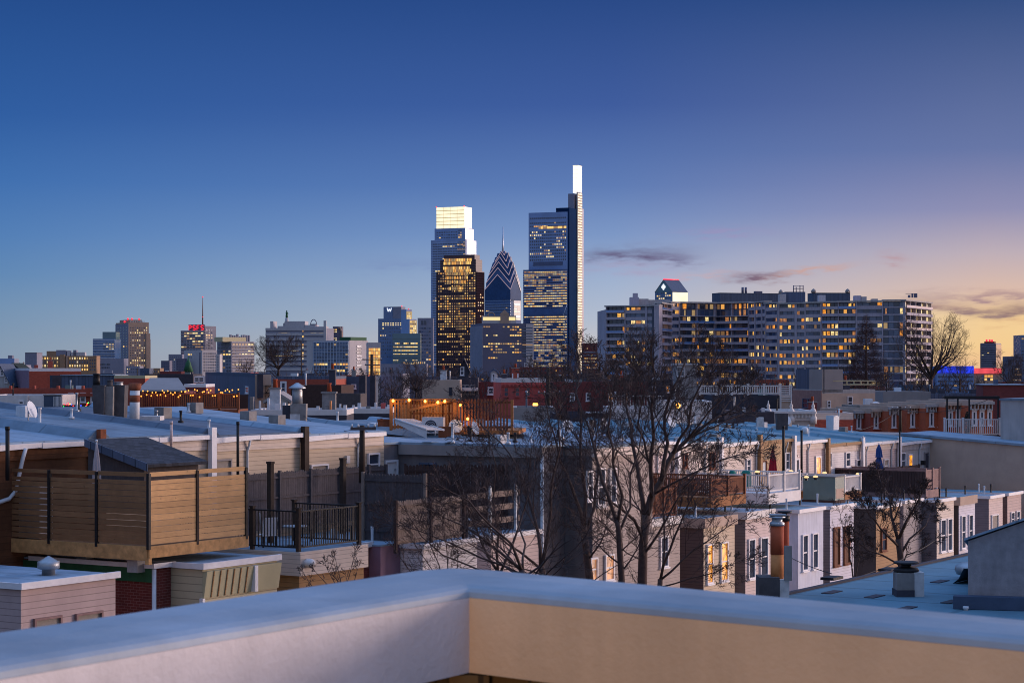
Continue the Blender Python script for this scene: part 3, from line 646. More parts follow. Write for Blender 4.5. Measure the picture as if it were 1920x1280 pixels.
# dark vent pipes up the walls
def pipe(T, px, pyt, pyb, Y, r=.065, m='iron', name='vent_pipe'):
    x = Xp(px, Y); mb = MB().tube([(x, Y, Zp(pyb, Y)), (x, Y, Zp(pyt, Y))], r, 8); mb.lathe((x, Y, Zp(pyt, Y)), [(r*1.15, -.12), (r*1.15, .0)], 8)
    mb.build(name, M[m], T, world=True)
pipe(HOUSE['h2'], 14, 799, 900, 66.9, .07); pipe(HOUSE['h3'], 321, 789, 840, 74.1, .05, 'rose_siding'); pipe(HOUSE['h4'], 446, 790, 900, 76.8, .055)
pipe(HOUSE['h11'], 1503, 806, 900, 120.5, .07); pipe(HOUSE['h16'], 1687, 808, 890, 134.2, .05); pipe(HOUSE['h15'], 1618, 817, 885, 129.2, .04, 'metal_white')
pipe(HOUSE['h12'], 1469, 798, 890, 118, .08)
world_box(HOUSE['h12'], 'chimney', 'concrete_dark', 1457, 1477, 775, 806, 121, .6, 0, .03)
world_box(HOUSE['h14'], 'chimney', 'metal_white', 1563, 1583, 779, 806, 131, .5, TH, .02)
pipe(HOUSE['h14'], 1573, 766, 780, 131.2, .06, 'metal_white')
world_box(HOUSE['h10'], 'chimney', 'parge', 1420, 1432, 782, 800, 121, .4, 0)
for k, px, py in (('h13', 1509, 804),):
    c = HOUSE[k].local(Pt(px, py, 126 if px < 1600 else 139)); mb = MB().lathe(c, [(.22, -.3), (.22, 0), (.18, .07), (.1, .12), (.02, .14)], 14); mb.build('skylight_dome', M['metal_white'], HOUSE[k])

# ---- chimney tops etc. on the short wings
world_box(HOUSE['h8'], 'chimney', 'parge', 1321, 1358, 942, 962, 104, .7, TH)

# ------------------------------------------------------------------ decks on the wings
def posts(T, pts, h, w=.1, m='iron', name='post', cap=None):
    for p in pts:
        mb = MB().box(p[0]-w/2, p[0]+w/2, p[1]-w/2, p[1]+w/2, p[2], p[2]+h)
        if cap: mb.box(p[0]-w*.7, p[0]+w*.7, p[1]-w*.7, p[1]+w*.7, p[2]+h+.002, p[2]+h+.05)
        mb.build(name, M[m], T)
# new wooden privacy deck
v = 1.0; s, zc = SZ(278.5, 1024, v)
T = Thing('roof_deck', 'new wooden roof deck enclosed by tall horizontal board fence with black posts', 'deck', RP(s, v, Zp(1051, RP(s, v).y)), TH); PD = T
hb = T.z((0,0,0), 0, 1024); ht = T.z((0,0,0), 0, 889)
fr, fl = (0, 0, 0, 0), (0, 7.6, -math.pi/2, 7.6)
Lr = T.u(fr, 463)
MB().box(.05, Lr-.05, .05, 7.55, hb-.14, hb-.02).build('floor', M['wood'], T)
mb = MB(); mb.box(0, Lr+.05, -.04, .04, 0.08, hb); mb.box(-.04, .038, .042, 7.6, 0, hb); mb.box(.04, Lr, 7.4, 7.5, 0, hb-.15); mb.build('rim_board', M['wood_base'], T)
MB().box(-.05, .1, -.05, .1, -.12, .078).build('corner_block', M['wood_base'], T)
for px in (278.5, 369, 461):
    u = T.u(fr, px) if px > 279 else 0
    MB().box(u-.05, u+.05, -.055, .05, hb-.1, ht+.03).build('post', M['post_dark' if px == 369 else 'iron'], T)
ul = [7.6-0]; 
for px in (182, 93, 8):
    u = T.u(fl, px); MB().fbox(fl, u-.05, u+.05, -.05, .06, hb-.1, ht+.03).build('post', M['iron'], T)
nb = 12; ph = (ht-hb)/nb
def boards(fc, u0, u1, gap, name, m='wood_fence'):
    mb = MB(); rr = random.Random(int(u0*100))
    for i in range(nb):
        z0 = hb+.05+ph*i+(.0 if i < nb-1 else .06); z1 = hb+.05+ph*(i+1)-gap+(.0 if i < nb-1 else .02)
        if i == nb-2: z1 -= .05
        mb.fbox(fc, u0, u1, -.02+rr.uniform(-.004, .004), .012, z0, z1)
    mb.build(name, M[m], T)
u1, u2 = T.u(fr, 369), T.u(fr, 461)
boards(fr, .052, u1-.05, .012, 'fence_panel'); boards(fr, u1+.05, u2-.05, .012, 'fence_panel')
us = [T.u(fl, p) for p in (8, 93, 182)]+[7.55]
boards(fl, us[0]+.05, us[1]-.05, .035, 'fence_panel', 'wood_fence_shade'); boards(fl, us[1]+.05, us[2]-.05, .018, 'fence_panel', 'wood_fence_shade'); boards(fl, us[2]+.05, us[3]-.0, .014, 'fence_panel', 'wood_fence_shade')
mb = MB()
for px, py in ((256, 1056), (160, 1047), (50, 1035)):
    w = T.local(Pt(px, py, RP(s, v).y+(278-px)*.021+.25)); mb2 = MB().box(w.x-.2, w.x+.2, w.y-.22, w.y+.22, -.42, -.003); mb2.build('cinder_block', M['block'], T)

w = T.mat @ Vector((.3, 7.6-us[1]+.75, hb)); Q = Thing('slit_backing', 'pale block added behind the wooden deck fence to brighten its slits', 'cabinet', w, TH)  # added pale block, stands in for light coming through the slits
MB().box(0, .6, 0, us[1]-us[0]-.9, 0, 1.75).build('body', M['white'], Q); MB().box(-.03, .63, -.03, us[1]-us[0]-.87, 1.753, 1.8).build('lid', M['concrete'], Q)
# shingled bulkhead shed behind it
v = 3.2; s = S(270, v); zb0 = Zp(905, RP(s, v).y)
T = Thing('shed', 'small blue grey shed with dark shingle lean to roof behind the wooden deck', 'shed', RP(s, v, zb0-1.0), TH)
f0 = (0, 0, 0, 0); Lw = T.u(f0, 372); ze = T.z(f0, 0, 868); fsd = (0, 3.6, -math.pi/2, 3.6); zh = T.z(fsd, T.u(fsd, 190), 827)
dep = 3.6-T.u(fsd, 190)
dep = min(3.75, max(2.5, dep))
MB().hexa([(0,0,0),(Lw,0,0),(Lw,dep,0),(0,dep,0),(0,0,ze-.05),(Lw,0,ze-.05),(Lw,dep,zh-.05),(0,dep,zh-.05)]).build('wall', M['wood_old'], T)
MB().hexa([(-.15,-.3,ze-.13),(Lw+.15,-.3,ze-.13),(Lw+.15,dep,zh-.045),(-.15,dep,zh-.045),(-.15,-.3,ze-.03),(Lw+.15,-.3,ze-.03),(Lw+.15,dep,zh+.055),(-.15,dep,zh+.055)]).build('roof', M['shingle'], T)
MB().hexa([(-.19,-.32,ze-.26),(-.153,-.32,ze-.26),(-.153,dep,zh-.18),(-.19,dep,zh-.18),(-.19,-.32,ze-.0),(-.153,-.32,ze-.0),(-.153,dep,zh+.08),(-.19,dep,zh+.08)]).build('barge_board', M['slate_blue'], T)
def umbrella(label, px, pyt, pyb, Y, cloth, w, two=False, pole='metal_white', below=1.2):
    zt, zb_ = Zp(pyt, Y), Zp(pyb, Y); T = Thing('parasol', label, 'parasol', (Xp(px, Y), Y, zb_-below), .3); H = zt-zb_; b = below
    MB().tube([(0,0,0), (0,0,H+b+.03)], .025, 8).build('pole', M[pole], T)
    mb = MB(); n = 16
    def fold(prof):
        base = len(mb.v)
        for r, z in prof:
            for k in range(n):
                rr = r*(1.0 if k % 2 == 0 else .62)*rnd.uniform(.92, 1.08); a = 2*math.pi*k/n
                mb.v.append((rr*math.cos(a), rr*math.sin(a), b+z*H))
        for i in range(len(prof)-1):
            for k in range(n):
                k2 = (k+1) % n; mb.f.append((base+i*n+k, base+i*n+k2, base+(i+1)*n+k2, base+(i+1)*n+k)); mb.m.append(0); mb.sm.append(False)
        mb.f.append(tuple(base+k for k in reversed(range(n)))); mb.m.append(0); mb.sm.append(False)
    if two: fold([(w*.85, .0), (w, .08), (w*.8, .3), (w*.5, .5), (w*.42, .52)]); fold([(w*.95, .48), (w*.9, .5), (w*.6, .8), (w*.2, .97), (.02, 1.0)])
    else: fold([(w, .0), (w*.95, .1), (w*.75, .45), (w*.45, .75), (w*.2, .95), (.02, 1.0)])
    mb.build('canopy', M[cloth], T)
    MB().lathe((0,0,0), [(.26, 0), (.26, .06), (.06, .1), (.05, .3)], 12).build('base', M['iron'], T)
    MB().ball((0,0,b+H+.03), .045, 8, 5).build('finial', M[pole], T)
umbrella('closed pale grey parasol beside the shed on the wooden deck', 181, 828, 905, 67.5, 'grey_cloth', .16)

# black railed deck on the tan wing
T = Thing('roof_deck', 'small roof deck with black metal railing on the tan wing', 'deck', RP(0, 0, HC-6.3), TH); BD = T
fr = (0.05, .05, 0, 3.6); z0 = .03
MB().box(0.0, 3.68, 0.02, 6.5, .008, .05).build('floor', M['roof2'], T)
hr = T.z(fr, 0, 957)
P00, P10, P01 = (.08, .1, .05), (3.55, .1, .05), (.08, 5.5, .05)
for a, b in ((P00, P10), ((.08, 2.1, .05), P00), ((.08, 5.5, .05), (.08, 2.1, .05)), ((3.55, 3.0, .05), P10)):
    mb = MB(); railing(mb, a, b, hr-.06, .125, .014, .05, .12, .07); mb.build('railing', M['iron'], T)
posts(T, [P00, P10, (.08, 2.1, .05), (3.55, 3.0, .05)], hr, .13, 'post_dark', cap=True)
for px, pt, pb, yy in ((507, 869, 1025, 3.2), (643, 862, 955, 3.4)):
    fc = (0, yy, 0, 4); u = T.u(fc, px); zt = T.z(fc, u, pt)
    MB().box(u-.09, u+.09, yy-.09, yy+.09, .05, zt).box(u-.11, u+.11, yy-.11, yy+.11, zt+.002, zt+.08).build('tall_post', M['post_dark'], T)
# things on that deck
def chair(label, x, y, rot, m):
    w = T.mat @ Vector((x, y, .055)); c = Thing('patio_chair', label, 'chair', w, rot, 'chairs on the black railed deck')
    MB().box(-.25, .25, -.25, .25, .4, .45).build('seat', M[m], c)
    MB().hexa([(-.25,.2,.455),(.25,.2,.455),(.25,.25,.455),(-.25,.25,.455),(-.25,.36,1.05),(.25,.36,1.05),(.25,.4,1.05),(-.25,.4,1.05)]).build('backrest', M[m], c)
    for sx in (-1, 1):
        for sy in (-1, 1): MB().box(sx*.23-.02, sx*.23+.02, sy*.23-.02, sy*.23+.02, 0, .397).build('leg', M['iron'], c)
chair('pale tall backed chair on the black railed deck nearest the corner post', 1.0, 2.2, TH+2.6, 'white'); chair('dark low chair at the back of the black railed deck', 2.4, 3.2, TH+.6, 'concrete')
tb = Thing('patio_table', 'small grey table between the chairs on the black railed deck', 'table', T.mat @ Vector((1.8, 1.6, .055)), TH)
MB().lathe((0,0,0), [(.45, .68), (.45, .72)], 16).build('table_top', M['metal'], tb); MB().tube([(0,0,.03),(0,0,.678)], .04).build('leg', M['iron'], tb); MB().lathe((0,0,0), [(.28,0),(.28,.03)], 12).build('base', M['iron'], tb)

def picket_fence(name, label, s0, v0, s1, v1, zt, hgt, m, pw=.14, jag=.06, rails=(.15, .55, .9), postm='wood', nposts=2, gap=.008, group=None, pointed=True):
    a, b = RP(s0, v0), RP(s1, v1); d = b-a; L = d.length; ang = math.atan2(d.y, d.x)
    T = Thing(name, label, 'fence', (a.x, a.y, zt-hgt), ang, group)
    mb = MB(); n = int(L/pw); rr = random.Random(int(s0*77)+5)
    for i in range(n):
        u0, u1 = i*pw, (i+1)*pw-gap; h = hgt+rr.uniform(-jag, jag)*.5; t = .02
        if pointed:
            k = .035
            for yy in (0,):
                P = [(u0,0,0),(u1,0,0),(u1,0,h-k*2),(u1-k,0,h),(u0+k,0,h),(u0,0,h-k*2)]
                mb.poly(P); mb.poly([(p[0], t, p[2]) for p in reversed(P)])
                for q in range(6):
                    p1, p2 = P[q], P[(q+1) % 6]; mb.poly([p2, p1, (p1[0], t, p1[2]), (p2[0], t, p2[2])])
        else: mb.box(u0, u1, 0, t, 0, h)
    mb.build('pickets', M[m], T)
    for r in rails: MB().box(0, L, -.045, -.003, hgt*r-.04, hgt*r+.04).build('rail', M[m], T)
    for i in range(nposts):
        u = L*(i/(max(1, nposts-1))); MB().box(u-.05, u+.05, -.1, -.002 if 0 < i < nposts-1 else .02, -.3, hgt+.05).build('post', M[postm], T)
    return T
Yq = lambda s, v: RP(s, v).y
# dark stockade fences round the black railed deck
s0, s1 = S(462, 5.6), S(735, 5.0)
picket_fence('stockade_fence', 'dark grey stockade fence along the back of the black railed deck', s0, 5.6, S(690, 5.6), 5.6, Zp(880, Yq(S(580, 5.6), 5.6)), 2.15, 'wood_old', nposts=5, postm='wood_old')
sA = S(682, 3.2); sB = S(735, 1.2)
picket_fence('stockade_fence', 'tall weathered fence panel with pale end post right of the black railed deck', sA, 3.2, sA+.25, .5, Zp(888, Yq(sA, 2)), 2.55, 'wood_old', nposts=2, postm='wood_old_warm')
sC = S(738, .5)
picket_fence('plank_fence', 'low weathered plank fence lit from the right beyond the tall panel', sC, .45, S(868, .35), .35, Zp(934, Yq(sC+2, .45)), 1.6, 'wood_old_warm', nposts=3, postm='wood_dark', rails=(.1, .35, .9))
picket_fence('stockade_fence', 'pointed dark picket fence in front of the dark stucco wall', S(760, 5.0), 5.0, S(950, 1.6), 1.6, Zp(872, Yq(S(850, 3), 3)), 2.3, 'wood_dark', nposts=3, postm='wood_dark')
picket_fence('stockade_fence', 'pointed dark picket fence below the white framed window', S(640, 6.3), 6.3, S(722, 6.3), 6.3, Zp(874, Yq(S(690, 6.3), 6.3)), 1.6, 'wood_old', nposts=2, postm='wood_old')
T = Thing('rail_fence', 'horizontal rail fence with grey posts behind the left tree branches', 'fence', RP(S(872, .4), .4, Zp(1000, Yq(S(872, .4), .4))), TH)
L = T.u((0,0,0), 974)
for k in range(3): MB().box(.0, L, -.02, .02, .25+k*.52, .48+k*.52).build('rail', M['wood_old_warm'], T)
for u in (.0, L*.42, L*.9): MB().box(u-.05, u+.05, -.12, -.022, -.2, 1.75 if u else 1.55).build('post', M['metal_white' if u else 'wood_old'], T)

# right hand decks
def sdeck(label, px0, px1, v, ytop, ybot, m, name='roof_deck', side=None, sp=.13, base=None, basem=None, postn=3, cap=None, balw=.02, thick=.05):
    s0, s1 = S(px0, v), S(px1, v); Y0 = Yq(s0, v); zt, zb_ = Zp(ytop, Y0), Zp(ybot, Y0)
    T = Thing(name, label, 'deck', RP(s0, v, zb_), TH); L = s1-s0; h = zt-zb_
    dp = side or 3.0
    MB().box(-.02, L+.02, .0, dp, -.12, .0).build('floor', M[basem or m], T)
    for a, b in (((0,.04,0),(L,.04,0)), ((0,dp,0),(0,.04,0)), ((L,.04,0),(L,dp,0))):
        mb = MB(); railing(mb, a, b, h, sp, balw, .07, .08, .09); mb.build('railing', M[m], T)
    pts = [(L*i/(postn-1), .0, 0) for i in range(postn)]+[(0, dp, 0), (0, dp/2, 0)]
    posts(T, pts, h+.06, .11, m, cap=True)
    if base:
        mb = MB(); mb.box(-.05, L+.05, -.06, -.003, -.12-base, -.0); mb.box(-.06, -.003, 0, dp, -.12-base, 0); mb.build('skirt', M[basem or m], T)
    T.h = h; T.L = L
    return T
d1 = sdeck('red brown wooden roof deck with picket railing behind the big tree', 1332, 1396, .9, 898, 933, 'wood_red', side=6.0, base=.35, basem='wood_orange', postn=3, sp=.11, balw=.028)
MB().fbox((0, 6.0, -math.pi/2, 6), 0, 2.6, .1, .14, -.1, 1.8).build('screen', M['wood_dark'], d1)
d1b = sdeck('low brown roof deck hidden by the tree trunks', 1222, 1266, .8, 918, 968, 'wood_red', side=5.0, base=.2, sp=.11, balw=.03)
d2 = sdeck('white railed roof deck with teal covered furniture and closed red umbrella', 1440, 1499, 1.6, 890, 925, 'white', side=4.6, base=.42, postn=3)
d3 = sdeck('white railed deck behind the boxy air conditioner', 1583, 1613, 1.6, 893, 924, 'white', side=4.6, base=.25, basem='wood_orange', postn=2)
d4 = sdeck('dark wooden fenced deck ending in mauve panels', 1735, 1761, 1.2, 881, 919, 'mauve_wood', side=6.6, base=.35, postn=3, sp=.09, balw=.04)
mb = MB(); fc = (0, 6.6, -math.pi/2, 6.6)
for i in range(38): mb.fbox(fc, i*.175, i*.175+.15, .06, .1, -.2, d4.h*.92)
mb.build('plank_screen', M['wood_dark'], d4)
picket_fence('deck_fence', 'long dark brown fence with post caps in front of the right hand houses', S(1516, 5.6), 5.6, S(1722, 5.6), 5.6, Zp(882, Yq(S(1620, 5.6), 5.6)), 1.2, 'wood_dark', nposts=7, postm='wood_dark', gap=.05, pointed=False)
umbrella('closed dark red parasol on the white railed deck', 1449, 840, 886, 111, 'red_cloth', .26, pole='wood', below=1.0)
umbrella('closed two tier blue parasol above the dark fence', 1648, 832, 880, 127, 'blue_cloth', .27, two=True, below=1.0)
# covered furniture
for lab, px0, px1, pt, Y, grp in (('teal covered table beside the red parasol', 1390, 1408, 882, 110, 1), ('teal covered seat at the left end of the white railed deck', 1366, 1380, 882, 108.5, 1), ('small teal covered chair right of the red parasol', 1462, 1476, 883, 112, 1)):
    x0, x1 = Xp(px0, Y), Xp(px1, Y); r = (x1-x0)/2; mb = MB(); z0 = Zp(912, Y); z1 = Zp(pt, Y)
    n = 14; prof = [(1.05, 0), (1.0, .3), (.97, .75), (.85, .92), (.5, 1.0), (.05, 1.02)]; base = 0
    for rr_, zz in prof:
        for k in range(n):
            a = 2*math.pi*k/n; q = r*rr_*(1+.1*math.cos(4*a)+rnd.uniform(-.05, .05)); mb.v.append(((x0+x1)/2+q*math.cos(a), Y+q*math.sin(a), z0+(z1-z0)*zz))
    for i in range(len(prof)-1):
        for k in range(n):
            k2 = (k+1) % n; mb.f.append((i*n+k, i*n+k2, (i+1)*n+k2, (i+1)*n+k)); mb.m.append(0); mb.sm.append(True)
    single('furniture_cover', lab, 'cover', mb, M['teal_cloth'], (((x0+x1)/2), Y, z0))
# boxy air conditioner
v = 1.3; s, zz = SZ(1566, 938, v); T = Thing('air_conditioner', 'boxy grey green air conditioner between the white railings', 'air conditioner', RP(s, v, zz), TH)
fc = (0, 2.6, -math.pi/2, 0); h_ = T.z((0,0,0), 0, 895); L = T.u((0,0,0), 1583)
MB().box(0, L, 0, 1.9, .0, h_).build('cabinet', M['ac_green'], T); MB().box(-.03, L+.03, -.03, 1.93, h_+.003, h_+.06).build('lid', M['concrete'], T)
MB().box(.1, L-.1, -.02, -.003, .1, h_*.5).build('access_panel', M['stucco_warm'], T); MB().box(-.05, L+.05, -.05, 1.95, -.18, -.003).build('plinth', M['wood_dark'], T)
# cream post-cap lamps on the decks
for i, (px, py, Y, lab) in enumerate(((1420, 884, 109, 'behind the red parasol deck corner'), (1483, 883, 114, 'right of the red parasol'), (1529, 893, 112, 'above the air conditioner, middle one'), (1512, 894, 111, 'above the air conditioner, left one'), (1577, 895, 113, 'above the air conditioner, right one'), (1546, 886, 118, 'on the far railing behind the air conditioner'), (1609, 888, 117, 'on the corner of the second white railing'))):
    w = Pt(px, py, Y); T = Thing('post_cap_lamp', 'cream post cap lamp %s' % lab, 'lamp', w-Vector((0,0,.08)), TH, 'cream lamps on the deck posts')
    MB().box(-.06, .06, -.06, .06, -.1, .03).build('base', M['iron'], T); MB().lathe((0,0,0), [(.08, .032), (.15, .06), (.12, .12), (.03, .15)], 8).build('shade', M['lamp_cream'], T)
# white railed balcony with dark pergola high on the right
t3 = HOUSE['t3']; Yb = 146
T = Thing('balcony', 'white railed balcony under a dark pergola frame beside the grey upper storey', 'balcony', (Xp(1771, Yb), Yb, Zp(815, Yb)), R_(-8))
fc = (0, 0, 0, 4); L = T.u(fc, 1875); hr = T.z(fc, 0, 785)
MB().box(0, L, 0, 2.5, -.15, 0).build('floor', M['wood_dark'], T)
for i in range(3):
    mb = MB(); railing(mb, (L*i/3, .04, 0), (L*(i+1)/3, .04, 0), hr, .13, .028, .06, .06, .08); mb.build('railing', M['white'], T)
posts(T, [(L*i/3, 0, 0) for i in range(4)], hr+.05, .13, 'white', cap=True)
for i in range(4): MB().box(L*i/3-.06, L*i/3+.06, .1, .22, -1.2, -.152).build('support', M['wood'], T)
zt = T.z(fc, 1, 748)
for u in (.2, .95, 1.75, L-.1): MB().box(u-.06, u+.06, .25, .37, 0, zt).build('pergola_post', M['iron'], T)
mb = MB(); mb.box(0, L, .22, .4, zt+.002, zt+.22); mb.box(0, .15, .402, 2.4, zt+.002, zt+.2); mb.box(L-.15, L, .402, 2.4, zt+.002, zt+.2); mb.build('pergola_beam', M['iron'], T)
w = T.mat @ Vector((1.7, 1.4, 0)); tr = Thing('potted_evergreen', 'small dark evergreen in a pot under the pergola', 'plant', w, 0)
mb = MB(); rr = random.Random(3)
for i in range(260):
    h0 = rr.uniform(.3, 1.7); r = (1.85-h0)*.33*rr.uniform(.3, 1); a = rr.uniform(0, 6.3); p = Vector((r*math.cos(a), r*math.sin(a), h0)); q = p*1.0; q.x *= 1.35; q.y *= 1.35; q.z -= .08
    t = Vector((-math.sin(a), math.cos(a), .3))*.06; mb.poly([p-t*.5, q-t, q+t])
mb.build('foliage', M['evergreen'], tr); MB().tube([(0,0,.2),(0,0,1.5)], .03).build('trunk', M['bark'], tr); MB().lathe((0,0,0), [(.16,0),(.22,.3)], 10).build('pot', M['dark'], tr)

# ---- bits and pieces on every roof of the row: pipes, patches, boxes, a few dishes
for k, h in HOUSE.items():
    q = random.Random(sum(map(ord, k))*7)
    if k in ('t3',): continue
    w = getattr(h, 'w', 3.0); v0 = max(h.v0, 0); dep = 11 if hasattr(h, 'w') else 17; rise = .9 if hasattr(h, 'w') else .0
    zf = (lambda y: h.zr+.11+rise*(y-v0)/dep) if hasattr(h, 'w') else (lambda y: h.zr+.11)
    for i in range(7):
        x, y, c = q.uniform(.8, max(1.2, w-1.0)), v0+q.uniform(.8, dep-1.2 if hasattr(h, 'w') else 5.5), q.random(); z = zf(y)
        if c < .4:
            hh = q.uniform(.35, .9); MB().lathe((x, y, z-.1), [(.11, .1), (.11, .18), (.05, .2), (.05, hh), (.065, hh+.01), (.065, hh+.07)], 8).build('vent_pipe', M[q.choice(['metal_white', 'iron', 'metal'])], h)
        elif c < .62:
            a, b = q.uniform(.3, .9), q.uniform(.3, .8); d = .9/dep*b if hasattr(h, 'w') else 0
            MB().hexa([(x,y,z+.002),(x+a,y,z+.002),(x+a,y+b,z+d+.002),(x,y+b,z+d+.002),(x,y,z+.016),(x+a,y,z+.016),(x+a,y+b,z+d+.016),(x,y+b,z+d+.016)]).build('roof_patch', M[q.choice(['roof_dark', 'roof2', 'metal_white'])], h)
        elif c < .8: MB().box(x, x+.5, y, y+.5, z-.1, z+q.uniform(.25, .5)).build('roof_hatch', M[q.choice(['parge', 'concrete', 'metal_white'])], h)
        elif c < .9 and w > 4:
            o = MB().tube([(x, y, z-.05), (x, y, z+.55)], .025, 6).build('dish_mast', M['metal'], h)
            MB().lathe((0, 0, 0), [(.02, 0), (.2, .04), (.33, .13)], 12).build('dish', M['metal_white'], h, parent=o); dd = o.children[0]; dd.location = (x, y-.05, z+.55); dd.rotation_euler = (R_(70), 0, R_(q.uniform(-60, 60)))
    for fe in h.fe if hasattr(h, 'fe') else []:
        if k in ('h1', 'h2', 'h3'): continue
        zt = max(v.co.z for ch in h.root.children if ch.name.startswith('ell_roof') for v in ch.data.vertices)
        for i in range(2):
            x, y = fe[0]+q.uniform(.4, fe[3]-.5), fe[1]+q.uniform(.5, 2.2); MB().lathe((x, y, zt-.1), [(.1, 0), (.05, .12), (.05, q.uniform(.3, .6)), (.06, .61), (.06, .66)], 8).build('vent_pipe', M[q.choice(['metal_white', 'iron'])], h)
# ------------------------------------------------------------------ the near row on this side of the alley (lower right)
DR = 5.2; ZR = HC-DR
def near(px, py, d=DR): Y = d*F/(py-HOR); return Vector((Xp(px, Y), Y, HC-d))
e0, e1 = near(1492, 1114), near(1772, 1052)
dirn = (e1-e0).normalized(); nrm = Vector((dirn.y, -dirn.x, 0))
T = Thing('low_roof_house', 'near low house with pale teal flat roof at the lower right', 'house', (e0.x, e0.y, -3), math.atan2(dirn.y, dirn.x)); NR = T
zr = ZR+3; Lr = 24
MB().box(-16, Lr, -14, 0, 0, zr-.3).build('wall', M['stucco_grey'], T)
MB().box(-16.1, Lr, -14, .1, zr-.296, zr).build('roof', M['roof_near'], T)
mb = MB(); mb.box(-2, Lr, .102, .24, zr-.22, zr+.05); mb.build('gutter', M['dark'], T)
for y in (-2.6, -5.2):
    mb = MB(); prof = [(-.4, .0), (-.25, .12), (-.12, .38), (.12, .38), (.25, .12), (.4, .0)]
    mb.v  # ridge rolls between the roofs
    yy = y
    for (p, q), (r, t) in zip(prof[:-1], prof[1:]): mb.poly([(4.2, yy+p, zr+q+.003), (Lr, yy+p, zr+q+.003), (Lr, yy+r, zr+t+.003), (4.2, yy+r, zr+t+.003)], 0, True)
    mb.build('roof_ridge', M['roof_near'], T); MB().box(4.2, Lr, y-.5, y-.41, zr+.003, zr+.03).build('ridge_shade', M['iron'], T)  # dark strip along the ridge foot is painted shade
def nbox(name, m, px0, px1, pyt, pyb, Y, dep, ang=None, parent=None, flare=0): return world_box(T, name, m, px0, px1, pyt, pyb, Y, dep, T.rot if ang is None else ang, flare, parent)
ch = nbox('chimney', 'concrete_dark', 1424, 1462, 1082, 1135, 46.4, .7, 0)
nbox('chimney_lit_side', 'parge', 1462.3, 1480, 1086, 1135, 46.42, .6, 0, parent=ch)  # white piece beside the front paints the chimney's lit right side
Y = 46.7; x = Xp(1457, Y); z = Zp(1084, Y)
mb = MB(); H1 = Zp(985, Y)-z
mb.lathe((x, Y, z), [(.15, 0), (.15, H1*.46)], 18, 0); mb.lathe((x, Y, z), [(.155, H1*.461), (.152, H1)], 18, 1)
mb.build('chimney_pot', [M['terracotta_light'], M['terracotta']], T, world=True, parent=ch)
mb = MB(); mb.lathe((x, Y, z), [(.17, H1+.002), (.17, H1+.07), (.12, H1+.1), (.12, H1+.17), (.19, H1+.18), (.19, H1+.21), (.1, H1+.23)], 16); mb.box(x-.17, x+.2, Y-.14, Y+.14, z+H1+.232, z+H1+.262); mb.build('chimney_cap', M['metal'], T, world=True, parent=ch)
x2, Y2 = Xp(1471.5, Y+.35), Y+.35; mb = MB(); mb.lathe((x2, Y2, z), [(.1, 0), (.1, H1+.08)], 14); mb.build('chimney_pot', M['terracotta'], T, world=True, parent=ch)
mb = MB(); mb.lathe((x2, Y2, z), [(.12, H1+.082), (.12, H1+.2), (.06, H1+.21), (.06, H1+.26), (.17, H1+.27), (.17, H1+.31)], 14); mb.build('chimney_cap', M['iron'], T, world=True, parent=ch)
nbox('flue_slab', 'concrete', 1471, 1485, 1023, 1088, 46.35, .1, 0, parent=ch)
c2 = nbox('chimney', 'concrete', 1682, 1714, 1074, 1122, 46.6, .5, 0); nbox('chimney_lit_side', 'parge', 1714.3, 1733, 1073, 1125, 46.62, .45, 0, parent=c2)  # its lit right side is a paler piece too
w = Pt(1699, 1062, 46.9); mb = MB(); mb.lathe(w, [(.26, -.14), (.3, -.08), (.26, -.02), (.12, 0), (.12, .06), (.3, .08), (.28, .12)], 14); mb.build('chimney_cap', M['iron'], T, world=True, parent=c2)
nbox('chimney_base', 'dark', 1681, 1715, 1106, 1126, 46.57, .55, 0, parent=c2)
w = Pt(1815, 1078, 50.5); mb = MB(); mb.lathe(w, [(.16, -.12), (.16, 0), (.28, .03), (.33, .14), (.3, .24), (.18, .31), (.03, .33)], 18); mb.build('roof_vent', M['metal'], T, world=True)
w = Pt(1811, 1150, 44); mb = MB(); mb.lathe(w, [(.05, -.05), (.05, .1), (.065, .11), (.065, .16)], 10); mb.build('vent_pipe', M['metal_white'], T, world=True)
for px, py in ((1762, 1090), (1783, 1128), (1640, 1118), (1560, 1110), (1700, 1140)):
    w = T.local(near(px, py)); MB().box(w.x-.35, w.x+.35, w.y-.12, w.y+.12, zr+.004, zr+.02).build('roof_patch', M['dark'], T)
for px, py in ((1565, 1086), (1672, 1070)):
    w = T.local(near(px, py)); MB().box(w.x-.3, w.x+.3, w.y-.1, w.y+.25, zr+.004, zr+.07).build('scupper', M['iron'], T)
# neighbour's grey wall
a = Pt(1815, 1140, 44.5); b_ = 0
T = Thing('neighbour_house', 'grey stucco upper storey with sloping top at the lower right edge', 'house', (a.x, a.y, ZR-.02), R_(-15)); fc = (0, 0, 0, 0)
u1 = 7.0; z0 = T.z(fc, .05, 1014); uu = T.u(fc, 1919); z1 = T.z(fc, uu, 978); zs = z0+(z1-z0)/uu*u1
MB().hexa([(0,0,.02),(u1,0,.02),(u1,5,.02),(0,5,.02),(0,0,z0),(u1,0,zs),(u1,5,zs-.75),(0,5,z0-.75)]).build('wall', M['roof_near_wall'], T)
MB().hexa([(-.08,-.08,z0+.015),(u1,-.08,zs+.015),(u1,5.1,zs-.75),(-.08,5.1,z0-.75),(-.08,-.08,z0+.065),(u1,-.08,zs+.065),(u1,5.1,zs-.7),(-.08,5.1,z0-.7)]).build('roof', M['roof'], T)
MB().box(-.3, u1, -.35, -.003, .03, .3).build('base_flashing', M['dark_blue'], T)

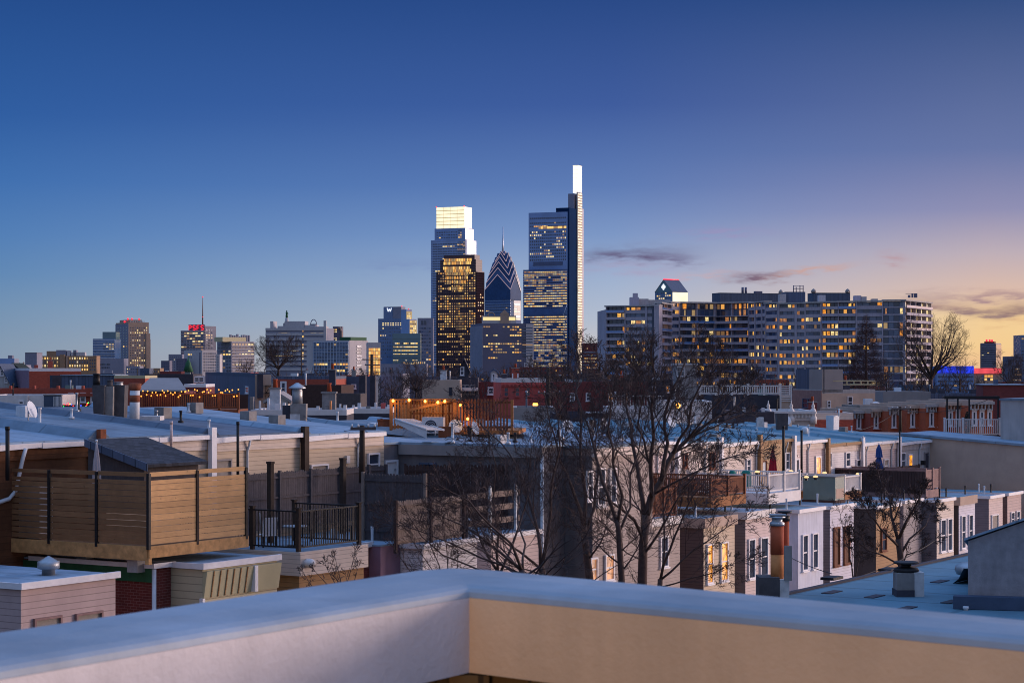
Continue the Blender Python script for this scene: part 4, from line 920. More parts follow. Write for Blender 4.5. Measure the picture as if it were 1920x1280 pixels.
# ------------------------------------------------------------------ the parapet we look over
def pp(px, py, h): Y = h*F/(py-HOR); return Vector((Xp(px, Y), Y, HC-h))
hI = .5
ic, oc = pp(880, 1103, hI), pp(838, 1060, hI)
il, ol = pp(0, 1251, hI), pp(0, 1183, hI); ir, orr = pp(1920, 1200, hI), pp(1920, 1162, hI)
il = ic+(il-ic)*1.9; ol = oc+(ol-oc)*1.9; ir = ic+(ir-ic)*1.9; orr = oc+(orr-oc)*1.9
PT = Thing('parapet', 'pale painted roof deck parapet with bluish cap across the foreground', 'parapet', (ic.x, ic.y, HC-hI-1.0), 0)
ft = .19
prof = [(0, -.02), (.012, -.008), (.04, -.001), (.12, .004), (.5, .008), (.9, .004), (.97, -.004), (1.0, -.02), (1.0, -ft)]
def strip(stations, prof, name, m):
    mb = MB()
    for (i0, o0), (i1, o1) in zip(stations[:-1], stations[1:]):
        for (w0, z0), (w1, z1) in zip(prof[:-1], prof[1:]):
            q = lambda i, o, w, z: i.lerp(o, w)+Vector((0, 0, z))
            mb.poly([q(i0,o0,w0,z0), q(i1,o1,w0,z0), q(i1,o1,w1,z1), q(i0,o0,w1,z1)], 0, True)
    return mb.build(name, M[m], PT, world=True)
def sub(i0, o0, i1, o1, n): return [(i0.lerp(i1, k/n), o0.lerp(o1, k/n)) for k in range(n+1)]
# round the outer corner a little
k = .05; oca, ocb = oc.lerp(ol, k), oc.lerp(orr, k); ocm = (oca+ocb)*.25+oc*.5
strip([(il, ol), (ic, oca)], prof, 'coping', 'coping'); strip([(ic, oca), (ic, oca*.25+ocm*.75), (ic, ocm), (ic, ocb*.25+ocm*.75), (ic, ocb)], prof, 'coping_corner', 'coping'); strip([(ic, ocb), (ir, orr)], prof, 'coping', 'coping')
for e, m in ((il, 'fascia'), (ir, 'fascia_lamplit')):
    mb = MB(); d = (e-ic).normalized(); n_ = Vector((-d.y, d.x, 0)); n_ = n_ if n_.y > 0 else -n_
    a, b = ic, e; dz = lambda p, z: p+Vector((0, 0, z))
    mb.poly([dz(a, -.0205), dz(b, -.0205), dz(b, -ft), dz(a, -ft)]); mb.poly([dz(a, -ft), dz(b, -ft), dz(b+n_*.03, -ft), dz(a+n_*.03, -ft)])
    mb.build('fascia', M[m], PT, world=True)
    mb = MB(); a2, b2 = ic+n_*.032, e+n_*.032; L = (b2-a2).length; nb_ = int(L/.145)
    for i in range(nb_):
        p, q = a2.lerp(b2, (i+.03)/nb_), a2.lerp(b2, (i+.97)/nb_); th = n_*.02
        mb.hexa([dz(p,-1.0), dz(q,-1.0), dz(q+th,-1.0), dz(p+th,-1.0), dz(p,-ft+.01), dz(q,-ft+.01), dz(q+th,-ft+.01), dz(p+th,-ft+.01)])
    mb.build('board_panel', M['panel_dark'], PT, world=True)
mb = MB(); c = ic; mb.box(c.x-.045, c.x+.045, c.y-.02, c.y+.06, HC-hI-1.0, HC-hI-ft-.004); mb.build('corner_post', M['panel_dark'], PT, world=True)
mb = MB(); z = HC-hI-1.05; mb.poly([(-6, -3, z), (6, -3, z), (6, 4.66, z), (-6, 4.66, z)]); struct('roof_deck_floor', mb, M['roof2'])

# ------------------------------------------------------------------ the rows and roofs further off
# red brick rear row at the left
T = building('brick_row_house', 'low red brick row with white framed windows at the far left', 'house', -60, -60, 176, 250, 729, 2, 'brick', 'roof_dark', Lb=12, par=.4)
for a, b, c, d in ((110, 115, 739, 757), (130, 136, 738, 756), (152, 159, 738, 752), (172, 176, 738, 752)): winpx(T, T.a, a, b, c, d, fw=.15)
for px in (14, 58, 103, 150): bpx(T, 'chimney', 'brick', px, px+4, 723, (1, 2))
T.root  # cornice
MB().fbox(T.a, 0, T.La, .01, .35, T.H-.9, T.H-.5).build('cornice', M['brick'], T)
T = building('house', 'white painted low building beside the grey rooftop cooler', 'house', -40, -40, 101, 190, 741, 0, 'white', 'roof', Lb=10, par=.3)
winpx(T, T.a, 37, 43, 753, 761, fw=.1); MB().fbox(T.a, T.u(T.a, 50), T.u(T.a, 53), .02, .2, 0, T.H).build('downspout', M['white'], T)
T = Thing('air_conditioner', 'large slatted rooftop cooler behind the pale roof at the left', 'air conditioner', Pt(82, 763, 92), R_(8))
MB().box(0, .42, 0, .8, 0, .52).box(.425, .76, 0, .8, 0, .52).build('cabinet', M['dark_blue'], T)
mb = MB()
for i in range(6): mb.box(.43+i*.055, .46+i*.055, -.02, -.003, .04, .48)
mb.build('grille', M['metal_white'], T); MB().box(-.03, .79, -.03, .83, .523, .56).build('lid', M['concrete'], T)
T = Thing('string_lights', 'coloured festive lights on a dark railing at the left', 'string lights', Pt(116, 768, 150), 0)
f = (0, 0, 0, 0); L = T.u(f, 181)
MB().box(0, L, 0, .05, .1, .36).build('railing_board', M['iron'], T); rr = random.Random(9)
for i in range(26): MB().ball((rr.uniform(0, L), -.06, .33+.14*math.sin(i*1.3)+rr.uniform(-.06, .06)), .045, 6, 4).build('bulb', M[rr.choice(['xmas_r', 'xmas_b', 'xmas_r', 'xmas_g', 'xmas_y'])], T)
T = building('house', 'brick house with a mauve grey side wall at the far left', 'house', 23, 55, 152, 320, 690, 20, 'brick', 'roof', Lb=None, par=.5, coping='trim')
MB().fbox(T.b, 0, T.Lb, .01, .1, 0, T.H-.4).build('side_wall', M['mauve'], T); bpx(T, 'chimney', 'brick', 68, 73, 684, (1, 3)); bpx(T, 'stair_head', 'dark', 84, 118, 703, (-9, -6), zb=0)
# small gabled houses, far left
def gable_house(name, label, x0, x1, ye, yr, Y, wall, roof, dep=9, al=0, group=None, zb=-6, wins=(), slant=False):
    al = R_(al); X, Y_, La, Lb = cbox(x0, x0, x1, Y, al, None, dep)
    T = Thing(name, label, 'house', (X, Y, zb), al, group); he, hr = Zp(ye, Y)-zb, Zp(yr, Y)-zb; T.a = face_a(La); T.La = La; T.H = he
    m = La/2; mb = MB(); mb.box(0, La, 0, dep, 0, he)
    mb.poly([(0,0,he),(La,0,he),(m,0,hr)]); mb.poly([(La,dep,he),(0,dep,he),(m,dep,hr)]); mb.build('wall', M[wall], T)
    mb = MB(); o = .25; t = .18; s = (hr-he)/m
    for sg in (0, 1):
        xa = -o if sg == 0 else La+o; P = [(xa, -o, he-s*o+.02), (m, -o, hr+.02), (m, dep+o, hr+.02), (xa, dep+o, he-s*o+.02)]
        mb.poly(P); Q = [(p[0], p[1], p[2]+t) for p in P]; mb.poly(Q)
        for i in range(4): j = (i+1) % 4; mb.poly([P[i], P[j], Q[j], Q[i]])
    mb.build('roof', M[roof], T)
    for w in wins: winpx(T, T.a, *w, fw=.1)
    return T
gable_house('gabled_house', 'pale grey gabled house with dark roof cut by the left edge', -22, 20, 722, 684, 330, 'stucco_light', 'dark_blue', wins=((2, 6, 694, 703), (10, 13, 708, 716)))
gable_house('gabled_house', 'dark green roofed house behind the grey gable at the left', 4, 42, 696, 682, 420, 'dark_blue', 'evergreen')
building('house', 'long low building with bluish metal roof left of the stone chimney', 'house', 115, 115, 214, 300, 704, 0, 'slate_blue', 'roof', Lb=10, par=0)
building('house', 'brick house with lime coloured roof edge right of the stone chimney', 'house', 214, 214, 272, 290, 704, 0, 'brick', 'roof_dark', Lb=10, par=.4, coping='olive_panel')
building('house', 'long black roofed building behind the deck with string lights', 'house', 272, 272, 362, 330, 701, 0, 'dark', 'roof_dark', Lb=10, par=.5)
T = building('house', 'small pale rooftop box with glass panes left of the slate blue house', 'house', 364, 364, 386, 300, 705, 0, 'white', 'roof', Lb=5, par=.3); winpx(T, T.a, 366, 372, 708, 715, fw=.1); winpx(T, T.a, 374, 381, 708, 715, fw=.1)
building('house', 'maroon brick wall below the grey sloping roof', 'house', 345, 345, 386, 200, 720, 0, 'maroon', 'roof', Lb=6, par=.3, coping='trim')
# grey sloping roof behind the string light deck
a, b, c, d = Pt(262, 711, 175), Pt(318, 710, 190), Pt(345, 731, 175), Pt(262, 734, 165)
T = Thing('shed', 'grey sloping shed roof behind the string light deck', 'shed', (Xp(262, 170), 170, 0), 0)
L = T.u((0,0,0), 346); he, hr = Zp(732, 170), Zp(710, 170)
MB().box(0, L, 0, 6, 0, he-.1).build('wall', M['maroon'], T)
MB().hexa([(-.2,-.2,he-.095),(L+.2,-.2,he-.095),(L*.6,6,hr-.1),(-.2,6,hr-.1),(-.2,-.2,he+.05),(L+.2,-.2,he+.05),(L*.6,6,hr+.05),(-.2,6,hr+.05)]).build('roof', M['stucco_grey'], T)
# slate blue house
T = building('house', 'boxy slate blue house with one small white window and beige right wall', 'house', 385, 478, 508, 210, 700, 12, 'slate_blue', 'roof', par=.4, coping='dark_blue')
MB().fbox(T.a, .01, T.La+.02, .01, .12, 0, T.H-.1).build('side_wall', M['stucco_warm'], T); winpx(T, T.b, 461, 466, 726, 735, fw=.12); bpx(T, 'stair_head', 'dark', 482, 491, 701, (-.14, -1.5), zb=T.H-2.5)
mb = MB()
for i in range(5):
    z = T.H-1.2-i*.75; mb.fbox(T.a, T.La*.62, T.La*.98, .15, .75, z-.05, z); mb.tube([(T.La*.64, -.7, z), (T.La*.64, -.7, z-.75)], .03); mb.tube([(T.La*.96, -.7, z), (T.La*.7, -.3, z-.75)], .03)
mb.build('fire_escape', M['iron'], T)
T = building('house', 'dark red brick house with white door frame in the left middle distance', 'house', 518, 518, 628, 270, 705, -4, 'brick', 'roof_dark', Lb=10, par=.4, coping='slate_blue'); winpx(T, T.a, 529, 534, 718, 737, fw=.25)
T = building('house', 'low dark house under the telephone pole', 'house', 628, 628, 700, 280, 706, 0, 'dark_blue', 'roof', Lb=10, par=.4)
winpx(T, T.a, 660, 666, 722, 727, fw=.15)
T = building('house', 'dark low house with string of small windows behind the pale roofs', 'house', 545, 545, 640, 180, 722, -6, 'wood_dark', 'roof', Lb=6, par=.4)
T = building('house', 'grey green slatted terrace enclosure left of the dark chimney', 'house', 606, 606, 676, 160, 738, -3, 'wood_old', 'roof_teal', Lb=4, par=.2)
gable_house('shed', 'small white gabled roof shed left of the silver flue', 502, 540, 752, 740, 125, 'white', 'stucco_grey', dep=3)
T = building('house', 'low white parapet wall strewn with vents in the left middle distance', 'house', 470, 470, 650, 112, 768, 0, 'dark', 'roof', Lb=5, par=.3, coping='white')
for i, (px, yt, m, w) in enumerate(((481, 752, 'metal_white', 3), (497, 747, 'metal_white', 4), (512, 757, 'white', 9), (526, 756, 'white', 5), (606, 760, 'concrete', 7), (615, 752, 'terracotta_light', 3), (633, 758, 'metal_white', 3), (641, 760, 'white', 6), (590, 762, 'white', 5))): bpx(T, 'vent', m, px, px+w, yt, (1, 1.3))
bpx(T, 'chimney', 'concrete', 466, 473, 744, (.5, .9))
T = building('house', 'cluttered low white roofs right of the silver flue', 'house', 650, 650, 732, 125, 766, 0, 'dark', 'roof', Lb=6, par=.3, coping='white')
for i, (px, yt, m, w) in enumerate(((658, 760, 'white', 4), (668, 756, 'metal_white', 6), (684, 762, 'concrete', 8), (700, 755, 'white', 4), (712, 756, 'brick_pink', 8), (724, 759, 'white', 6))): bpx(T, 'vent', m, px, px+w, yt, (1, 1.3))
T = building('house', 'dark brick chimney stack block beside the telephone pole', 'chimney', 673, 673, 685, 200, 704, 0, 'dark', 'dark', Lb=2, par=.2)
T = building('house', 'smaller dark chimney block right of the telephone pole', 'chimney', 694, 694, 703, 215, 704, 0, 'dark', 'dark', Lb=2, par=.2)
T = building('house', 'pale beige rendered house left of the dark dormer house', 'house', 792, 792, 862, 240, 712, 0, 'stucco_warm', 'roof', Lb=9, par=.4); winpx(T, T.a, 843, 847, 727, 739, frame=M['dark'])
T = building('house', 'dark fronted house with white window strips below the dormer', 'house', 850, 850, 896, 250, 708, 0, 'dark', 'roof_dark', Lb=9, par=.4)
for a in (865, 873, 883): winpx(T, T.a, a, a+6, 722, 738, frame=M['stucco_grey'], sash=False)
MB().fbox(T.a, 0, T.La, .02, .5, T.H-1.6, T.H-1.2).build('cornice', M['white'], T)
gable_house('dormer', 'tall dark dormer with pyramid cap and one white window', 861, 879, 694, 674, 258, 'dark', 'dark', dep=3, wins=((864, 869, 689, 702),))
gable_house('dormer', 'narrow pale blue dormer with a slim window', 920, 932, 698, 694, 262, 'white', 'slate_blue', dep=2, wins=((924, 927, 702, 713),))
T = building('house', 'dark maroon house left of the salmon pink brick house', 'house', 895, 895, 940, 255, 716, 0, 'maroon', 'roof', Lb=9, par=.4); winpx(T, T.a, 917, 924, 728, 737, fw=.2)
T = building('house', 'salmon pink brick house with three windows and white cornice', 'house', 939, 939, 1023, 240, 709, 6, 'brick_pink', 'roof', Lb=9, par=.5, coping='white')
for a in (946, 967, 987): winpx(T, T.a, a, a+6, 727, 742, frame=M['brick_pink'], fw=.1)
mb = MB()
for i in range(34): mb.fbox(T.a, T.La*(i+.2)/34, T.La*(i+.7)/34, .01, .18, T.H-1.0, T.H-.7)
mb.build('dentils', M['brick_pink'], T); 
for px in (962, 972): bpx(T, 'vent', 'metal_white', px, px+2, 700, (1, 1.2))
T = building('house', 'long dark brick terrace with lit windows behind the bare branches', 'house', 1035, 1035, 1215, 230, 716, 0, 'maroon', 'roof', Lb=9, par=.5)
for a, m in ((1142, 'curtain'), (1172, 'warm_room'), (1100, 'pane'), (1070, 'pane')): winpx(T, T.a, a, a+6, 738, 750, pane=M[m], fw=.1)
T = building('house', 'low dark house with two lit windows behind the tree crown', 'house', 1210, 1210, 1300, 235, 712, 0, 'dark', 'roof', Lb=9, par=.5)
for a, m in ((1224, 'curtain'), (1250, 'curtain')): winpx(T, T.a, a, a+4, 724, 734, pane=M[m], fw=.1)
T = building('house', 'pale glass walled rooftop room behind the tree crown', 'house', 1268, 1268, 1306, 220, 684, 0, 'stucco_grey', 'white', Lb=5, par=.0); winpx(T, T.a, 1270, 1282, 688, 704)
# white balustrade on a long dark wall
T = building('house', 'long dark wall topped by a white balustrade', 'house', 1335, 1335, 1463, 205, 741, 0, 'dark', 'roof', Lb=9, par=.2)
Q = Thing('balustrade', 'white balustrade along the long dark wall', 'railing', T.mat @ Vector((0, 0, T.H)), T.rot); f = (0, 0, 0); ua = Q.u(f, 1312)
hq = Q.z(f, 0, 722); n = 5; L = T.La
for i in range(n):
    mb = MB(); railing(mb, (ua+(L-ua)*i/n, .1, 0), (ua+(L-ua)*(i+1)/n, .1, 0), hq, .22, .05, .14, .12, .14); mb.build('railing', M['white'], Q)
posts(Q, [(ua+(L-ua)*i/n, .0, 0) for i in range(n+1)], hq+.1, .2, 'white', cap=True)
Q = Thing('stair_tower', 'white slatted stair tower at the end of the balustrade', 'stair', (Xp(1463, 204), 204, Zp(766, 204)), 0); L = Q.u((0,0,0), 1485); zt = Q.z((0,0,0), 0, 720)
for u in (0, L-.12): 
    for y in (0, 1.2): MB().box(u, u+.12, y, y+.12, 0, zt).build('post', M['white'], Q)
mb = MB()
for i in range(9): z = zt*.3+i*zt*.075; mb.box(.125, L-.125, .02, .1, z, z+.1)
mb.build('slats', M['white'], Q); MB().box(0, L, .121, 1.2, 0, zt*.52).build('landing', M['stucco_warm'], Q)
# penthouse with railing
T = building('house', 'brownish flat building with stepped rooftop penthouse and pale railing', 'house', 1487, 1541, 1641, 215, 730, 20, 'stucco_warm', 'roof', par=.4, coping='stucco_light')
MB().fbox(T.b, 0, T.Lb, .01, .1, 0, T.H-.1).build('side_wall', M['mauve_wood'], T)
fb = T.b; winpx(T, (fb[0]-.1, fb[1], fb[2]), 1506, 1515, 748, 763, frame=M['slate_blue']); winpx(T, (fb[0]-.1, fb[1], fb[2]), 1516, 1525, 748, 763, frame=M['slate_blue'])
p = bpx(T, 'penthouse', 'slate_blue', 1543, 1546, 692, (-.0, 6)); o = T.b; up0, up1 = T.u(o, 1517), T.Lb
MB().fbox(o, up0, up1, -2.5, -.02, T.H-.3, T.z(o, up1, 692)).build('penthouse', M['stucco_grey'], T)
u0, u1 = T.u(T.a, 1545), T.u(T.a, 1566); zt = T.z(T.a, u0, 692); mb = MB()
for i in range(8):
    a, b = i/8, (i+1)/8; ha, hb2 = [T.H+(zt-T.H)*(1-t)**2.2 for t in (a, b)]; x0, x1 = u0+(u1-u0)*a, u0+(u1-u0)*b
    mb.hexa([(x0,.4,T.H),(x1,.4,T.H),(x1,.7,T.H),(x0,.7,T.H),(x0,.4,ha),(x1,.4,hb2),(x1,.7,hb2),(x0,.7,ha)])
mb.build('curved_wing_wall', M['white'], T)
u1, u2 = T.u(T.a, 1562), T.La; mb = MB(); railing(mb, (u1, .05, T.H), (u2, .05, T.H), T.z(T.a, u2, 713)-T.H, 1.4, .05, .1, .45, .1); railing(mb, (u2, .05, T.H), (u2, 6, T.H), T.z(T.a, u2, 713)-T.H, 1.4, .05, .1, .45, .1); mb.build('railing', M['olive_panel'], T)
winpx(T, T.a, 1552, 1556, 752, 763); winpx(T, T.a, 1590, 1597, 744, 763, pane=M['dark'])
# victorian cornices
T = building('house', 'pale ornate cornice with scrolled finials above the teal roofs', 'house', 1450, 1450, 1528, 175, 770, 0, 'white', 'roof_teal', Lb=9, par=.4)
mb = MB(); mb.fbox(T.a, 0, T.La, .01, .5, T.H-.25, T.H-.05); mb.fbox(T.a, 0, T.La, .01, .3, T.H-.8, T.H-.26)
for i in range(30): mb.fbox(T.a, T.La*(i+.25)/30, T.La*(i+.75)/30, .302, .42, T.H-.6, T.H-.28)
mb.build('cornice', M['white'], T)
for px in (1440, 1483, 1524):
    u = T.u(T.a, px); mb = MB(); mb.lathe((u, -.2, T.H-1.1), [(.3, 0), (.34, .5), (.22, .7), (.3, .95), (.24, 1.2), (.1, 1.35), (.16, 1.5), (.05, 1.75), (.02, 2.0)], 10); mb.build('finial', M['white'], T)
T = building('house', 'brick house with cream cornice left of the orange brick terrace', 'house', 1528, 1528, 1600, 182, 774, 0, 'brick', 'roof_teal', Lb=9, par=.6, coping='cream_siding')
bpx(T, 'chimney', 'terracotta', 1576, 1583, 769, (1, 2))
# orange brick terrace, house by house
xs = [1600, 1632, 1665, 1700, 1735, 1772, 1816, 1862]
for i, (a, b) in enumerate(zip(xs[:-1], xs[1:])):
    lab = ['brown brick house at the left end of the orange terrace', 'brown brick terrace house with one golden lit window', 'orange brick terrace house with telephone pole in front', 'orange brick terrace house right of the telephone pole', 'orange brick terrace house with slim paired windows', 'orange brick terrace house directly behind the pergola posts', 'orange brick terrace house behind the pergola at the right end'][i]
    Y = 196-i*1.5
    T = building('terrace_house', lab, 'house', a, a, b, Y, 766-i*2.6 if i > 1 else 768-i*3, 12, 'brick_orange' if i > 1 else 'brick', 'roof_teal', Lb=9, par=.5, group='orange brick terrace houses', coping='stucco_warm')
    w = b-a; lit = i == 1
    for j in range(2 if w < 40 else 3):
        px = a+w*(j+.6)/(2.3 if w < 40 else 3.2); winpx(T, T.a, px, px+3.4, 779-i, 801-i, pane=LIT[0] if (lit and j == 1) else M['pane'], fw=.14, sash=False)
        u = T.u(T.a, px+1.7); MB().fbox(T.a, u-.26, u+.26, .02, .16, T.z(T.a, u, 779-i)+.15, T.z(T.a, u, 775-i)+.15).build('lintel', M['white'], T)
    mb = MB(); mb.fbox(T.a, 0, T.La-.02, .01, .4, T.H-.35, T.H-.1)
    for k in range(7): mb.fbox(T.a, T.La*(k+.3)/7, T.La*(k+.6)/7, .01, .3, T.H-.85, T.H-.36)
    mb.build('cornice', M['stucco_warm' if i % 2 else 'stucco_light'], T)
building('house', 'long pale grey flat roofed building at the right middle distance', 'house', 1656, 1656, 1745, 270, 734, 0, 'stucco_grey', 'roof', Lb=12, par=.3)
T = building('house', 'low bluish roofs with vents right of centre', 'house', 1745, 1745, 1852, 275, 738, 0, 'slate_blue', 'roof_teal', Lb=12, par=.3)
for px, w, yt, m in ((1752, 8, 728, 'dark'), (1768, 10, 731, 'dark'), (1800, 4, 742, 'white'), (1826, 12, 730, 'dark')): bpx(T, 'vent', m, px, px+w, yt, (2, 3))
T = building('house', 'maroon brick house end with sloping snowy looking roof edge at the right', 'house', 1843, 1843, 1922, 260, 722, -8, 'maroon', 'roof', Lb=10, par=.0); bpx(T, 'chimney', 'slate_blue', 1868, 1876, 712, (3, 4))
T = building('house', 'small dome topped grey house behind the penthouse railing', 'house', 1600, 1600, 1655, 200, 760, 0, 'concrete', 'roof_teal', Lb=7, par=.3); c = (T.La*.93, 3, T.H-.3); MB().lathe(c, [(.7, 0), (.62, .3), (.4, .55), (.02, .65)], 14).build('dome', M['metal_white'], T); bpx(T, 'chimney', 'metal_white', 1628, 1643, 748, (2, 3))
T = building('house', 'teal roofed house below the white stair tower', 'house', 1380, 1380, 1452, 165, 772, 0, 'dark', 'roof_teal', Lb=9, par=.3)
for px, w, yt, m in ((1396, 6, 764, 'white'), (1415, 4, 760, 'brick'), (1432, 5, 765, 'white')): bpx(T, 'vent', m, px, px+w, yt, (1, 1.6))
T = building('house', 'white stair walls with a lamp glowing behind the tree', 'house', 1240, 1240, 1335, 170, 752, 0, 'white', 'roof', Lb=8, par=.3)
w = Pt(1271, 760, 168); Q = Thing('wall_lamp', 'glowing amber lamp seen through the tree', 'lamp', w, 0); MB().ball((0,0,0), .22, 10, 6).build('globe', M['bulb'], Q); MB().box(-.08, .08, .1, 1.2, -.05, .05).build('bracket', M['iron'], Q)
w = Pt(1004, 758, 200); Q = Thing('wall_lamp', 'orange lamp beside the salmon pink house', 'lamp', w, 0); MB().box(-.25, .25, -.1, .1, -.12, .12).build('shade', M['bulb'], Q); MB().box(-.05, .05, .1, .6, -.05, .05).build('bracket', M['iron'], Q)
T = building('house', 'low white roofs below the salmon pink house', 'house', 962, 962, 1040, 150, 764, 0, 'stucco_grey', 'roof', Lb=8, par=.3)
T = building('house', 'white railed low house among the tree branches', 'house', 1140, 1140, 1245, 150, 764, 0, 'white_siding', 'roof', Lb=8, par=.3)
mb = MB(); railing(mb, (0, .05, T.H), (T.La, .05, T.H), .9, .2, .03, .08, .1, .08); mb.build('railing', M['white'], T)
T = building('house', 'dark roofed house with black flues behind the tree trunks', 'house', 1035, 1035, 1140, 140, 775, 0, 'dark', 'roof_dark', Lb=8, par=.3)
for px in (1060, 1084, 1110): bpx(T, 'flue', 'iron', px, px+3, 766, (1, 1.2))

# ------------------------------------------------------------------ rooftop decks with warm lights
Y = 108
T = Thing('roof_deck', 'red brown roof deck edged with zigzag warm string lights', 'deck', (Xp(266, Y), Y, Zp(768, Y)), 0); f = (0, 0, 0)
L = T.u(f, 447); h = T.z(f, 0, 735); u1 = T.u(f, 335)
MB().box(0, L, 0, 4, -.2, 0).build('floor', M['wood_red'], T)
for i, (a, b) in enumerate(((0, u1), (u1, u1+(L-u1)*.36), (u1+(L-u1)*.36, u1+(L-u1)*.68), (u1+(L-u1)*.68, L))):
    mb = MB(); railing(mb, (a, .05, 0), (b, .05, 0), h*.92, .11, .022, .06, .1, .1); mb.build('railing', M['wood_red'], T)
posts(T, [(a, .02, 0) for a in (0, u1, u1+(L-u1)*.36, u1+(L-u1)*.68, L)], h, .12, 'wood_red')
MB().box(0, u1, .3, .36, 0, h*.9).build('privacy_wall', M['maroon'], T)
mb = MB(); mb.box(0, L, 3.9, 3.95, 0, h*.8); mb.build('back_wall', M['wood_dark'], T)
def bulbs(label, T, pts, r, m, wire=True):
    Q = Thing('string_lights', label, 'string lights', T.mat @ Vector(pts[0]), T.rot)
    q = [Vector(p)-Vector(pts[0]) for p in pts]
    if wire: MB().tube([p+Vector((0,0,r*1.3)) for p in q], .012, 4).build('wire', M['iron'], Q)
    for p in q: MB().ball(p, r, 8, 6, 1.15).build('bulb', M[m], Q)
    return Q
rr = random.Random(4); pts = []
for i in range(44): pts.append((L*i/43+rr.uniform(-.05, .05), -.06-.05*(i % 2), h*.96+.2*abs(math.sin(i*.62+rr.uniform(-.5, .5)))*rr.uniform(.3, 1.1)-.22*(1 if rr.random() < .35 else 0)))
bulbs('zigzag of small warm bulbs along the red brown deck', T, pts, .036, 'bulb_small')
Y = 95.5; T = Thing('roof_deck', 'slatted wooden roof deck glowing from hanging warm bulbs', 'deck', (Xp(733, Y), Y, Zp(806, Y)), R_(-5)); WD = T; f = (0, 0, 0)
u1 = T.u(f, 852); h = T.z(f, 1, 746)
MB().box(0, u1+3.0, -.02, 4.2, -.18, -.0).build('floor', M['wood_orange'], T)
def slats(fc, u0, u1, z0, z1, name, sp=.15, w=.085, d=0.0, m='wood_orange'):
    mb = MB(); n = int((u1-u0)/sp)
    for i in range(n): mb.fbox(fc, u0+i*sp, u0+i*sp+w, d-.02, d+.02, z0, z1)
    mb.fbox(fc, u0, u1, d-.06, d-.022, z0+.1, z0+.2); mb.fbox(fc, u0, u1, d-.06, d-.022, z1-.2, z1-.1); mb.build(name, M[m], T)
slats(f, 0, u1, .0, h*.93, 'slat_screen'); MB().box(-.03, u1, -.05, .07, h*.93+.002, h*.98).build('cap_rail', M['wood_orange'], T)
MB().box(.1, u1, 2.2, 2.3, 0, h*.85).build('back_wall', M['tan_siding'], T)
f2 = (u1, .0, R_(58-(-5)), 0); uu = T.u(f2, 884)
slats((u1+.06, 0, 0, 0), 0.02, T.u((u1, 0, 0, 0), 886)-u1, 0, h*.62, 'slat_screen', .16, .07)
f3 = (T.u((u1, 0, 0, 0), 886), 0, 0, 0); u3 = T.u((0, 0, 0, 0), 960)
slats((0, 0, 0), f3[0]+.05, u3, .0, T.z((0,0,0), u3, 748), 'slat_screen', .15, .085, m='wood_red')
posts(T, [(u1, 0, 0), (f3[0], 0, 0), (u3, 0, 0), (0, 0, 0)], h*.95, .12, 'wood_orange')
zt = h*.96; mb = MB(); a = Vector((u1, -.05, zt)); b = Vector((f3[0], -.05, h*.63)); mb.hexa([a+Vector((0,-.03,-.08)), b+Vector((0,-.03,-.08)), b+Vector((0,.03,-.08)), a+Vector((0,.03,-.08)), a+Vector((0,-.03,.04)), b+Vector((0,-.03,.04)), b+Vector((0,.03,.04)), a+Vector((0,.03,.04))]); mb.build('stair_rail', M['wood_orange'], T)
q = []
for px, py in ((737, 751), (767, 750), (797, 752), (821, 754), (834, 752), (863, 759), (877, 785)):
    u = T.u((0, -.12, 0), px); q.append((u, -.12, T.z((0, -.12, 0), u, py)))
bulbs('row of large warm bulbs hung on the slatted wooden deck', T, q, .06, 'bulb')
for i in (0, 2, 3, 5, 6):
    ld = bpy.data.lights.new('deck_bulb_light', 'POINT'); ld.energy = 8; ld.color = (1, .52, .14); ld.shadow_soft_size = .08
    lo = bpy.data.objects.new('deck_bulb_light', ld); COL.objects.link(lo); lo.location = T.mat @ (Vector(q[i])+Vector((.05, -.3 if i < 4 else -.25, -.12)))
ld = bpy.data.lights.new('deck_bulb_light', 'POINT'); ld.energy = 20; ld.color = (1, .5, .14); ld.shadow_soft_size = .1
lo = bpy.data.objects.new('deck_bulb_light', ld); COL.objects.link(lo); lo.location = T.mat @ Vector((u1*.6, 1.2, h*.7))
for k in (.2, .55, .85):
    ld = bpy.data.lights.new('deck_bulb_light', 'POINT'); ld.energy = 6; ld.color = (1, .5, .16); ld.shadow_soft_size = .1
    lo = bpy.data.objects.new('deck_bulb_light', ld); COL.objects.link(lo); lo.location = (Xp(266+k*181, 108), 107.3, Zp(735, 107.3))
# outdoor unit and tilted white rack in front of that deck
Y = 94.2; T = Thing('air_conditioner', 'white outdoor cooling unit with dark fan in front of the glowing deck', 'air conditioner', Pt(791, 815, Y), R_(-12))
L = T.u((0,0,0), 831); h = T.z((0,0,0), 0, 782); MB().box(0, L, 0, .38, 0.06, h).build('cabinet', M['white'], T)
mb = MB(); n = 20; c = (L*.42, -.006, h*.5); mb.poly([(c[0]+h*.36*math.cos(2*math.pi*k/n), c[1], c[2]+h*.36*math.sin(2*math.pi*k/n)) for k in range(n)]); mb.build('fan', M['dark'], T)
mb = MB()
for k in range(4): r = h*.1*(k+.6); mb.tube([(c[0]+r*math.cos(2*math.pi*j/n), -.03, c[2]+r*math.sin(2*math.pi*j/n)) for j in range(n+1)], .008, 4)
mb.build('fan_guard', M['metal_white'], T); MB().box(.05, .12, 0, .38, 0, .058).box(L-.12, L-.05, 0, .38, 0, .058).build('foot', M['iron'], T)
Y = 93.2; a, b = Pt(741, 785, Y+1), Pt(800, 805, Y-.6); T = Thing('rack', 'tilted white slatted rack lying on the blue roof', 'rack', (a.x, a.y, b.z-.2), 0)
mb = MB(); d = b-a; w_ = Vector((.75, .9, -.05))
for t in (0, 1): mb.tube([T.local(a+w_*t), T.local(b+w_*t)], .05, 6)
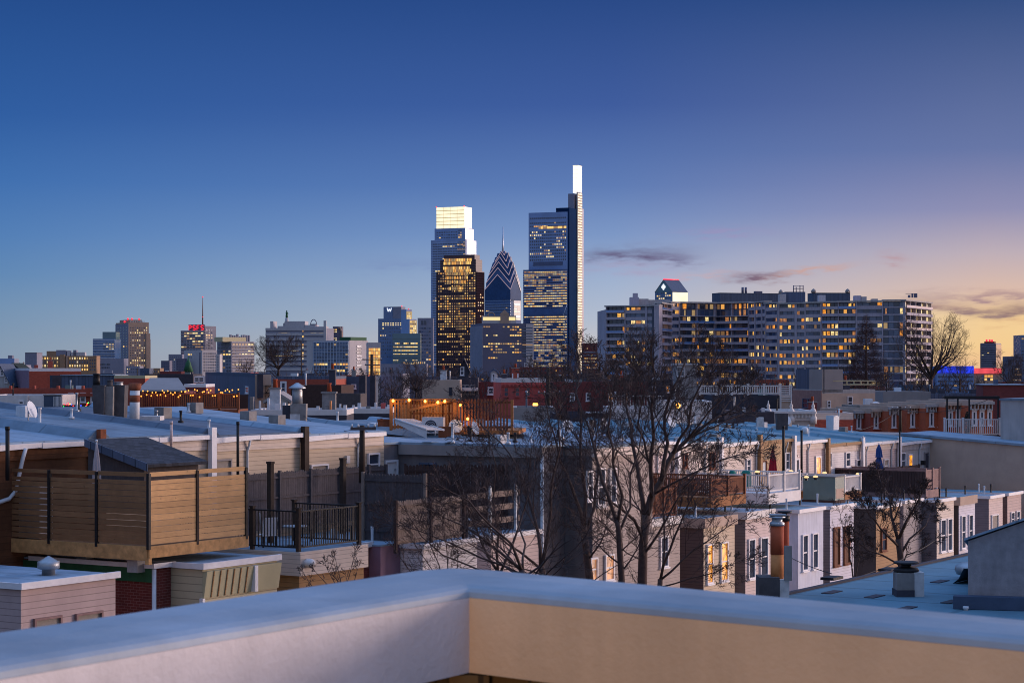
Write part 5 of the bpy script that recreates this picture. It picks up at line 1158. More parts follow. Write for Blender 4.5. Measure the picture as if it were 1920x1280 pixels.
mb.poly([T.local(a), T.local(b), T.local(b+Vector((0,0,-.4))), T.local(a+Vector((0,0,-.2)))])
for i in range(12): p = a+d*(i/11); mb.tube([T.local(p), T.local(p+w_)], .025, 4)
mb.build('slats', M['white'], T)
MB().tube([T.local(a+w_*.5), T.local(a+w_*.5)-Vector((0,0,.5))], .03).build('leg', M['metal'], T); MB().tube([T.local(b+w_*.5), T.local(b+w_*.5)-Vector((0,0,.25))], .03).build('leg', M['metal'], T)
for px0, px1, yt, yb, Y, lab in ((708, 735, 786, 796, 96, 'short brown wooden planter box left of the tilted rack'), (822, 850, 800, 812, 93.8, 'brown wooden box beneath the glowing deck')):
    mb = MB(); x0, x1 = Xp(px0, Y), Xp(px1, Y); z0, z1 = Zp(yb, Y), Zp(yt, Y); mb.box(x0, x1, Y, Y+.5, z0-.2, z1)
    mb.box(x0-.02, x1+.02, Y-.02, Y-.003, z1-.05, z1+.02); single('wooden_box', lab, 'box', mb, M['wood_red'], (x0, Y, z0-.2))

# ------------------------------------------------------------------ poles and wires
def pole(label, px, pyt, pyb, Y, r, arms=(), m='post_dark', group='utility poles'):
    x = Xp(px, Y); z0, z1 = Zp(pyb, Y), Zp(pyt, Y); T = Thing('utility_pole', label, 'pole', (x, Y, z0), .3, group)
    MB().tube([(0,0,0), (0,0,(z1-z0)*.5), (0,0,z1-z0)], [r, r*.9, r*.75], 10).build('shaft', M[m], T)
    for py, w in arms:
        z = Zp(py, Y)-z0; o = MB().box(-w/2, w/2, -r-.1, -r-.003, z-.06, z+.06).build('crossarm', M['wood_old'], T)
        for k in (-.45, -.2, .2, .45): MB().lathe((k*w, -r-.05, z+.062), [(.03, 0), (.05, .05), (.03, .12)], 8).build('insulator', M['metal_white'], T, parent=o)
    return T
pole('near dark utility pole in front of the beige siding', 679, 797, 905, 80, .13, [(803, 1.0)])
pole('far telephone pole rising over the dark chimneys', 697, 664, 780, 240, .22, [(674, 2.4), (684, 1.8)])
pole('dark utility pole right of the salmon pink house', 1028, 688, 830, 170, .2, [(737, 2.0)])
pole('utility pole against the orange brick terrace', 1688, 762, 812, 178, .16, [(766, 1.9)])
pole('slim pole rising behind the maroon roof', 565, 640, 735, 330, .1, [])
def wire(label, p, q, sag=.4, r=.012):
    p, q = Vector(p), Vector(q); pts = [p.lerp(q, t/14)-Vector((0, 0, sag*4*(t/14)*(1-t/14))) for t in range(15)]
    mb = MB().tube(pts, r, 4); single('wire', label, 'cable', mb, M['iron'], tuple(p), group='overhead wires')
wire('overhead wire from the near pole up to the planter box', Pt(679, 798, 80), Pt(708, 788, 95)); wire('overhead wire from the near pole across the blue roofs', Pt(679, 799, 80), Pt(560, 770, 96), .5)
wire('overhead wire left of the orange brick terrace', Pt(1688, 766, 178), Pt(1560, 812, 150), .6, .02); wire('overhead wire across the orange brick terrace', Pt(1688, 768, 178), Pt(1860, 746, 165), .6, .02)
wire('thin cable drooping over the near chimney roof', Pt(1600, 1084, 52), Pt(1752, 1014, 60), .1, .014); wire('thin cable running to the round clay chimney', Pt(1398, 978, 88), Pt(1560, 1075, 52), .3, .012)
# ------------------------------------------------------------------ bare trees
class Tree:
    def __init__(s, name, label, base, seed, group='bare winter trees', bark='bark', twig='twig', rmin=0.0086, cat='tree'):
        s.T = Thing(name, label, cat, base, 0, group); s.r = random.Random(seed); s.tk, s.lb, s.tw = MB(), MB(), MB(); s.rmin = rmin; s.bark, s.twig = bark, twig; s.n = 0
    def rv(s): return Vector((s.r.gauss(0, 1), s.r.gauss(0, 1), s.r.gauss(0, 1)))
    def path(s, p, d, L, n, wob, up):
        pts = [p]; d = d.normalized()
        for i in range(n):
            d = (d+s.rv()*wob+Vector((0, 0, up))).normalized(); pts.append(pts[-1]+d*(L/n))
        return pts
    def branch(s, p, d, L, r, lev, up=.06, wob=.11, kids=5, spread=.6):
        s.n += 1
        n = max(3 if lev else 2, min(6, int(L/.3)+2)); pts = s.path(p, d, L, n, wob, up)
        r1 = max(s.rmin*.6, r*.35); rad = [max(s.rmin*.7, r+(r1-r)*i/n) for i in range(n+1)]
        mb = s.lb if r > .05 else s.tw
        mb.tube(pts, rad, 6 if r > .05 else (4 if r > .02 else 3), cap=False)
        if lev <= 0: return
        for k in range(kids):
            t = .22+.78*(k+s.r.random())/kids; f = min(n-1, int(t*n)); q = pts[f].lerp(pts[f+1], t*n-f if f < n else 0)
            tan = (pts[f+1]-pts[f]).normalized(); side = s.rv(); side = (side-tan*side.dot(tan)).normalized()
            dd = tan*(1-spread*.5)+side*spread*s.r.uniform(.6, 1.1)
            s.branch(q, dd, L*s.r.uniform(.5, .78)*(1.12-.5*t), max(s.rmin, (r+(r1-r)*t)*.55), lev-1, up, wob, kids, spread)
    def limb(s, pts, r0, r1, lev=3, dens=3.08, kidL=.43, start=.25, up=.05, spread=.8, end=True, kids=4):
        """a limb along given points, sprouting branches"""
        P = [Vector(pts[0])]
        for a, b in zip(pts[:-1], pts[1:]):
            a, b = Vector(a), Vector(b); m = max(1, int((b-a).length/.5))
            for i in range(1, m+1): P.append(a.lerp(b, i/m)+s.rv()*.03*(1 if i < m else .3))
        N = len(P)-1; rad = [r0+(r1-r0)*i/N for i in range(N+1)]
        (s.tk if r0 > .09 else s.lb).tube(P, rad, 9 if r0 > .09 else 6)
        Lt = sum((P[i+1]-P[i]).length for i in range(N)); nk = int(Lt*dens)
        for k in range(nk):
            t = start+(1-start)*(k+s.r.random())/nk; f = min(N-1, int(t*N)); q = P[f].lerp(P[f+1], t*N-f)
            tan = (P[f+1]-P[f]).normalized(); side = s.rv(); side = (side-tan*side.dot(tan)).normalized()
            L = Lt*kidL*s.r.uniform(.5, 1.1)*(1.2-.7*t); r = (r0+(r1-r0)*t)*s.r.uniform(.32, .5)
            s.branch(q, tan*.55+side*spread*s.r.uniform(.6, 1)+Vector((0,0,.12)), L, max(s.rmin*1.2, r), lev-1, up, .1, kids, .62)
        if end:
            tan = (P[-1]-P[-2]).normalized()
            for k in range(3): s.branch(P[-1], tan+s.rv()*.35, Lt*kidL*.55, r1*.9, lev-1, up, .1, kids, .62)
    def suckers(s, a, b, n, L, r=.035, lev=3):
        a, b = Vector(a), Vector(b)
        for i in range(n):
            q = a.lerp(b, (i+s.r.random())/n); w = s.r.uniform(0, 6.28)
            s.branch(q, Vector((math.cos(w), math.sin(w), s.r.uniform(.25, 1.0))), L*s.r.uniform(.55, 1.1), r*s.r.uniform(.7, 1.2), lev, .05, .11, 4, .62)
    def done(s):
        inv = Matrix.Translation(-s.T.loc)
        for mb in (s.tk, s.lb, s.tw): mb.v = [tuple(Vector(v)-s.T.loc) for v in mb.v]
        if s.tk.f: s.tk.build('trunk', M[s.bark], s.T)
        if s.lb.f: s.lb.build('limbs' if s.tk.f else 'trunk', M[s.bark], s.T)
        if s.tw.f: s.tw.build('crown', M[s.twig], s.T)
def px_limb(t, Y0, pts, r0, r1, yd=0.0, **k):
    n = len(pts)-1; t.limb([Pt(a, b, Y0+yd*i/n) for i, (a, b) in enumerate(pts)], r0, r1, **k)
# the big one in the alley
Y = 77
t = Tree('bare_tree', 'largest bare tree with thick forked trunk right of centre', (Xp(1205, Y), Y, -.6), 11, rmin=0.0090)
t.tk.tube([(Xp(1203, Y), Y, -.6), Pt(1204, 1100, Y), Pt(1206, 1020, Y), Pt(1212, 965, Y)], [.26, .19, .17, .16], 10)
px_limb(t, Y, [(1212, 965), (1222, 930), (1238, 905), (1250, 870), (1262, 850), (1290, 822), (1322, 797), (1352, 778)], .15, .045, 1.5, lev=4, dens=2.38, start=.4)
px_limb(t, Y, [(1210, 968), (1204, 930), (1196, 880), (1186, 830), (1178, 780), (1172, 735)], .1, .03, 2.5, lev=4, dens=2.38, start=.25)
px_limb(t, Y, [(1206, 1010), (1190, 975), (1168, 955), (1146, 940), (1126, 935)], .07, .03, -1.5, lev=3, dens=2.10, start=.3)
px_limb(t, Y, [(1222, 932), (1220, 880), (1226, 820), (1222, 765), (1228, 715), (1226, 690)], .09, .03, -1.2, lev=4, dens=2.38)
px_limb(t, Y, [(1240, 902), (1252, 830), (1246, 780), (1258, 735), (1280, 690), (1290, 668)], .085, .025, .8, lev=4, dens=2.38)
px_limb(t, Y, [(1262, 850), (1290, 800), (1296, 755), (1316, 715), (1334, 688)], .07, .025, -.8, lev=4, dens=2.38)
px_limb(t, Y, [(1206, 1040), (1235, 1000), (1262, 950), (1282, 915), (1310, 880)], .055, .02, -2.0, lev=3, dens=2.10)
px_limb(t, Y, [(1302, 815), (1340, 800), (1375, 782), (1398, 776)], .04, .014, 1, lev=3, dens=2.80)
t.suckers(Pt(1205, 1095, Y), Pt(1212, 960, Y), 6, 3.0)
px_limb(t, Y, [(1228, 925), (1262, 905), (1310, 880), (1352, 862), (1400, 850)], .05, .014, -1.5, lev=4, dens=2.52)
px_limb(t, Y, [(1290, 822), (1330, 770), (1362, 740), (1392, 722)], .045, .014, -1, lev=4, dens=2.52)
px_limb(t, Y, [(1222, 880), (1196, 800), (1206, 740), (1198, 700)], .05, .015, -2, lev=4, dens=2.52)
t.done(); n1 = t.n
Y = 81
t = Tree('bare_tree', 'small bare tree fanning rightwards across the lit curtain windows', (Xp(1236, Y), Y, -.8), 17, rmin=.0085)
t.tk.tube([(Xp(1234, Y), Y, -.8), Pt(1236, 1120, Y), Pt(1238, 1085, Y)], [.14, .11, .1], 8)
px_limb(t, Y, [(1238, 1087), (1256, 1030), (1276, 980), (1300, 930), (1330, 890)], .06, .014, -1, lev=4, dens=2.38)
px_limb(t, Y, [(1238, 1087), (1280, 1050), (1325, 1015), (1368, 985), (1405, 962)], .05, .012, .5, lev=4, dens=2.38)
px_limb(t, Y, [(1238, 1087), (1246, 1020), (1244, 960), (1256, 900), (1276, 850)], .055, .013, 1.5, lev=4, dens=2.24)
px_limb(t, Y, [(1240, 1100), (1290, 1085), (1340, 1072), (1390, 1050)], .035, .011, 0, lev=4, dens=2.52)
t.done()
Y = 74
t = Tree('bare_tree', 'slender bare tree with wavy trunk left of the largest one', (Xp(1166, Y), Y, -.5), 23, rmin=0.0086)
t.tk.tube([(Xp(1168, Y), Y, -.5), Pt(1166, 1090, Y), Pt(1162, 1030, Y), Pt(1160, 990, Y), Pt(1156, 975, Y)], [.16, .12, .11, .1, .09], 9)
t.suckers(Pt(1166, 1095, Y), Pt(1157, 975, Y), 5, 2.6)
px_limb(t, Y, [(1156, 978), (1140, 930), (1124, 880), (1112, 830), (1096, 780), (1080, 735)], .075, .022, 1.5, lev=4, dens=2.24)
px_limb(t, Y, [(1158, 980), (1166, 930), (1150, 870), (1140, 810), (1146, 750), (1138, 705)], .07, .02, -1.2, lev=4, dens=2.24)
px_limb(t, Y, [(1160, 1000), (1182, 950), (1182, 890), (1196, 850), (1204, 790)], .05, .02, 1, lev=3, dens=2.24)
t.done()
Y = 79
t = Tree('bare_tree', 'dark bare tree with leaning trunk in front of the cream upper wall', (Xp(1108, Y), Y, -.6), 31, rmin=0.0090)
t.tk.tube([(Xp(1112, Y), Y, -.6), Pt(1106, 1090, Y), Pt(1099, 1030, Y), Pt(1094, 985, Y)], [.2, .16, .14, .13], 9)
t.suckers(Pt(1106, 1095, Y), Pt(1094, 985, Y), 4, 2.6)
px_limb(t, Y, [(1094, 985), (1082, 940), (1062, 890), (1046, 840), (1030, 790), (1022, 745)], .085, .022, -1.5, lev=4, dens=1.39)
px_limb(t, Y, [(1094, 985), (1098, 930), (1088, 860), (1090, 800), (1080, 740), (1086, 705)], .09, .024, 1, lev=4, dens=1.39)
px_limb(t, Y, [(1098, 1000), (1114, 950), (1122, 890), (1116, 830), (1126, 770)], .07, .02, 2, lev=4, dens=1.30)
px_limb(t, Y, [(1102, 1050), (1125, 1020), (1138, 980)], .04, .014, -1, lev=3, dens=1.39)
t.done()
Y = 72
t = Tree('bare_tree', 'bare tree behind the parapet with crossing dark stems left of centre', (Xp(1012, Y), Y, -.4), 47, rmin=0.0086)
t.tk.tube([(Xp(1030, Y), Y, -.4), Pt(1022, 1100, Y), Pt(1014, 1060, Y)], [.16, .13, .11], 9)
t.suckers(Pt(1024, 1105, Y), Pt(1014, 1060, Y), 5, 3.0)
t.suckers(Pt(1010, 1000, Y), Pt(975, 890, Y+1), 4, 2.4, .028)
px_limb(t, Y, [(1014, 1062), (1010, 1000), (990, 930), (968, 870), (940, 830), (905, 800)], .07, .018, 2, lev=4, dens=1.68)
px_limb(t, Y, [(1016, 1060), (1030, 980), (1036, 900), (1050, 840), (1048, 780)], .07, .02, -1, lev=4, dens=1.58)
px_limb(t, Y, [(1012, 1064), (975, 1035), (930, 1000), (890, 970), (865, 935)], .05, .016, -2, lev=4, dens=1.68)
t.done()
Y = 66
t = Tree('bare_tree', 'low spreading bare tree leaning left over the white wing walls', (Xp(985, Y), Y, -.2), 53, rmin=0.0080)
t.tk.tube([(Xp(1000, Y), Y, -.2), Pt(990, 1110, Y), Pt(978, 1068, Y)], [.13, .1, .09], 8)
t.suckers(Pt(990, 1100, Y), Pt(978, 1060, Y), 5, 2.4)
px_limb(t, Y, [(978, 1068), (945, 1040), (905, 1010), (870, 985), (830, 970)], .055, .014, 1, lev=4, dens=2.38)
px_limb(t, Y, [(978, 1068), (960, 1020), (920, 985), (880, 940), (850, 925)], .05, .013, -1, lev=4, dens=2.24)
px_limb(t, Y, [(984, 1080), (950, 1062), (900, 1045), (850, 1020), (800, 1000), (760, 985)], .045, .012, .5, lev=4, dens=2.10)
px_limb(t, Y, [(980, 1068), (985, 1020), (970, 980), (975, 930)], .045, .013, 2, lev=3, dens=2.24)
t.done()
Y = 70
t = Tree('bare_tree', 'thin many stemmed bare tree screening the rail fence and plank fence', (Xp(930, Y), Y, -.3), 58, rmin=.005)
t.tk.tube([(Xp(940, Y), Y, -.3), Pt(938, 1120, Y), Pt(934, 1070, Y)], [.13, .1, .095], 8)
px_limb(t, Y, [(934, 1072), (905, 1020), (880, 960), (862, 900)], .05, .012, 1, lev=4, dens=2.38)
px_limb(t, Y, [(934, 1072), (935, 1000), (925, 940), (930, 870), (915, 820)], .055, .013, -1, lev=4, dens=2.38)
px_limb(t, Y, [(936, 1078), (965, 1010), (985, 950), (1000, 890), (1004, 840)], .05, .012, 1.5, lev=4, dens=2.38)
px_limb(t, Y, [(934, 1085), (880, 1060), (830, 1040), (790, 1005), (762, 960)], .045, .011, 0, lev=4, dens=2.38)
t.done()
Y = 62
t = Tree('bare_shrub', 'wispy bare shrub in front of the tan wing', (Xp(640, Y), Y, .5), 61, group='bare garden shrubs', rmin=0.0064, cat='shrub')
for a, b, c, d in ((640, 1120, 665, 1040), (640, 1120, 630, 1050), (650, 1120, 672, 1062), (630, 1120, 590, 1070), (600, 1130, 570, 1075), (640, 1125, 610, 1060)): px_limb(t, Y, [(a, b), ((a+c)/2+3, (b+d)/2), (c, d)], .018, .007, 0, lev=3, dens=3.50, kidL=.4)
t.done()
Y = 64
t = Tree('bare_shrub', 'thin bare shrub over the maroon and mauve walls', (Xp(800, Y), Y, .5), 62, group='bare garden shrubs', rmin=0.0064, cat='shrub')
for a, b, c, d in ((838, 1115, 770, 1010), (838, 1115, 800, 1000), (850, 1115, 860, 1000), (800, 1120, 740, 1030), (845, 1115, 830, 985)): px_limb(t, Y, [(a, b), ((a+c)/2+3, (b+d)/2), (c, d)], .024, .008, 0, lev=3, dens=2.50, kidL=.42)
t.done()
Y = 86
t = Tree('bare_tree', 'bushy bare tree in front of the right hand wings', (Xp(1690, Y), Y, -1.5), 71, rmin=0.0096)
t.tk.tube([(Xp(1694, Y), Y, -1.5), Pt(1692, 1090, Y), Pt(1688, 1040, Y), Pt(1684, 1010, Y)], [.2, .15, .13, .12], 9)
px_limb(t, Y, [(1684, 1012), (1672, 970), (1668, 930), (1650, 900)], .08, .02, 1, lev=4, dens=2.90, kids=5)
px_limb(t, Y, [(1684, 1012), (1700, 975), (1716, 950), (1728, 925)], .08, .02, -1, lev=4, dens=2.90, kids=5)
px_limb(t, Y, [(1686, 1025), (1660, 1000), (1640, 975), (1622, 950)], .06, .016, -2, lev=4, dens=3.22, kids=5)
px_limb(t, Y, [(1688, 1040), (1705, 1010), (1735, 985), (1745, 960)], .06, .016, 1, lev=4, dens=2.90, kids=5)
px_limb(t, Y, [(1690, 1060), (1655, 1040), (1625, 1030), (1605, 1010)], .05, .014, 0, lev=4, dens=3.54, kids=5)
px_limb(t, Y, [(1690, 1064), (1700, 1040), (1730, 1030), (1750, 1015)], .045, .013, 0, lev=3, dens=3.54, kids=5)
t.done()
Y = 90
t = Tree('bare_shrub', 'thin bare sapling against the white siding wing right of the clay chimney', (Xp(1600, Y), Y, -1), 72, group='bare garden shrubs', rmin=0.0075, cat='shrub')
for a, b, c, d in ((1600, 1090, 1575, 960), (1600, 1090, 1590, 990), (1604, 1090, 1612, 1000)): px_limb(t, Y, [(a, b), ((a+c)/2+3, (b+d)/2), (c, d)], .03, .009, 0, lev=3, dens=2.40, kidL=.35)
t.done()
# ---- trees further away
def far_tree(label, px, pytop, pybase, Y, w, seed, twig='twig_grey', lev=3, n=12, rm=1.0, vase=.62, group='bare trees beyond the roofs'):
    zt = Zp(pytop, Y); x = Xp(px, Y); zb = Zp(pybase, Y); H = zt-zb; W = w/F*Y/2
    t = Tree('bare_tree', label, (x, Y, zb), seed, group, bark='bark' if twig == 'twig' else 'twig_grey', twig=twig, rmin=.17*Y/F*rm)
    rr = t.r; b = Vector((x, Y, zb)); r0 = H*.022; hs = H*.22
    t.tk.tube([b, b+Vector((0, 0, hs))], [max(.1, r0*1.2), max(.092, r0)], 7)
    for i in range(n):
        a = 2*math.pi*i/n+rr.uniform(-.3, .3); q = rr.uniform(.45, 1.0); e = Vector((math.cos(a)*W*q, math.sin(a)*W*q, (H-hs)*(1.0-.55*q**2)*rr.uniform(.85, 1.0)))
        s0 = b+Vector((0, 0, hs*rr.uniform(.6, 1.0))); m = s0+Vector((e.x*vase, e.y*vase, e.z*.5))
        t.limb([s0, m, b+Vector((0, 0, hs))+e*.86], r0*.55, r0*.14, lev=lev, dens=16/H*.9, kidL=.5, start=.2, up=.03, kids=4)
    t.done(); return t
far_tree('broad dark bare tree silhouetted in front of the pale office blocks', 522, 624, 705, 420, 112, 81, 'twig', 3, 18)
far_tree('smaller dark bare tree beside the broad one at its left', 462, 668, 705, 400, 60, 82, 'twig', 2, 8)
far_tree('pale grey bare tree left of the dark dormer house', 780, 676, 745, 200, 92, 83, 'twig_grey', 3, 18)
far_tree('low grey brown bare tree left of the pale grey one', 735, 690, 745, 215, 60, 84, 'twig', 2, 8)
far_tree('bare street tree behind the salmon pink house', 985, 678, 720, 420, 100, 85, 'twig', 2, 9)
far_tree('bare street tree left of the glowing shaft tower foot', 1050, 668, 722, 430, 90, 86, 'twig', 2, 9)
far_tree('bare street tree at the left foot of the apartment block', 1120, 660, 722, 400, 90, 87, 'twig', 2, 9)
far_tree('tall thin bare tree in front of the left apartment wing', 1192, 600, 720, 380, 70, 88, 'twig', 3, 8)
far_tree('bare tree in front of the concave apartment facade', 1330, 640, 722, 390, 130, 89, 'twig', 3, 10)
far_tree('bare tree below the angled apartment facade', 1400, 676, 724, 380, 80, 90, 'twig', 2, 8)
far_tree('large spreading bare tree at the right end of the apartment block', 1745, 584, 735, 400, 190, 91, 'twig', 3, 18, rm=.8)
far_tree('bare tree in front of the blue lit building', 1800, 660, 735, 420, 70, 92, 'twig', 2, 8)
far_tree('bare tree at the right edge before the dark tower', 1893, 652, 735, 430, 70, 93, 'twig', 3, 9)
far_tree('low bare tree at the far right edge', 1915, 690, 735, 380, 60, 94, 'twig', 2, 8)
far_tree('low dark bare tree below the brown stepped tower', 870, 686, 722, 480, 90, 95, 'twig', 2, 9)
far_tree('low bare tree in front of the lit orange office block', 690, 690, 712, 430, 60, 96, 'twig', 2, 7)
def conifer(label, px, pytop, pybase, Y, w, seed):
    zt = Zp(pytop, Y); x = Xp(px, Y); zb = Zp(pybase, Y); H = zt-zb; W = w/F*Y/2
    t = Tree('conical_tree', label, (x, Y, zb), seed, 'conical bare trees', twig='needle', bark='bark', rmin=.2*Y/F)
    b = Vector((x, Y, zb)); t.tk.tube([b, b+Vector((0,0,H*.5)), b+Vector((0,0,H))], [H*.018, H*.012, H*.003], 7)
    for i in range(150):
        h = .1+.88*(i/150); a = i*2.4; L = W*(1-h)**.8*t.r.uniform(.75, 1.1)+.15
        t.branch(b+Vector((0,0,H*h)), Vector((math.cos(a), math.sin(a), .25)), L, H*.003, 2 if L > W*.25 else 1, .03, .12, 5, .8)
    t.done()
conifer('tall conical bare tree with russet twigs before the apartment block', 1624, 588, 745, 360, 100, 101)

# a belt of further street trees, copied from three of the trees above
protos = [t for t in ALL if t.root.name.startswith('bare_tree') and t.root.get('group') == 'bare trees beyond the roofs' and 'street tree' in t.root['label']]
belt = [(700,700,560),(752,698,600),(812,690,520),(845,694,560),(905,690,560),(935,684,620),(1010,680,520),(1030,690,480),(1078,676,500),(1098,684,460),(1150,668,480),(1165,690,420),(1225,664,520),(1255,676,470),(1285,660,450),(1310,684,420),(1365,676,480),(1432,690,460),(1462,694,430),(1500,700,470),(1560,690,520),(1588,684,480),(1650,676,470),(1665,690,430),(1690,684,440),(1770,694,450),(1846,700,480),(1862,704,520),(310,694,760),(420,690,560),(560,680,480),(600,692,600),(650,694,560)]
rr = random.Random(12)
for i, (px, py, Y) in enumerate(belt):
    p = protos[i % len(protos)]; h0 = max(v.co.z for ch in p.root.children for v in ch.data.vertices)
    r = p.root.copy(); COL.objects.link(r); zb = -5.5; k = (Zp(py, Y)-zb)/h0
    r.location = (Xp(px, Y), Y, zb); r.rotation_euler = (0, 0, rr.uniform(0, 6.28)); r.scale = (k*rr.uniform(.8, 1.1),)*2+(k,)
    r['group'] = 'belt of bare street trees before the skyline'; r['label'] = 'dim bare street tree in the brown tree belt at the foot of the skyline'; r.name = 'bare_tree'
    for ch in p.root.children:
        c = ch.copy(); COL.objects.link(c); c.parent = r
# ------------------------------------------------------------------ the skyline
def tower(label, x0, xm, x1, Y, ytop, al, wall, zb=-6, roof='roof_dark', La=None, Lb=None, name='office_tower', par=1.2, group=None, cat='tower', wallb=None):
    T = building(name, label, cat, x0, xm, x1, Y, ytop, al, wall, roof, La, Lb, zb, par, group)
    if wallb: MB().fbox(T.b, 0, T.Lb, .02, .4, 0, T.H-par-.02).build('side_wall', M[wallb], T)
    return T
def rows(T, fc, px0, px1, py0, py1, rowpx, colpx, **k):
    """window grid between picture columns and rows on a face"""
    u0, u1 = T.u(fc, px0), T.u(fc, px1); um = (u0+u1)/2; z1, z0 = T.z(fc, um, py0), T.z(fc, um, py1)
    grid(T, fc, u0, u1, max(1, round((px1-px0)/colpx)), z0, z1, max(1, round((py1-py0)/rowpx)), **k)
def bands(T, fc, m, py0, py1, rowpx, t=.3, d=.3, name='floor_band', px=None):
    u0, u1 = (0, fc[3]) if px is None else (T.u(fc, px[0]), T.u(fc, px[1])); z1, z0 = T.z(fc, (u0+u1)/2, py0), T.z(fc, (u0+u1)/2, py1); n = max(1, round((py1-py0)/rowpx)); mb = MB(); dz = (z1-z0)/n
    for j in range(n+1): mb.fbox(fc, u0, u1, .01, d, z0+dz*j-dz*t/2, z0+dz*j+dz*t/2)
    mb.build(name, M[m], T)
def fins(T, fc, m, px0, px1, n, z0, z1, w, d, name='mullions'):
    u0, u1 = T.u(fc, px0), T.u(fc, px1); mb = MB()
    for i in range(n+1): u = u0+(u1-u0)*i/n; mb.fbox(fc, u-w/2, u+w/2, .01, d, z0, z1)
    mb.build(name, M[m], T)
def beacons(T, pts, r):
    for p in pts: MB().ball(p, r, 8, 5).build('beacon', M['red_light'], T)
cream2 = [LITF[0], LITF[1], LITF[4], LITF[6]]; amber2 = [LITF[0], LITF[2], LITF[3], LITF[6]]
# left group
T = tower('low grey dark block at the left end of the long lit slab', 47, 69, 72, 1450, 661, 80, 'grey_tower', par=0, name='apartment_block', cat='apartment block', La=10)
T = tower('long beige apartment slab with rows of lit windows at the far left', 71, 71, 181, 1500, 667, 3, 'tan_tower', name='apartment_block', cat='apartment block', Lb=18)
for a, b in ((73, 110), (129, 166)): rows(T, T.a, a, b, 668, 696, 7, 4.6, wf=.5, hf=.55, lit=.75, lits=cream2)
rows(T, T.a, 167, 180, 672, 696, 6, 4, wf=.5, hf=.5, lit=.3); MB().fbox(T.a, T.u(T.a, 113), T.u(T.a, 122), .01, 2, 0, T.H+1).build('stair_tower', M['tan_tower'], T); MB().fbox(T.a, T.u(T.a, 124), T.u(T.a, 127), .01, 1, 0, T.H).build('stair_tower', M['beige_tower'], T)
for a, b, y, m in ((86, 104, 658, 'tan_tower'), (104, 122, 656, 'grey_tower'), (124, 130, 657, 'pale_tower'), (132, 158, 660, 'pale_tower'), (136, 142, 656, 'grey_tower')): bpx(T, 'penthouse', m, a, b, y, (3, 10))
T = tower('distant low bluish building cut by the left edge', -6, -6, 27, 2200, 672, 0, 'blue_glass', Lb=20, name='office_block'); bpx(T, 'penthouse', 'grey_tower', 14, 22, 666, (2, 9))
T = tower('dark blue glass office block left of the tall beige tower', 174, 174, 215, 2600, 635, 0, 'deep_glass', Lb=40)
bands(T, T.a, 'steel', 637, 700, 5, .25); rows(T, T.a, 193, 214, 640, 656, 4, 5, lit=.7, lits=cream2); rows(T, T.a, 176, 214, 658, 690, 5, 5, lit=.12)
bpx(T, 'glass_crown', 'teal_glass', 191, 216, 622, (4, 30)); 
T = tower('squat dark block in front of the blue glass office at the left', 183, 183, 232, 1700, 672, 0, 'grey_tower', Lb=20, name='office_block'); rows(T, T.a, 184, 206, 680, 692, 5, 3, lit=.0, hf=.5)
T = tower('tall stepped beige tower with red beacons, left of the red sign', 217, 241, 279, 2800, 604, 28, 'beige_tower')
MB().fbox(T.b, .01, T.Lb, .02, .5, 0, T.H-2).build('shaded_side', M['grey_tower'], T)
rows(T, T.a, 243, 277, 612, 692, 4.6, 4.2, wf=.45, hf=.5, lit=.62, lits=[LITF[1], LITF[3], LITF[4]], rowvar=.3); rows(T, (T.b[0]-.5, T.b[1], T.b[2], T.b[3]), 219, 240, 612, 692, 5, 5, wf=.45, hf=.5, lit=.12)
bpx(T, 'crown', 'beige_tower', 222, 240, 600, (-.5, -18), T.b, zb=T.H-3) if False else None
H_ = T.z(T.a, 4, 599); MB().box(T.La*.1, T.La*.75, T.Lb*.15, T.Lb*.85, T.H-1.25, H_).build('crown', M['beige_tower'], T); fins(T, (0, T.Lb*.15-.02, 0, T.La), 'pale_tower', 244, 270, 8, T.H-8, H_-1.5, 1.0, .6)
z2 = T.z(T.a, T.La, 636); MB().fbox(T.a, T.La+.02, T.La+3.2, -T.Lb*.8, -2, 0, z2).build('setback_wing', M['beige_tower'], T); MB().fbox(T.a, T.La*.86, T.La+1.6, .02, 1.6, 0, z2+8).build('setback_wing', M['beige_tower'], T)
beacons(T, [(T.La*.1, T.Lb*.2, H_+1.0), (T.La*.3, T.Lb*.2, H_+1.0), (T.La*.72, T.Lb*.3, H_+1.0), (0, T.Lb*.3, T.H+1)], 1.5)
for px, yt in ((233, 670), (250, 678), (286, 684), (300, 672), (322, 680), (312, 675)): pass
for i, (a, b, yt, m, Y, lab) in enumerate(((236, 262, 686, 'grey_tower', 1500, 'low grey block under the tall beige tower'), (262, 280, 690, 'slate_blue', 1300, 'low bluish block right of the tall beige tower foot'), (283, 300, 690, 'tan_tower', 1400, 'tiny tan block left of the spired church'), (302, 318, 676, 'dark_tower', 1900, 'low dark block left of the red sign tower'), (316, 342, 664, 'grey_tower', 2100, 'grey block at the left foot of the red sign tower'), (330, 345, 672, 'dark_tower', 1700, 'dark low block before the white building'), (0, 48, 688, 'dark_tower', 1100, 'long low dark block at the left horizon'), (405, 412, 664, 'pale_tower', 1600, 'narrow pale block beside the white building'))):
    T = tower(lab, a, a, b, Y, yt, 0, m, Lb=15, name='low_block', cat='building', par=.5); rows(T, T.a, a+1, b-1, yt+3, 700, 5, 4, wf=.4, hf=.4, lit=.22, dark=[DARKW[1]])
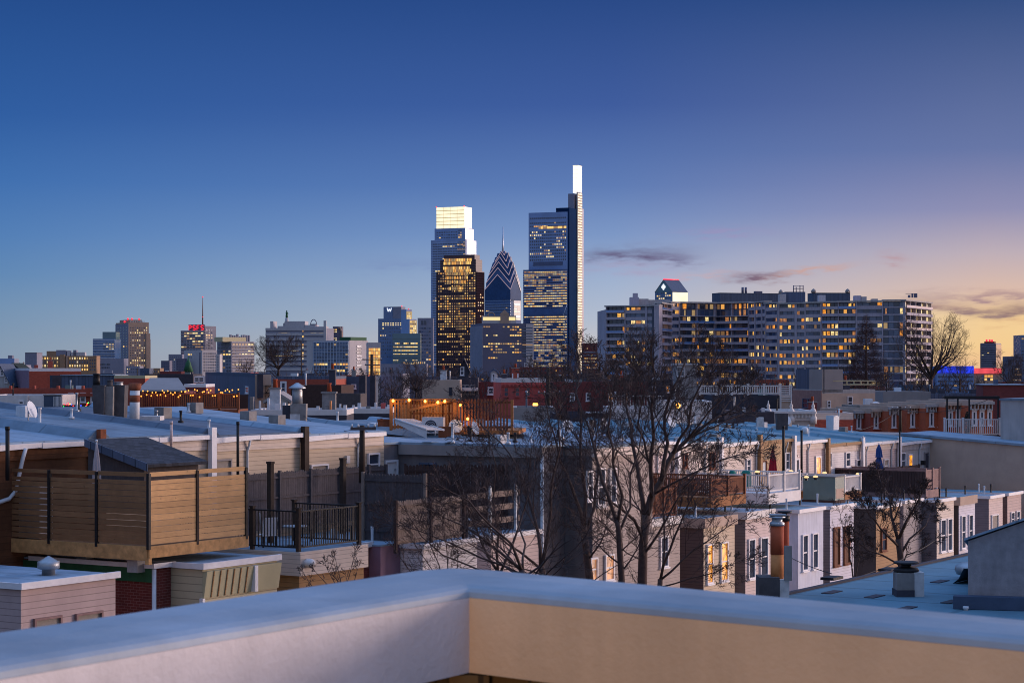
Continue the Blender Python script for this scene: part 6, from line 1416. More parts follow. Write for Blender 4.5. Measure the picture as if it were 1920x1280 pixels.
# red sign tower
T = tower('slab tower with red rooftop letters', 339, 383, 384, 2900, 619, 60, 'grey_tower', La=20)
bands(T, T.b, 'pale_tower', 621, 660, 4.9, .35, .5); rows(T, T.b, 340, 382, 622, 658, 4.9, 5.4, wf=.8, hf=.45, lit=.45, lits=[LITF[1], LITF[3]], d=.55)
bx_ = T.b; u0 = T.u(bx_, 384); MB().box(.4, 26, -.5, 26, 0, T.z(bx_, u0, 611)).build('service_tower', M['dark_tower'], T)
sgn = T.b; ua, ub = T.u(sgn, 353), T.u(sgn, 383); za, zb2 = T.z(sgn, ua, 619), T.z(sgn, ua, 609.5)
MB().fbox(sgn, ua, ub, -1.5, -.5, T.H-1.3, zb2+.8).build('sign_board', M['dark_tower'], T)
STROKES = {'P': [((0,0),(0,1)), ((0,1),(.75,1)), ((.75,1),(1,.85)), ((1,.85),(1,.62)), ((1,.62),(.75,.48)), ((.75,.48),(0,.48))], 'S': [((1,.85),(.8,1)), ((.8,1),(.2,1)), ((.2,1),(0,.85)), ((0,.85),(0,.64)), ((0,.64),(.2,.52)), ((.2,.52),(.8,.48)), ((.8,.48),(1,.34)), ((1,.34),(1,.14)), ((1,.14),(.8,0)), ((.8,0),(.2,0)), ((.2,0),(0,.15))], 'F': [((0,0),(0,1)), ((0,1),(1,1)), ((0,.52),(.75,.52))], 'W': [((0,1),(.25,0)), ((.25,0),(.5,.75)), ((.5,.75),(.75,0)), ((.75,0),(1,1))]}
def letter(T, fc, ch, u0, u1, z0, z1, d, r, m):
    c, n = math.cos(fc[2]), math.sin(fc[2]); mb = MB(); q = lambda p: (fc[0]+(u0+(u1-u0)*p[0])*c+d*n, fc[1]+(u0+(u1-u0)*p[0])*n-d*c, z0+(z1-z0)*p[1])
    for a, b in STROKES[ch]: mb.tube([q(a), q(b)], r, 6)
    mb.build('letter', M[m], T, label='letter %s' % ch)
for i, ch in enumerate('PSFS'): w = (ub-ua)/4; letter(T, sgn, ch, ua+w*(i+.22), ua+w*(i+.78), T.H+.4, zb2-.6, .4, .42, 'red_sign')
fs = (.0, -.5, 0, 26); rows(T, fs, 385, 399, 616, 660, 4.9, 5, wf=.6, hf=.5, lit=.4, lits=amber2, d=.25)
zt = T.z(bx_, u0, 557); zq = T.z(bx_, u0, 611); mb = MB()
mb.tube([(4, 6, zq), (4, 6, zq+(zt-zq)*.5), (4, 6, zt)], [1.1, .7, .3], 6); mb.build('antenna', M['rust'], T); beacons(T, [(4, 6, zt+.5), (4, 6, zq+(zt-zq)*.32)], .9)
T = tower('white institutional building with gridded side in front of the red sign tower', 345, 379, 407, 1700, 656, 40, 'pale_tower', name='office_block')
rows(T, T.a, 381, 406, 660, 697, 5, 4.2, wf=.55, hf=.45, lit=.02); MB().fbox(T.b, T.u(T.b, 374), T.u(T.b, 376), .02, .2, 0, T.H-2).build('stair_slot', M['dark_tower'], T)
rows(T, T.b, 352, 360, 662, 672, 4, 3, wf=.5, hf=.6, lit=.5)
T = Thing('church_spire', 'small dark green church spire in front of the white building', 'church', (Xp(353, 900), 900, -2), 0)
zz = Zp(697, 900)+2; MB().box(-2, 2, -2, 2, 0, zz).build('base', M['dark'], T); MB().lathe((0,0,zz), [(2.3, 0), (1.3, Zp(684, 900)-Zp(697, 900)), (1.2, Zp(680, 900)-Zp(697, 900)), (.5, Zp(676, 900)-Zp(697, 900)), (.05, Zp(668, 900)-Zp(697, 900))], 8).build('spire', M['green'], T)
T = tower('bluish gridded office block with yellow lit rooftop plant', 407, 434, 477, 2000, 640, 50, 'grey_tower')
rows(T, T.a, 435, 476, 643, 698, 6, 5.6, wf=.7, hf=.55, lit=.22, lits=[LITF[1], LITF[3]]); rows(T, T.b, 408, 433, 643, 698, 6, 5, wf=.7, hf=.5, lit=.18); bands(T, T.a, 'pale_tower', 642, 700, 6, .25, .4)
p = bpx(T, 'penthouse', 'olive_panel', 420, 464, 632, (2, 14), T.a); mb = MB()
for i in range(9): u = T.La*(.05+.1*i); mb.box(u, u+1.6, 3, 5, T.H-.3, T.H+5+rnd.uniform(0, 2.5))
mb.build('rooftop_plant', M['grey_tower'], T)
# banded wide block with statue tower behind
T = tower('statue topped stone tower peeking over the wide banded block', 531, 531, 543, 3300, 606, 0, 'grey_tower', Lb=10, name='clock_tower', par=0)
zq = T.H; MB().lathe((T.La/2, 5, zq), [(4.2, 0), (3.0, 3.5), (2.4, 8), (1.8, 9)], 12).build('dome', M['pale_tower'], T)
mb = MB(); zs = zq+9; mb.lathe((T.La/2, 5, zs), [(1.9, 0), (2.0, 3), (1.5, 5.5), (1.9, 8), (1.4, 9.2), (.7, 9.6), (.95, 10.4), (.9, 11.2), (1.5, 11.35), (.6, 11.5), (.5, 12.2)], 10); mb.tube([(T.La/2+1.5, 4.6, zs+8.2), (T.La/2+2.6, 4.2, zs+6.2)], .45, 6); mb.build('statue', M['green'], T)
T = tower('wide pale block with horizontal window bands and stepped roof', 498, 611, 624, 2300, 615, 78, 'grey_tower', La=30)
bands(T, T.b, 'pale_tower', 617, 692, 9.5, .5, .6); rows(T, T.b, 500, 610, 621, 690, 9.5, 5.5, wf=.95, hf=.42, lit=.16, lits=amber2+[LITF[1]], d=.25)
rows(T, (T.b[0]-.5, T.b[1], T.b[2], T.b[3]), 566, 570, 618, 690, 5, 4, wf=.6, hf=.6, lit=.95, d=.2)
for a, b, y in ((505, 511, 602), (519, 532, 611), (532, 570, 602), (569, 590, 609), (590, 608, 612)): bpx(T, 'penthouse', 'pale_tower', a, b, y, (3, 16), T.b)
MB().fbox(T.b, T.u(T.b, 607), T.Lb+.5, -.5, .8, 0, T.z(T.b, T.Lb, 601)).build('stair_tower', M['pale_tower'], T)
u = T.u(T.b, 585); c = (T.b[0]-4*0-6, 0); q = T.b; cn, sn = math.cos(q[2]), math.sin(q[2]); zc = T.z(q, u, 607); mb = MB()
P = lambda uu, z: (q[0]+uu*cn-6*sn, q[1]+uu*sn+6*cn, z)
mb.tube([P(u+3.6*math.cos(t*.2618), zc-1+6*math.sin(t*.2618)) for t in range(13)], .5, 5); mb.build('roof_arch', M['dark_tower'], T); MB().fbox(q, u-3.5, u+3.5, -8, -4, T.H-.3, zc).build('penthouse', M['dark_tower'], T)
T = tower('narrow lit building with curved frame right of the wide banded block', 624, 624, 641, 2350, 612, 0, 'dark_tower', Lb=20); rows(T, T.a, 625, 632, 616, 640, 4, 3, lit=.9, lits=cream2)
mb = MB(); mb.tube([(T.La*.6, -1, T.H-2), (T.La*.8, -1, T.H-1), (T.La, -1, T.H-6), (T.La*1.0, -1, T.H-22), (T.La*1.15, -1, T.H-28)], 1.2, 6); mb.build('curved_frame', M['beige_tower'], T)
# gridded glass hotel
T = tower('gridded dark glass block with pale concrete ends and a glowing right facade', 575, 655, 690, 1250, 638, 62, 'pale_tower', La=None, name='office_block')
MB().fbox(T.b, T.u(T.b, 588), T.u(T.b, 653), .01, .3, 0, T.H-.8).build('glass_wall', M['deep_glass'], T); bb = (T.b[0]-.3, T.b[1], T.b[2], T.b[3])
rows(T, bb, 588, 653, 643, 704, 6.2, 5.4, wf=.8, hf=.6, lit=.1, lits=amber2+[LITF[1]], d=.1, rowvar=.8)
fins(T, bb, 'steel', 588, 653, 12, 0, T.H-.8, .35, .35); bands(T, bb, 'steel', 641, 704, 6.2, .1, .3, px=(588, 653))
for k in range(2): pass
mb = MB(); a_, b_ = T.u(T.b, 668), T.u(T.b, 678)
bpx(T, 'penthouse', 'green', 660, 690, 632, (1, 9), T.a, label='green glass penthouse'); 
fa = T.a; rows(T, fa, 668, 678, 646, 700, 6.2, 10, wf=.9, hf=.5, lit=.1, d=.25)
T = tower('pale concrete block with glowing orange grid front beside the gridded block', 688, 690, 714, 1230, 642, 8, 'pale_tower', name='office_block', Lb=15)
rows(T, T.a, 691, 713, 652, 703, 6, 4.4, wf=.82, hf=.82, lit=.98, lits=[LITF[2], LITF[0], LITF[2]], rowvar=0)
# W tower group
T = tower('dark blue glass hotel tower with white letter near its top', 709, 757, 762, 3000, 597, 70, 'deep_glass', La=20)
rows(T, T.b, 712, 755, 612, 672, 6.5, 4.5, wf=.5, hf=.35, lit=.14, lits=cream2); rows(T, T.b, 716, 754, 604, 611, 4, 4.5, wf=.6, hf=.6, lit=.85, lits=[LITF[1], LITF[4]])
z1 = T.z(T.b, T.Lb*.5, 575); ua, ub = T.u(T.b, 719), T.u(T.b, 752); MB().fbox(T.b, ua, ub, -16, -1, T.H-.5, z1).build('upper_storeys', M['grey_tower'], T); MB().fbox(T.b, ua, T.u(T.b, 736), -.99, -.2, T.H-.2, z1-.5).build('sign_panel', M['deep_glass'], T)
u = T.u(T.b, 726); letter(T, T.b, 'W', u, T.u(T.b, 734), T.z(T.b, u, 584), T.z(T.b, u, 577.5), .3, .7, 'white_sign'); beacons(T, [(0, 3, z1+.6)], .9)
T = tower('stepped tower glowing gold on its right side next to the hotel tower', 752, 762, 772, 2950, 580, 40, 'blue_glass'); T2 = T
MB().fbox(T.a, .0, T.La+.05, .02, .5, T.H*.3, T.H-3).build('gold_facade', M['crown_line'], T); rows(T, (T.a[0], T.a[1]-.5, 0, T.La), 763, 771, 586, 625, 4.4, 3, wf=.8, hf=.7, lit=.95, lits=cream2, d=.2); beacons(T, [(T.La*.5, 1, T.H+.5)], 1.0)
T = tower('lower gold lit shoulder of the stepped tower', 762, 768, 781, 2920, 598, 40, 'blue_glass'); MB().fbox(T.a, .0, T.La+.05, .02, .5, T.H*.3, T.H-2).build('gold_facade', M['crown_line'], T); rows(T, (T.a[0], T.a[1]-.5, 0, T.La), 769, 780, 601, 626, 4.4, 3, wf=.8, hf=.7, lit=.9, lits=cream2, d=.2)
T = tower('grey green office block with bright lit floors below the stepped tower', 736, 736, 788, 2300, 625, 0, 'teal_glass', Lb=30, name='office_block')
bands(T, T.a, 'teal_glass', 634, 690, 6.6, .3, .4); rows(T, T.a, 737, 783, 640, 692, 6.6, 3.4, wf=.92, hf=.5, lit=.72, lits=cream2, d=.3)
T = tower('grey office slab with dark window rows left of the tall crowned tower', 783, 783, 812, 3100, 596, 0, 'grey_tower', Lb=30); rows(T, T.a, 785, 808, 612, 690, 6.5, 4.5, wf=.8, hf=.5, lit=.12); rows(T, T.a, 789, 800, 600, 610, 9, 6, wf=.8, hf=.8, lit=0)
T = tower('low wide classical building with tall dark windows in the centre left', 712, 712, 800, 1500, 682, 0, 'grey_tower', Lb=25, name='low_block', cat='building'); rows(T, T.a, 716, 738, 687, 700, 13, 5, wf=.4, hf=.8, lit=0); rows(T, T.a, 752, 798, 676, 684, 8, 4, wf=.6, hf=.4, lit=.8)
# the crowned glass tower
T = tower('tall glass tower with glowing white crown', 808, 873, 893, 3550, 449, 66, 'pale_glass', par=0)
T.b = face_b(T.Lb); rows(T, T.b, 811, 872, 455, 690, 4.6, 4.6, wf=.8, hf=.4, lit=.13, lits=cream2, dark=[DARKW[1]], d=.4, rowvar=.9)
bands(T, T.b, 'blue_glass', 452, 690, 4.6, .35, .3)
z1 = T.z(T.b, T.Lb, 427); La, Lb = T.La, T.Lb
MB().box(La*.02, La*.8, Lb*.02, Lb*.9, T.H+.13, z1).build('upper_shaft', M['blue_glass'], T); fu = (La*.02, Lb*.9, -math.pi/2, Lb*.88); rows(T, fu, 818, 858, 433, 448, 4.6, 4.6, wf=.7, hf=.4, lit=.25, lits=cream2)
MB().fbox((La*.02, Lb*.02, 0), 0, La*.78, .05, .4, T.H+.2, z1-1).build('sunset_reflection', M['bright_side'], T)
MB().fbox(T.a, La*.1, La*.98, .05, .5, T.z(T.a, La*.5, 478), T.H-.5).build('sunset_reflection', M['bright_side'], T)
zc = T.z(T.b, T.Lb, 387); c0 = .06; MB().box(La*c0, La*.76, Lb*.06, Lb*.86, z1+.02, zc).build('crown', M['crown_lit'], T)
MB().fbox((La*c0, Lb*.06, 0), .2, La*.7, .05, .5, z1+.3, zc-.2).build('crown_side', M['crown_side'], T)
fcn = (La*c0, Lb*.86, -math.pi/2, Lb*.8); mb = MB()
for j in range(1, 6): z = z1+(zc-z1)*j/6; mb.fbox(fcn, 0, Lb*.8, .05, .5, z-.45, z+.45)
for i in range(1, 4): mb.fbox(fcn, Lb*.2*i-.2, Lb*.2*i+.2, .05, .4, z1, zc)
mb.build('crown_lines', M['crown_line'], T)
fn = T.b; rows(T, fn, 857, 872, 452, 478, 4.4, 4, wf=.5, hf=.6, lit=.7, lits=amber2); rows(T, fu, 859, 866, 430, 447, 4.4, 4, wf=.6, hf=.6, lit=.8, lits=amber2)
mb = MB(); mb.fbox(T.b, T.u(T.b, 826), T.u(T.b, 847), .05, .6, T.z(T.b, 5, 448), T.z(T.b, 5, 441)) if False else None
beacons(T, [(La*c0, Lb*.86, zc+.8), (La*c0, Lb*.06, zc+.8)], 1.2)
# brown stepped tower
T = tower('dark brown stepped tower dotted with golden windows', 818, 893, 908, 3150, 508, 66, 'brown_tower')
La, Lb = T.La, T.Lb
for k, (a, b, y, i0) in enumerate(((825, 902, 486, .1), (831, 896, 477, .2))):
    ua, ub = T.u(T.b, a), T.Lb-(0 if k == 0 else 3); z = T.z(T.b, T.Lb, y); y0, y1 = Lb-ub+1, Lb-ua
    MB().box(.6+k*2, La*(.82-.1*k), max(.8, y0), y1, (T.H if k == 0 else zk)-.6, z).build('setback', M['brown_tower'], T); zk = z
def inv(i, j): # windows of the lit stepped notch
    return False
rows(T, T.b, 821, 892, 510, 690, 4.75, 4.1, wf=.66, hf=.52, lit=.74, lits=amber2+[LITF[0], LITF[5], LITF[6], LITF[6]], dark=[], d=.35, rowvar=.9)
fu = (.6, Lb-T.u(T.b, 825), -math.pi/2, 60); 
for j, (a, b, y) in enumerate(((833, 885, 488), (832, 884, 494), (831, 882, 503), (834, 884, 508), (836, 880, 514), (836, 878, 521), (838, 874, 529), (840, 868, 541))):
    fcx = fu if y < 508 else T.b
    u0, u1 = T.u(fcx, a), T.u(fcx, b); z = T.z(fcx, u0, y); n = int((b-a)/3); 
    for i in range(n): add_win(T, fcx, u0+(u1-u0)*i/n, u0+(u1-u0)*(i+.8)/n, z-2.2, z+2.2, rnd.choice(amber2), .5)
fins(T, T.b, 'brown_tower', 820, 892, 16, T.H*.02, T.H-1.2, .9, .6, 'piers')
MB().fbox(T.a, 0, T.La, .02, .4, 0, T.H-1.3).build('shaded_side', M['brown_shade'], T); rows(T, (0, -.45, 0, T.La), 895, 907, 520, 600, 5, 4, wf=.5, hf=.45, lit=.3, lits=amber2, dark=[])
# spired tower with chevrons
Y = 3800; T = tower('blue glass spired tower with nested chevron gables', 909, 957, 977, Y, 562, 56, 'spire_glass', par=0)
La, Lb = T.La, T.Lb; rows(T, T.b, 911, 955, 570, 600, 5, 3.4, wf=.85, hf=.4, lit=.15, lits=cream2, dark=[DARKW[1]]); bands(T, T.b, 'deep_glass', 564, 605, 5, .4, .4)
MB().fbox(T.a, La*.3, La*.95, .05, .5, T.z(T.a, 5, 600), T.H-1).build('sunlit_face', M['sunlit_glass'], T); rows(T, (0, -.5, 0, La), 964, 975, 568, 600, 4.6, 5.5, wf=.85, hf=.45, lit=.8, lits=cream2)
cx, cy = La/2, Lb/2
def gables(w, d, z0, ze, zp, k):
    """two crossing gabled volumes with lit chevron edges"""
    mb = MB(); x0, x1, y0, y1 = cx-w/2, cx+w/2, cy-d/2, cy+d/2; mb.box(x0, x1, y0, y1, z0, ze)
    for ax in (0, 1):
        if ax == 0: A_ = [(x0,y0,ze),(x0,y1,ze),(x0,cy,zp)]; B_ = [(x1,y0,ze),(x1,y1,ze),(x1,cy,zp)]
        else: A_ = [(x0,y0,ze),(x1,y0,ze),(cx,y0,zp)]; B_ = [(x0,y1,ze),(x1,y1,ze),(cx,y1,zp)]
        mb.poly(A_); mb.poly(B_); mb.poly([A_[0], B_[0], B_[2], A_[2]]); mb.poly([A_[1], B_[1], B_[2], A_[2]])
    o = mb.build('gable_tier', M['spire_glass' if k % 2 else 'spire_glass_dark'], T)
    e = MB(); g = .35
    e.tube([(x0-g,y1,ze), (x0-g,cy,zp), (x0-g,y0,ze)], .6, 5); e.tube([(x0,y0-g,ze), (cx,y0-g,zp), (x1,y0-g,ze)], .6, 5); e.build('gable_edge', M['ridge_line'], T, parent=o)
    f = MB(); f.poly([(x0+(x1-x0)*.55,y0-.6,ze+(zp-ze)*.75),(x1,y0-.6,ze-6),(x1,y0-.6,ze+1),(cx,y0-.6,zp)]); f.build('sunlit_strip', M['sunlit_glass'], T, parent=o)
zz = lambda py: T.z(T.b, Lb, py)
for k, (s_, pe, pp_) in enumerate(((1.0, 542, 514), (.93, 529, 501), (.79, 515, 490), (.61, 502, 480), (.43, 489, 472.5), (.2, 477, 469))): gables(La*s_, Lb*s_, zz(562)-2+k*.5, zz(pe), zz(pp_), k)
MB().tube([(cx, cy, zz(476)), (cx, cy, zz(455)), (cx, cy, zz(423))], [2.4, 1.5, .8], 8).build('spire', M['steel'], T); 
# dark block in front with classical crown
T = tower('dark grey slab with scattered gold windows in front of the spired tower', 882, 905, 1000, 2500, 606, 14, 'dark_tower')
MB().fbox(T.b, .01, T.Lb, .02, .4, 0, T.H-3).build('side_wall', M['grey_tower'], T); rows(T, T.a, 906, 978, 610, 684, 5.4, 4.4, wf=.75, hf=.48, lit=.42, lits=amber2+[LITF[1]], dark=[], rowvar=.9)
MB().fbox(T.a, T.u(T.a, 986), T.La+.3, -.3, .6, 0, T.H-.5).build('end_bay', M['pale_tower'], T); rows(T, (0, -.6, 0, T.La), 979, 999, 612, 670, 5.2, 20, wf=.95, hf=.4, lit=.2)
T = tower('cream lit classical building top with pediment above the dark slab', 904, 904, 968, 2700, 592, 2, 'pale_tower', Lb=20, name='classical_building', par=0, cat='building'); rows(T, T.a, 905, 967, 593, 602, 9, 62, wf=.98, hf=.7, lit=1.0, lits=[LITF[1]], rowvar=0)
u0, u1 = T.u(T.a, 938), T.u(T.a, 954); um = (u0+u1)/2; H = T.H; mb = MB(); mb.fbox(T.a, u0, u1, .1, 3, H-12, H+2); mb.poly([(u0-1, -3.2, H+2), (u1+1, -3.2, H+2), (um, -3.2, H+8)]); mb.poly([(u0-1,-3.2,H+2),(um,-3.2,H+8),(um,8,H+8),(u0-1,8,H+2)]); mb.poly([(u1+1,-3.2,H+2),(um,-3.2,H+8),(um,8,H+8),(u1+1,8,H+2)]); mb.build('pediment', M['beige_tower'], T)
mb = MB(); ux = T.u(T.a, 921); mb.tube([(ux+4.5*math.cos(t*.35), -1, H+4.5*math.sin(t*.35)) for t in range(10)], .8, 5); mb.build('roof_arch', M['beige_tower'], T)
# the tallest tower: two blocks, dark spine, lit shaft and lantern
T = tower('tallest glass tower with dark spine and blazing white lantern', 981, 1064, 1076, 3300, 505, 68, 'blue_glass', par=0)
La, Lb = T.La, T.Lb; b = T.b
MB().fbox(b, T.u(b, 991), T.Lb, -34, -.4, T.H+.13, T.z(b, Lb, 397)).build('upper_block', M['blue_glass'], T)
fu = (.4, Lb, -math.pi/2, Lb)
rows(T, fu, 993, 1062, 406, 412, 6, 3.9, wf=.8, hf=.5, lit=.45, lits=amber2, dark=[DARKW[1]]); rows(T, fu, 993, 1062, 415, 427, 6, 3.9, wf=.8, hf=.4, lit=.35, lits=amber2, dark=[DARKW[1]]); rows(T, fu, 1010, 1062, 423, 430, 7, 3.9, wf=.96, hf=.6, lit=.9, lits=[LITF[3], LITF[0]], d=.5)
rows(T, fu, 993, 1062, 432, 490, 5.8, 3.9, wf=.62, hf=.5, lit=.3, lits=[LITF[4], LITF[3], LITF[1]], dark=[DARKW[1], DARKW[0]], rowvar=.5)
MB().fbox(fu, T.u(fu, 1000), T.u(fu, 1055), .1, .7, T.z(fu, 20, 498), T.z(fu, 20, 491)).build('plant_floor', M['navy'], T)
rows(T, b, 983, 1063, 508, 576, 4.7, 3.9, wf=.9, hf=.55, lit=.85, lits=cream2+[LITF[0], LITF[2]], dark=[DARKW[1]], rowvar=.3, d=.3); rows(T, b, 983, 1063, 592, 688, 4.7, 3.9, wf=.9, hf=.55, lit=.8, lits=cream2+[LITF[0], LITF[2]], dark=[DARKW[1]], rowvar=.35, d=.3)
bands(T, b, 'navy', 506, 690, 4.7, .3, .6)
z = T.z; MB().fbox(b, T.u(b, 981.5), T.Lb, .1, .75, z(b, Lb, 590), z(b, Lb, 578)).build('plant_floor', M['deep_glass'], T)
mb = MB(); pts = [(1053, 668), (1061, 640), (1056, 628), (1063, 600), (1057, 590), (1064, 570)]; q = [(-1.4, Lb-T.u(b, p), z(b, T.u(b, p), y)) for p, y in pts]; mb.tube(q, .55, 5); mb.build('zigzag_brace', M['steel'], T)
ux = T.u(b, 1064)
fa = (0, 0, 0, La); S1 = T.u(fa, 1080)
MB().box(.5, S1, -3, 20, 0, z(fa, S1*.5, 391)).build('dark_spine', M['spine'], T); MB().box(S1*.92, S1+.8, -4.2, -3.02, 0, z(fa, S1, 392)).build('bright_edge', M['steel'], T)
a1, a2 = T.u(fa, 1076), T.u(fa, 1083); MB().box(a1, a2, 0.02, 10, z(fa, S1*.5, 391)+.02, z(fa, a1, 363)).build('grey_shaft', M['grey_tower'], T)
s0, s1 = T.u((0, -5, 0), 1083), T.u((0, -5, 0), 1091.5); MB().box(s0, s1, -5, -3.1, 0, z(fa, s1, 362)).build('lit_shaft', M['grey_tower'], T); MB().box(s0+.6, s1-.8, -5.4, -5.02, 0, z(fa, s1, 364)).build('light_strip', M['strip_lit'], T)
mb = MB(); n = 70
for i in range(n): zz_ = z(fa, s1, 364)*i/n; mb.box(s0+.6, s1-.8, -5.7, -5.41, zz_, zz_+1.6)
mb.build('strip_bars', M['beige_tower'], T)
e1_ = T.u((0, -5, 0), 1095); MB().box(s1+.3, e1_, -4.5, 10, 0, z(fa, e1_, 392)).build('outer_blade', M['pale_glass'], T)
l0, l1 = T.u((0, -4, 0), 1083.5), T.u((0, -4, 0), 1091); z0_, z1_ = z(fa, l0, 362)+.02, z(fa, l0, 311); MB().box(l0, l1, -4, 4.5, z0_+.2, z1_).build('lantern', M['lantern'], T)
mb = MB(); 
for j in range(1, 7): zz_ = z0_+(z1_-z0_)*j/7; mb.box(l0, l1+.2, -4.25, -4.02, zz_-.3, zz_+.3); mb.fbox((l0, 4.5, -math.pi/2), 0, 8.5, .02, .3, zz_-.3, zz_+.3)
mb.box(l1-3.4, l1-3.0, -4.3, -4.02, z0_, z1_); mb.box(l0-.3, l1+.3, -4.3, 4.8, z1_+.02, z1_+1.0); mb.build('lantern_frame', M['strip_lit'], T)
T = tower('low dark brick block with lit windows at the right of the tallest tower', 1093, 1093, 1134, 1600, 643, 0, 'maroon', Lb=30, name='low_block', cat='building'); rows(T, T.a, 1095, 1132, 648, 658, 7, 4, wf=.5, hf=.3, lit=.6, dark=[]); bands(T, T.a, 'grey_tower', 660, 690, 6, .5, .4); rows(T, T.a, 1095, 1132, 663, 692, 6, 4, wf=.6, hf=.4, lit=.5, lits=amber2, d=.45)
T = tower('low dark red block with small lit windows before the brown tower', 955, 955, 1062, 1150, 688, 0, 'maroon', Lb=30, name='low_block', cat='building'); rows(T, T.a, 958, 1060, 691, 716, 8, 7, wf=.4, hf=.4, lit=.3, lits=amber2); bpx(T, 'penthouse', 'dark_tower', 945, 960, 684, (2, 8)); bpx(T, 'penthouse', 'pale_tower', 982, 990, 680, (2, 8))
T = tower('low dark block with one lit window left of the salmon house', 880, 880, 956, 1000, 700, 0, 'dark_tower', Lb=20, name='low_block', cat='building'); rows(T, T.a, 884, 950, 702, 714, 6, 8, wf=.4, hf=.5, lit=.3, lits=amber2)
T = tower('long low shop roofs glowing along the centre left horizon', 712, 712, 880, 900, 706, 0, 'dark_tower', Lb=20, name='low_block', cat='building', par=.4)
# ------------------------------------------------------------------ the big apartment block
Y0 = 880; P = [(1137, 884), (1172, 880), (1233, 872), (1238, 880), (1257, 902), (1273, 908), (1340, 914), (1405, 902), (1436, 880), (1460, 871), (1509, 866), (1541, 863), (1572, 861), (1605, 859), (1656, 857), (1696, 855), (1745, 892)]
W = [Vector((Xp(a, y), y, 0)) for a, y in P]; zb = -8
T = Thing('apartment_building', 'sprawling concrete apartment block with balconies and many golden windows', 'apartment building', (W[0].x, W[0].y, zb), 0); AP = T
Lc = [(w-T.loc).to_2d() for w in W]; ytop = [573, 573, 572, 571, 566, 566, 567, 566, 566, 569, 567, 566, 565, 565, 563, 562, 568]
ht = lambda i: Zp(ytop[i], P[i][1])-zb
NF = 14; back = Vector((0, 70))
Htop = ht(9)
fh = Htop/16.0
core = MB(); slab = MB(); band = MB(); roof = MB()
kinds = ['balc', 'flat', 'col', 'balc', 'flat', 'balcglass', 'balcglass', 'flat', 'flat', 'flat', 'flat', 'balc', 'balc', 'flat', 'glassy', 'litbalc']
for i, kd in enumerate(kinds):
    a, b = Lc[i], Lc[i+1]; d = b-a; L = d.length; ang = math.atan2(d.y, d.x); fc = (a.x, a.y, ang, L); H = (ht(i)+ht(i+1))/2
    inset = -1.3 if 'balc' in kd else 0
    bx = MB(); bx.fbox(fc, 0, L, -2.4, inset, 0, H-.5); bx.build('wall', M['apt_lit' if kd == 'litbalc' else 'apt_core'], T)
    roof.fbox(fc, -.6, L+.6, -2.6, .9, H-.49+.01*i, H+.1+.01*i)
    if kd == 'col': MB().fbox(fc, -2.3, L+.2, -1.2, .9, 0, H-.5).build('column', M['apt_slab'], T); continue
    nb = max(1, round(L/4.6)); nf = 16; f_ = H/nf
    for j in range(nf):
        z0 = j*f_
        if 'balc' in kd:
            if not (kd == 'balcglass' and j >= nf-2 and j % 2 == 1):
                slab.fbox(fc, .1, L-.1, inset-.2, 1.0, z0-.16, z0+.14)
                if not (kd == 'balcglass' and j >= nf-2): 
                    mbq = MB(); mbq.fbox(fc, .15, L-.15, .9, .98, z0+.15, z0+1.0); mbq.build('balcony', M['apt_slab' if (i+j) % 3 else 'blue_glass'], T)
            for u in [L*k/max(1, round(L/9)) for k in range(round(L/9)+1)]: slab.fbox(fc, u-.22, u+.22, inset-.1, .3, z0+.141, z0+f_-.121)
        elif kd != 'glassy':
            band.fbox(fc, 0, L, -.2, .32, z0-.45, z0+1.0)
        else: band.fbox(fc, 0, L, -.2, .12, z0-.2, z0+.35)
    hi = random.Random(100+i)
    lit = .5 if kd == 'litbalc' else (.3 if i in (5, 6, 9, 10, 11, 12, 14) else .17)
    lits = [LITF[1], LITF[4], LITF[1], LITF[6]] if kd == 'litbalc' else [LIT[0], LIT[1], LIT[2], LIT[3], LIT[3], LITF[2], LITF[5], LITF[6]]
    zlo = 1.05 if kd in ('flat',) else (.4 if kd == 'glassy' else .2)
    for j in range(nf):
        run = 0
        for k in range(nb*2):
            w = L/(nb*2); on = hi.random() < (lit if not run else .62); run = on and hi.random() < .8
            if kd == 'litbalc' and k % 4 == 3: continue
            tr = hi.uniform(0, w*.35) if on else 0; u0, u1 = k*w+.18+tr*hi.random(), (k+1)*w-.18-tr*hi.random(); z0 = j*f_+zlo; z1 = (j+1)*f_-(.5 if kd == 'flat' else .35)
            if j == nf-1: z1 = H-.8
            add_win(T, fc, u0, u1, z0, z1, hi.choice(lits) if on else hi.choice(DARKW), inset+.06)
    for k in range(0, nb+1, 2):
        if kd == 'flat': band.fbox(fc, L*k/nb-.5 if k else 0, min(L, L*k/nb+.5), -.1, .6, 0, H-.5)
Pb = [(v.x, v.y+1.6) for v in Lc]; Pb[0] = (Lc[0].x+.8, Lc[0].y+1.6); Pb[-1] = (Lc[-1].x-2, Lc[-1].y+1.0)
Pb += [(Lc[-1].x+4, Lc[-1].y+40), (Lc[0].x-2, Lc[0].y+45)]
cb_ = MB(); hz = min(ht(i) for i in range(len(P)))-1.2
cb_.poly([(x, y, hz) for x, y in Pb]); n_ = len(Pb)
for i in range(len(Lc)-1, n_): a, b = Pb[i], Pb[(i+1) % n_]; cb_.poly([(a[0],a[1],0),(b[0],b[1],0),(b[0],b[1],hz),(a[0],a[1],hz)])
cb_.build('rear_wall', M['apt_slab'], T)
slab.build('balcony_slabs', M['apt_slab'], T); band.build('spandrels', M['apt_slab'], T); roof.build('roof', M['stucco_light'], T)
flush_win(T)
def apbox(name, m, px0, px1, yt, Y, dep=8, zlow=560, lbl=None):
    mb = MB(); mb.box(Xp(px0, Y), Xp(px1, Y), Y, Y+dep, Zp(zlow+18, Y), Zp(yt, Y)); return mb.build(name, M[m], T, world=True, label=lbl)
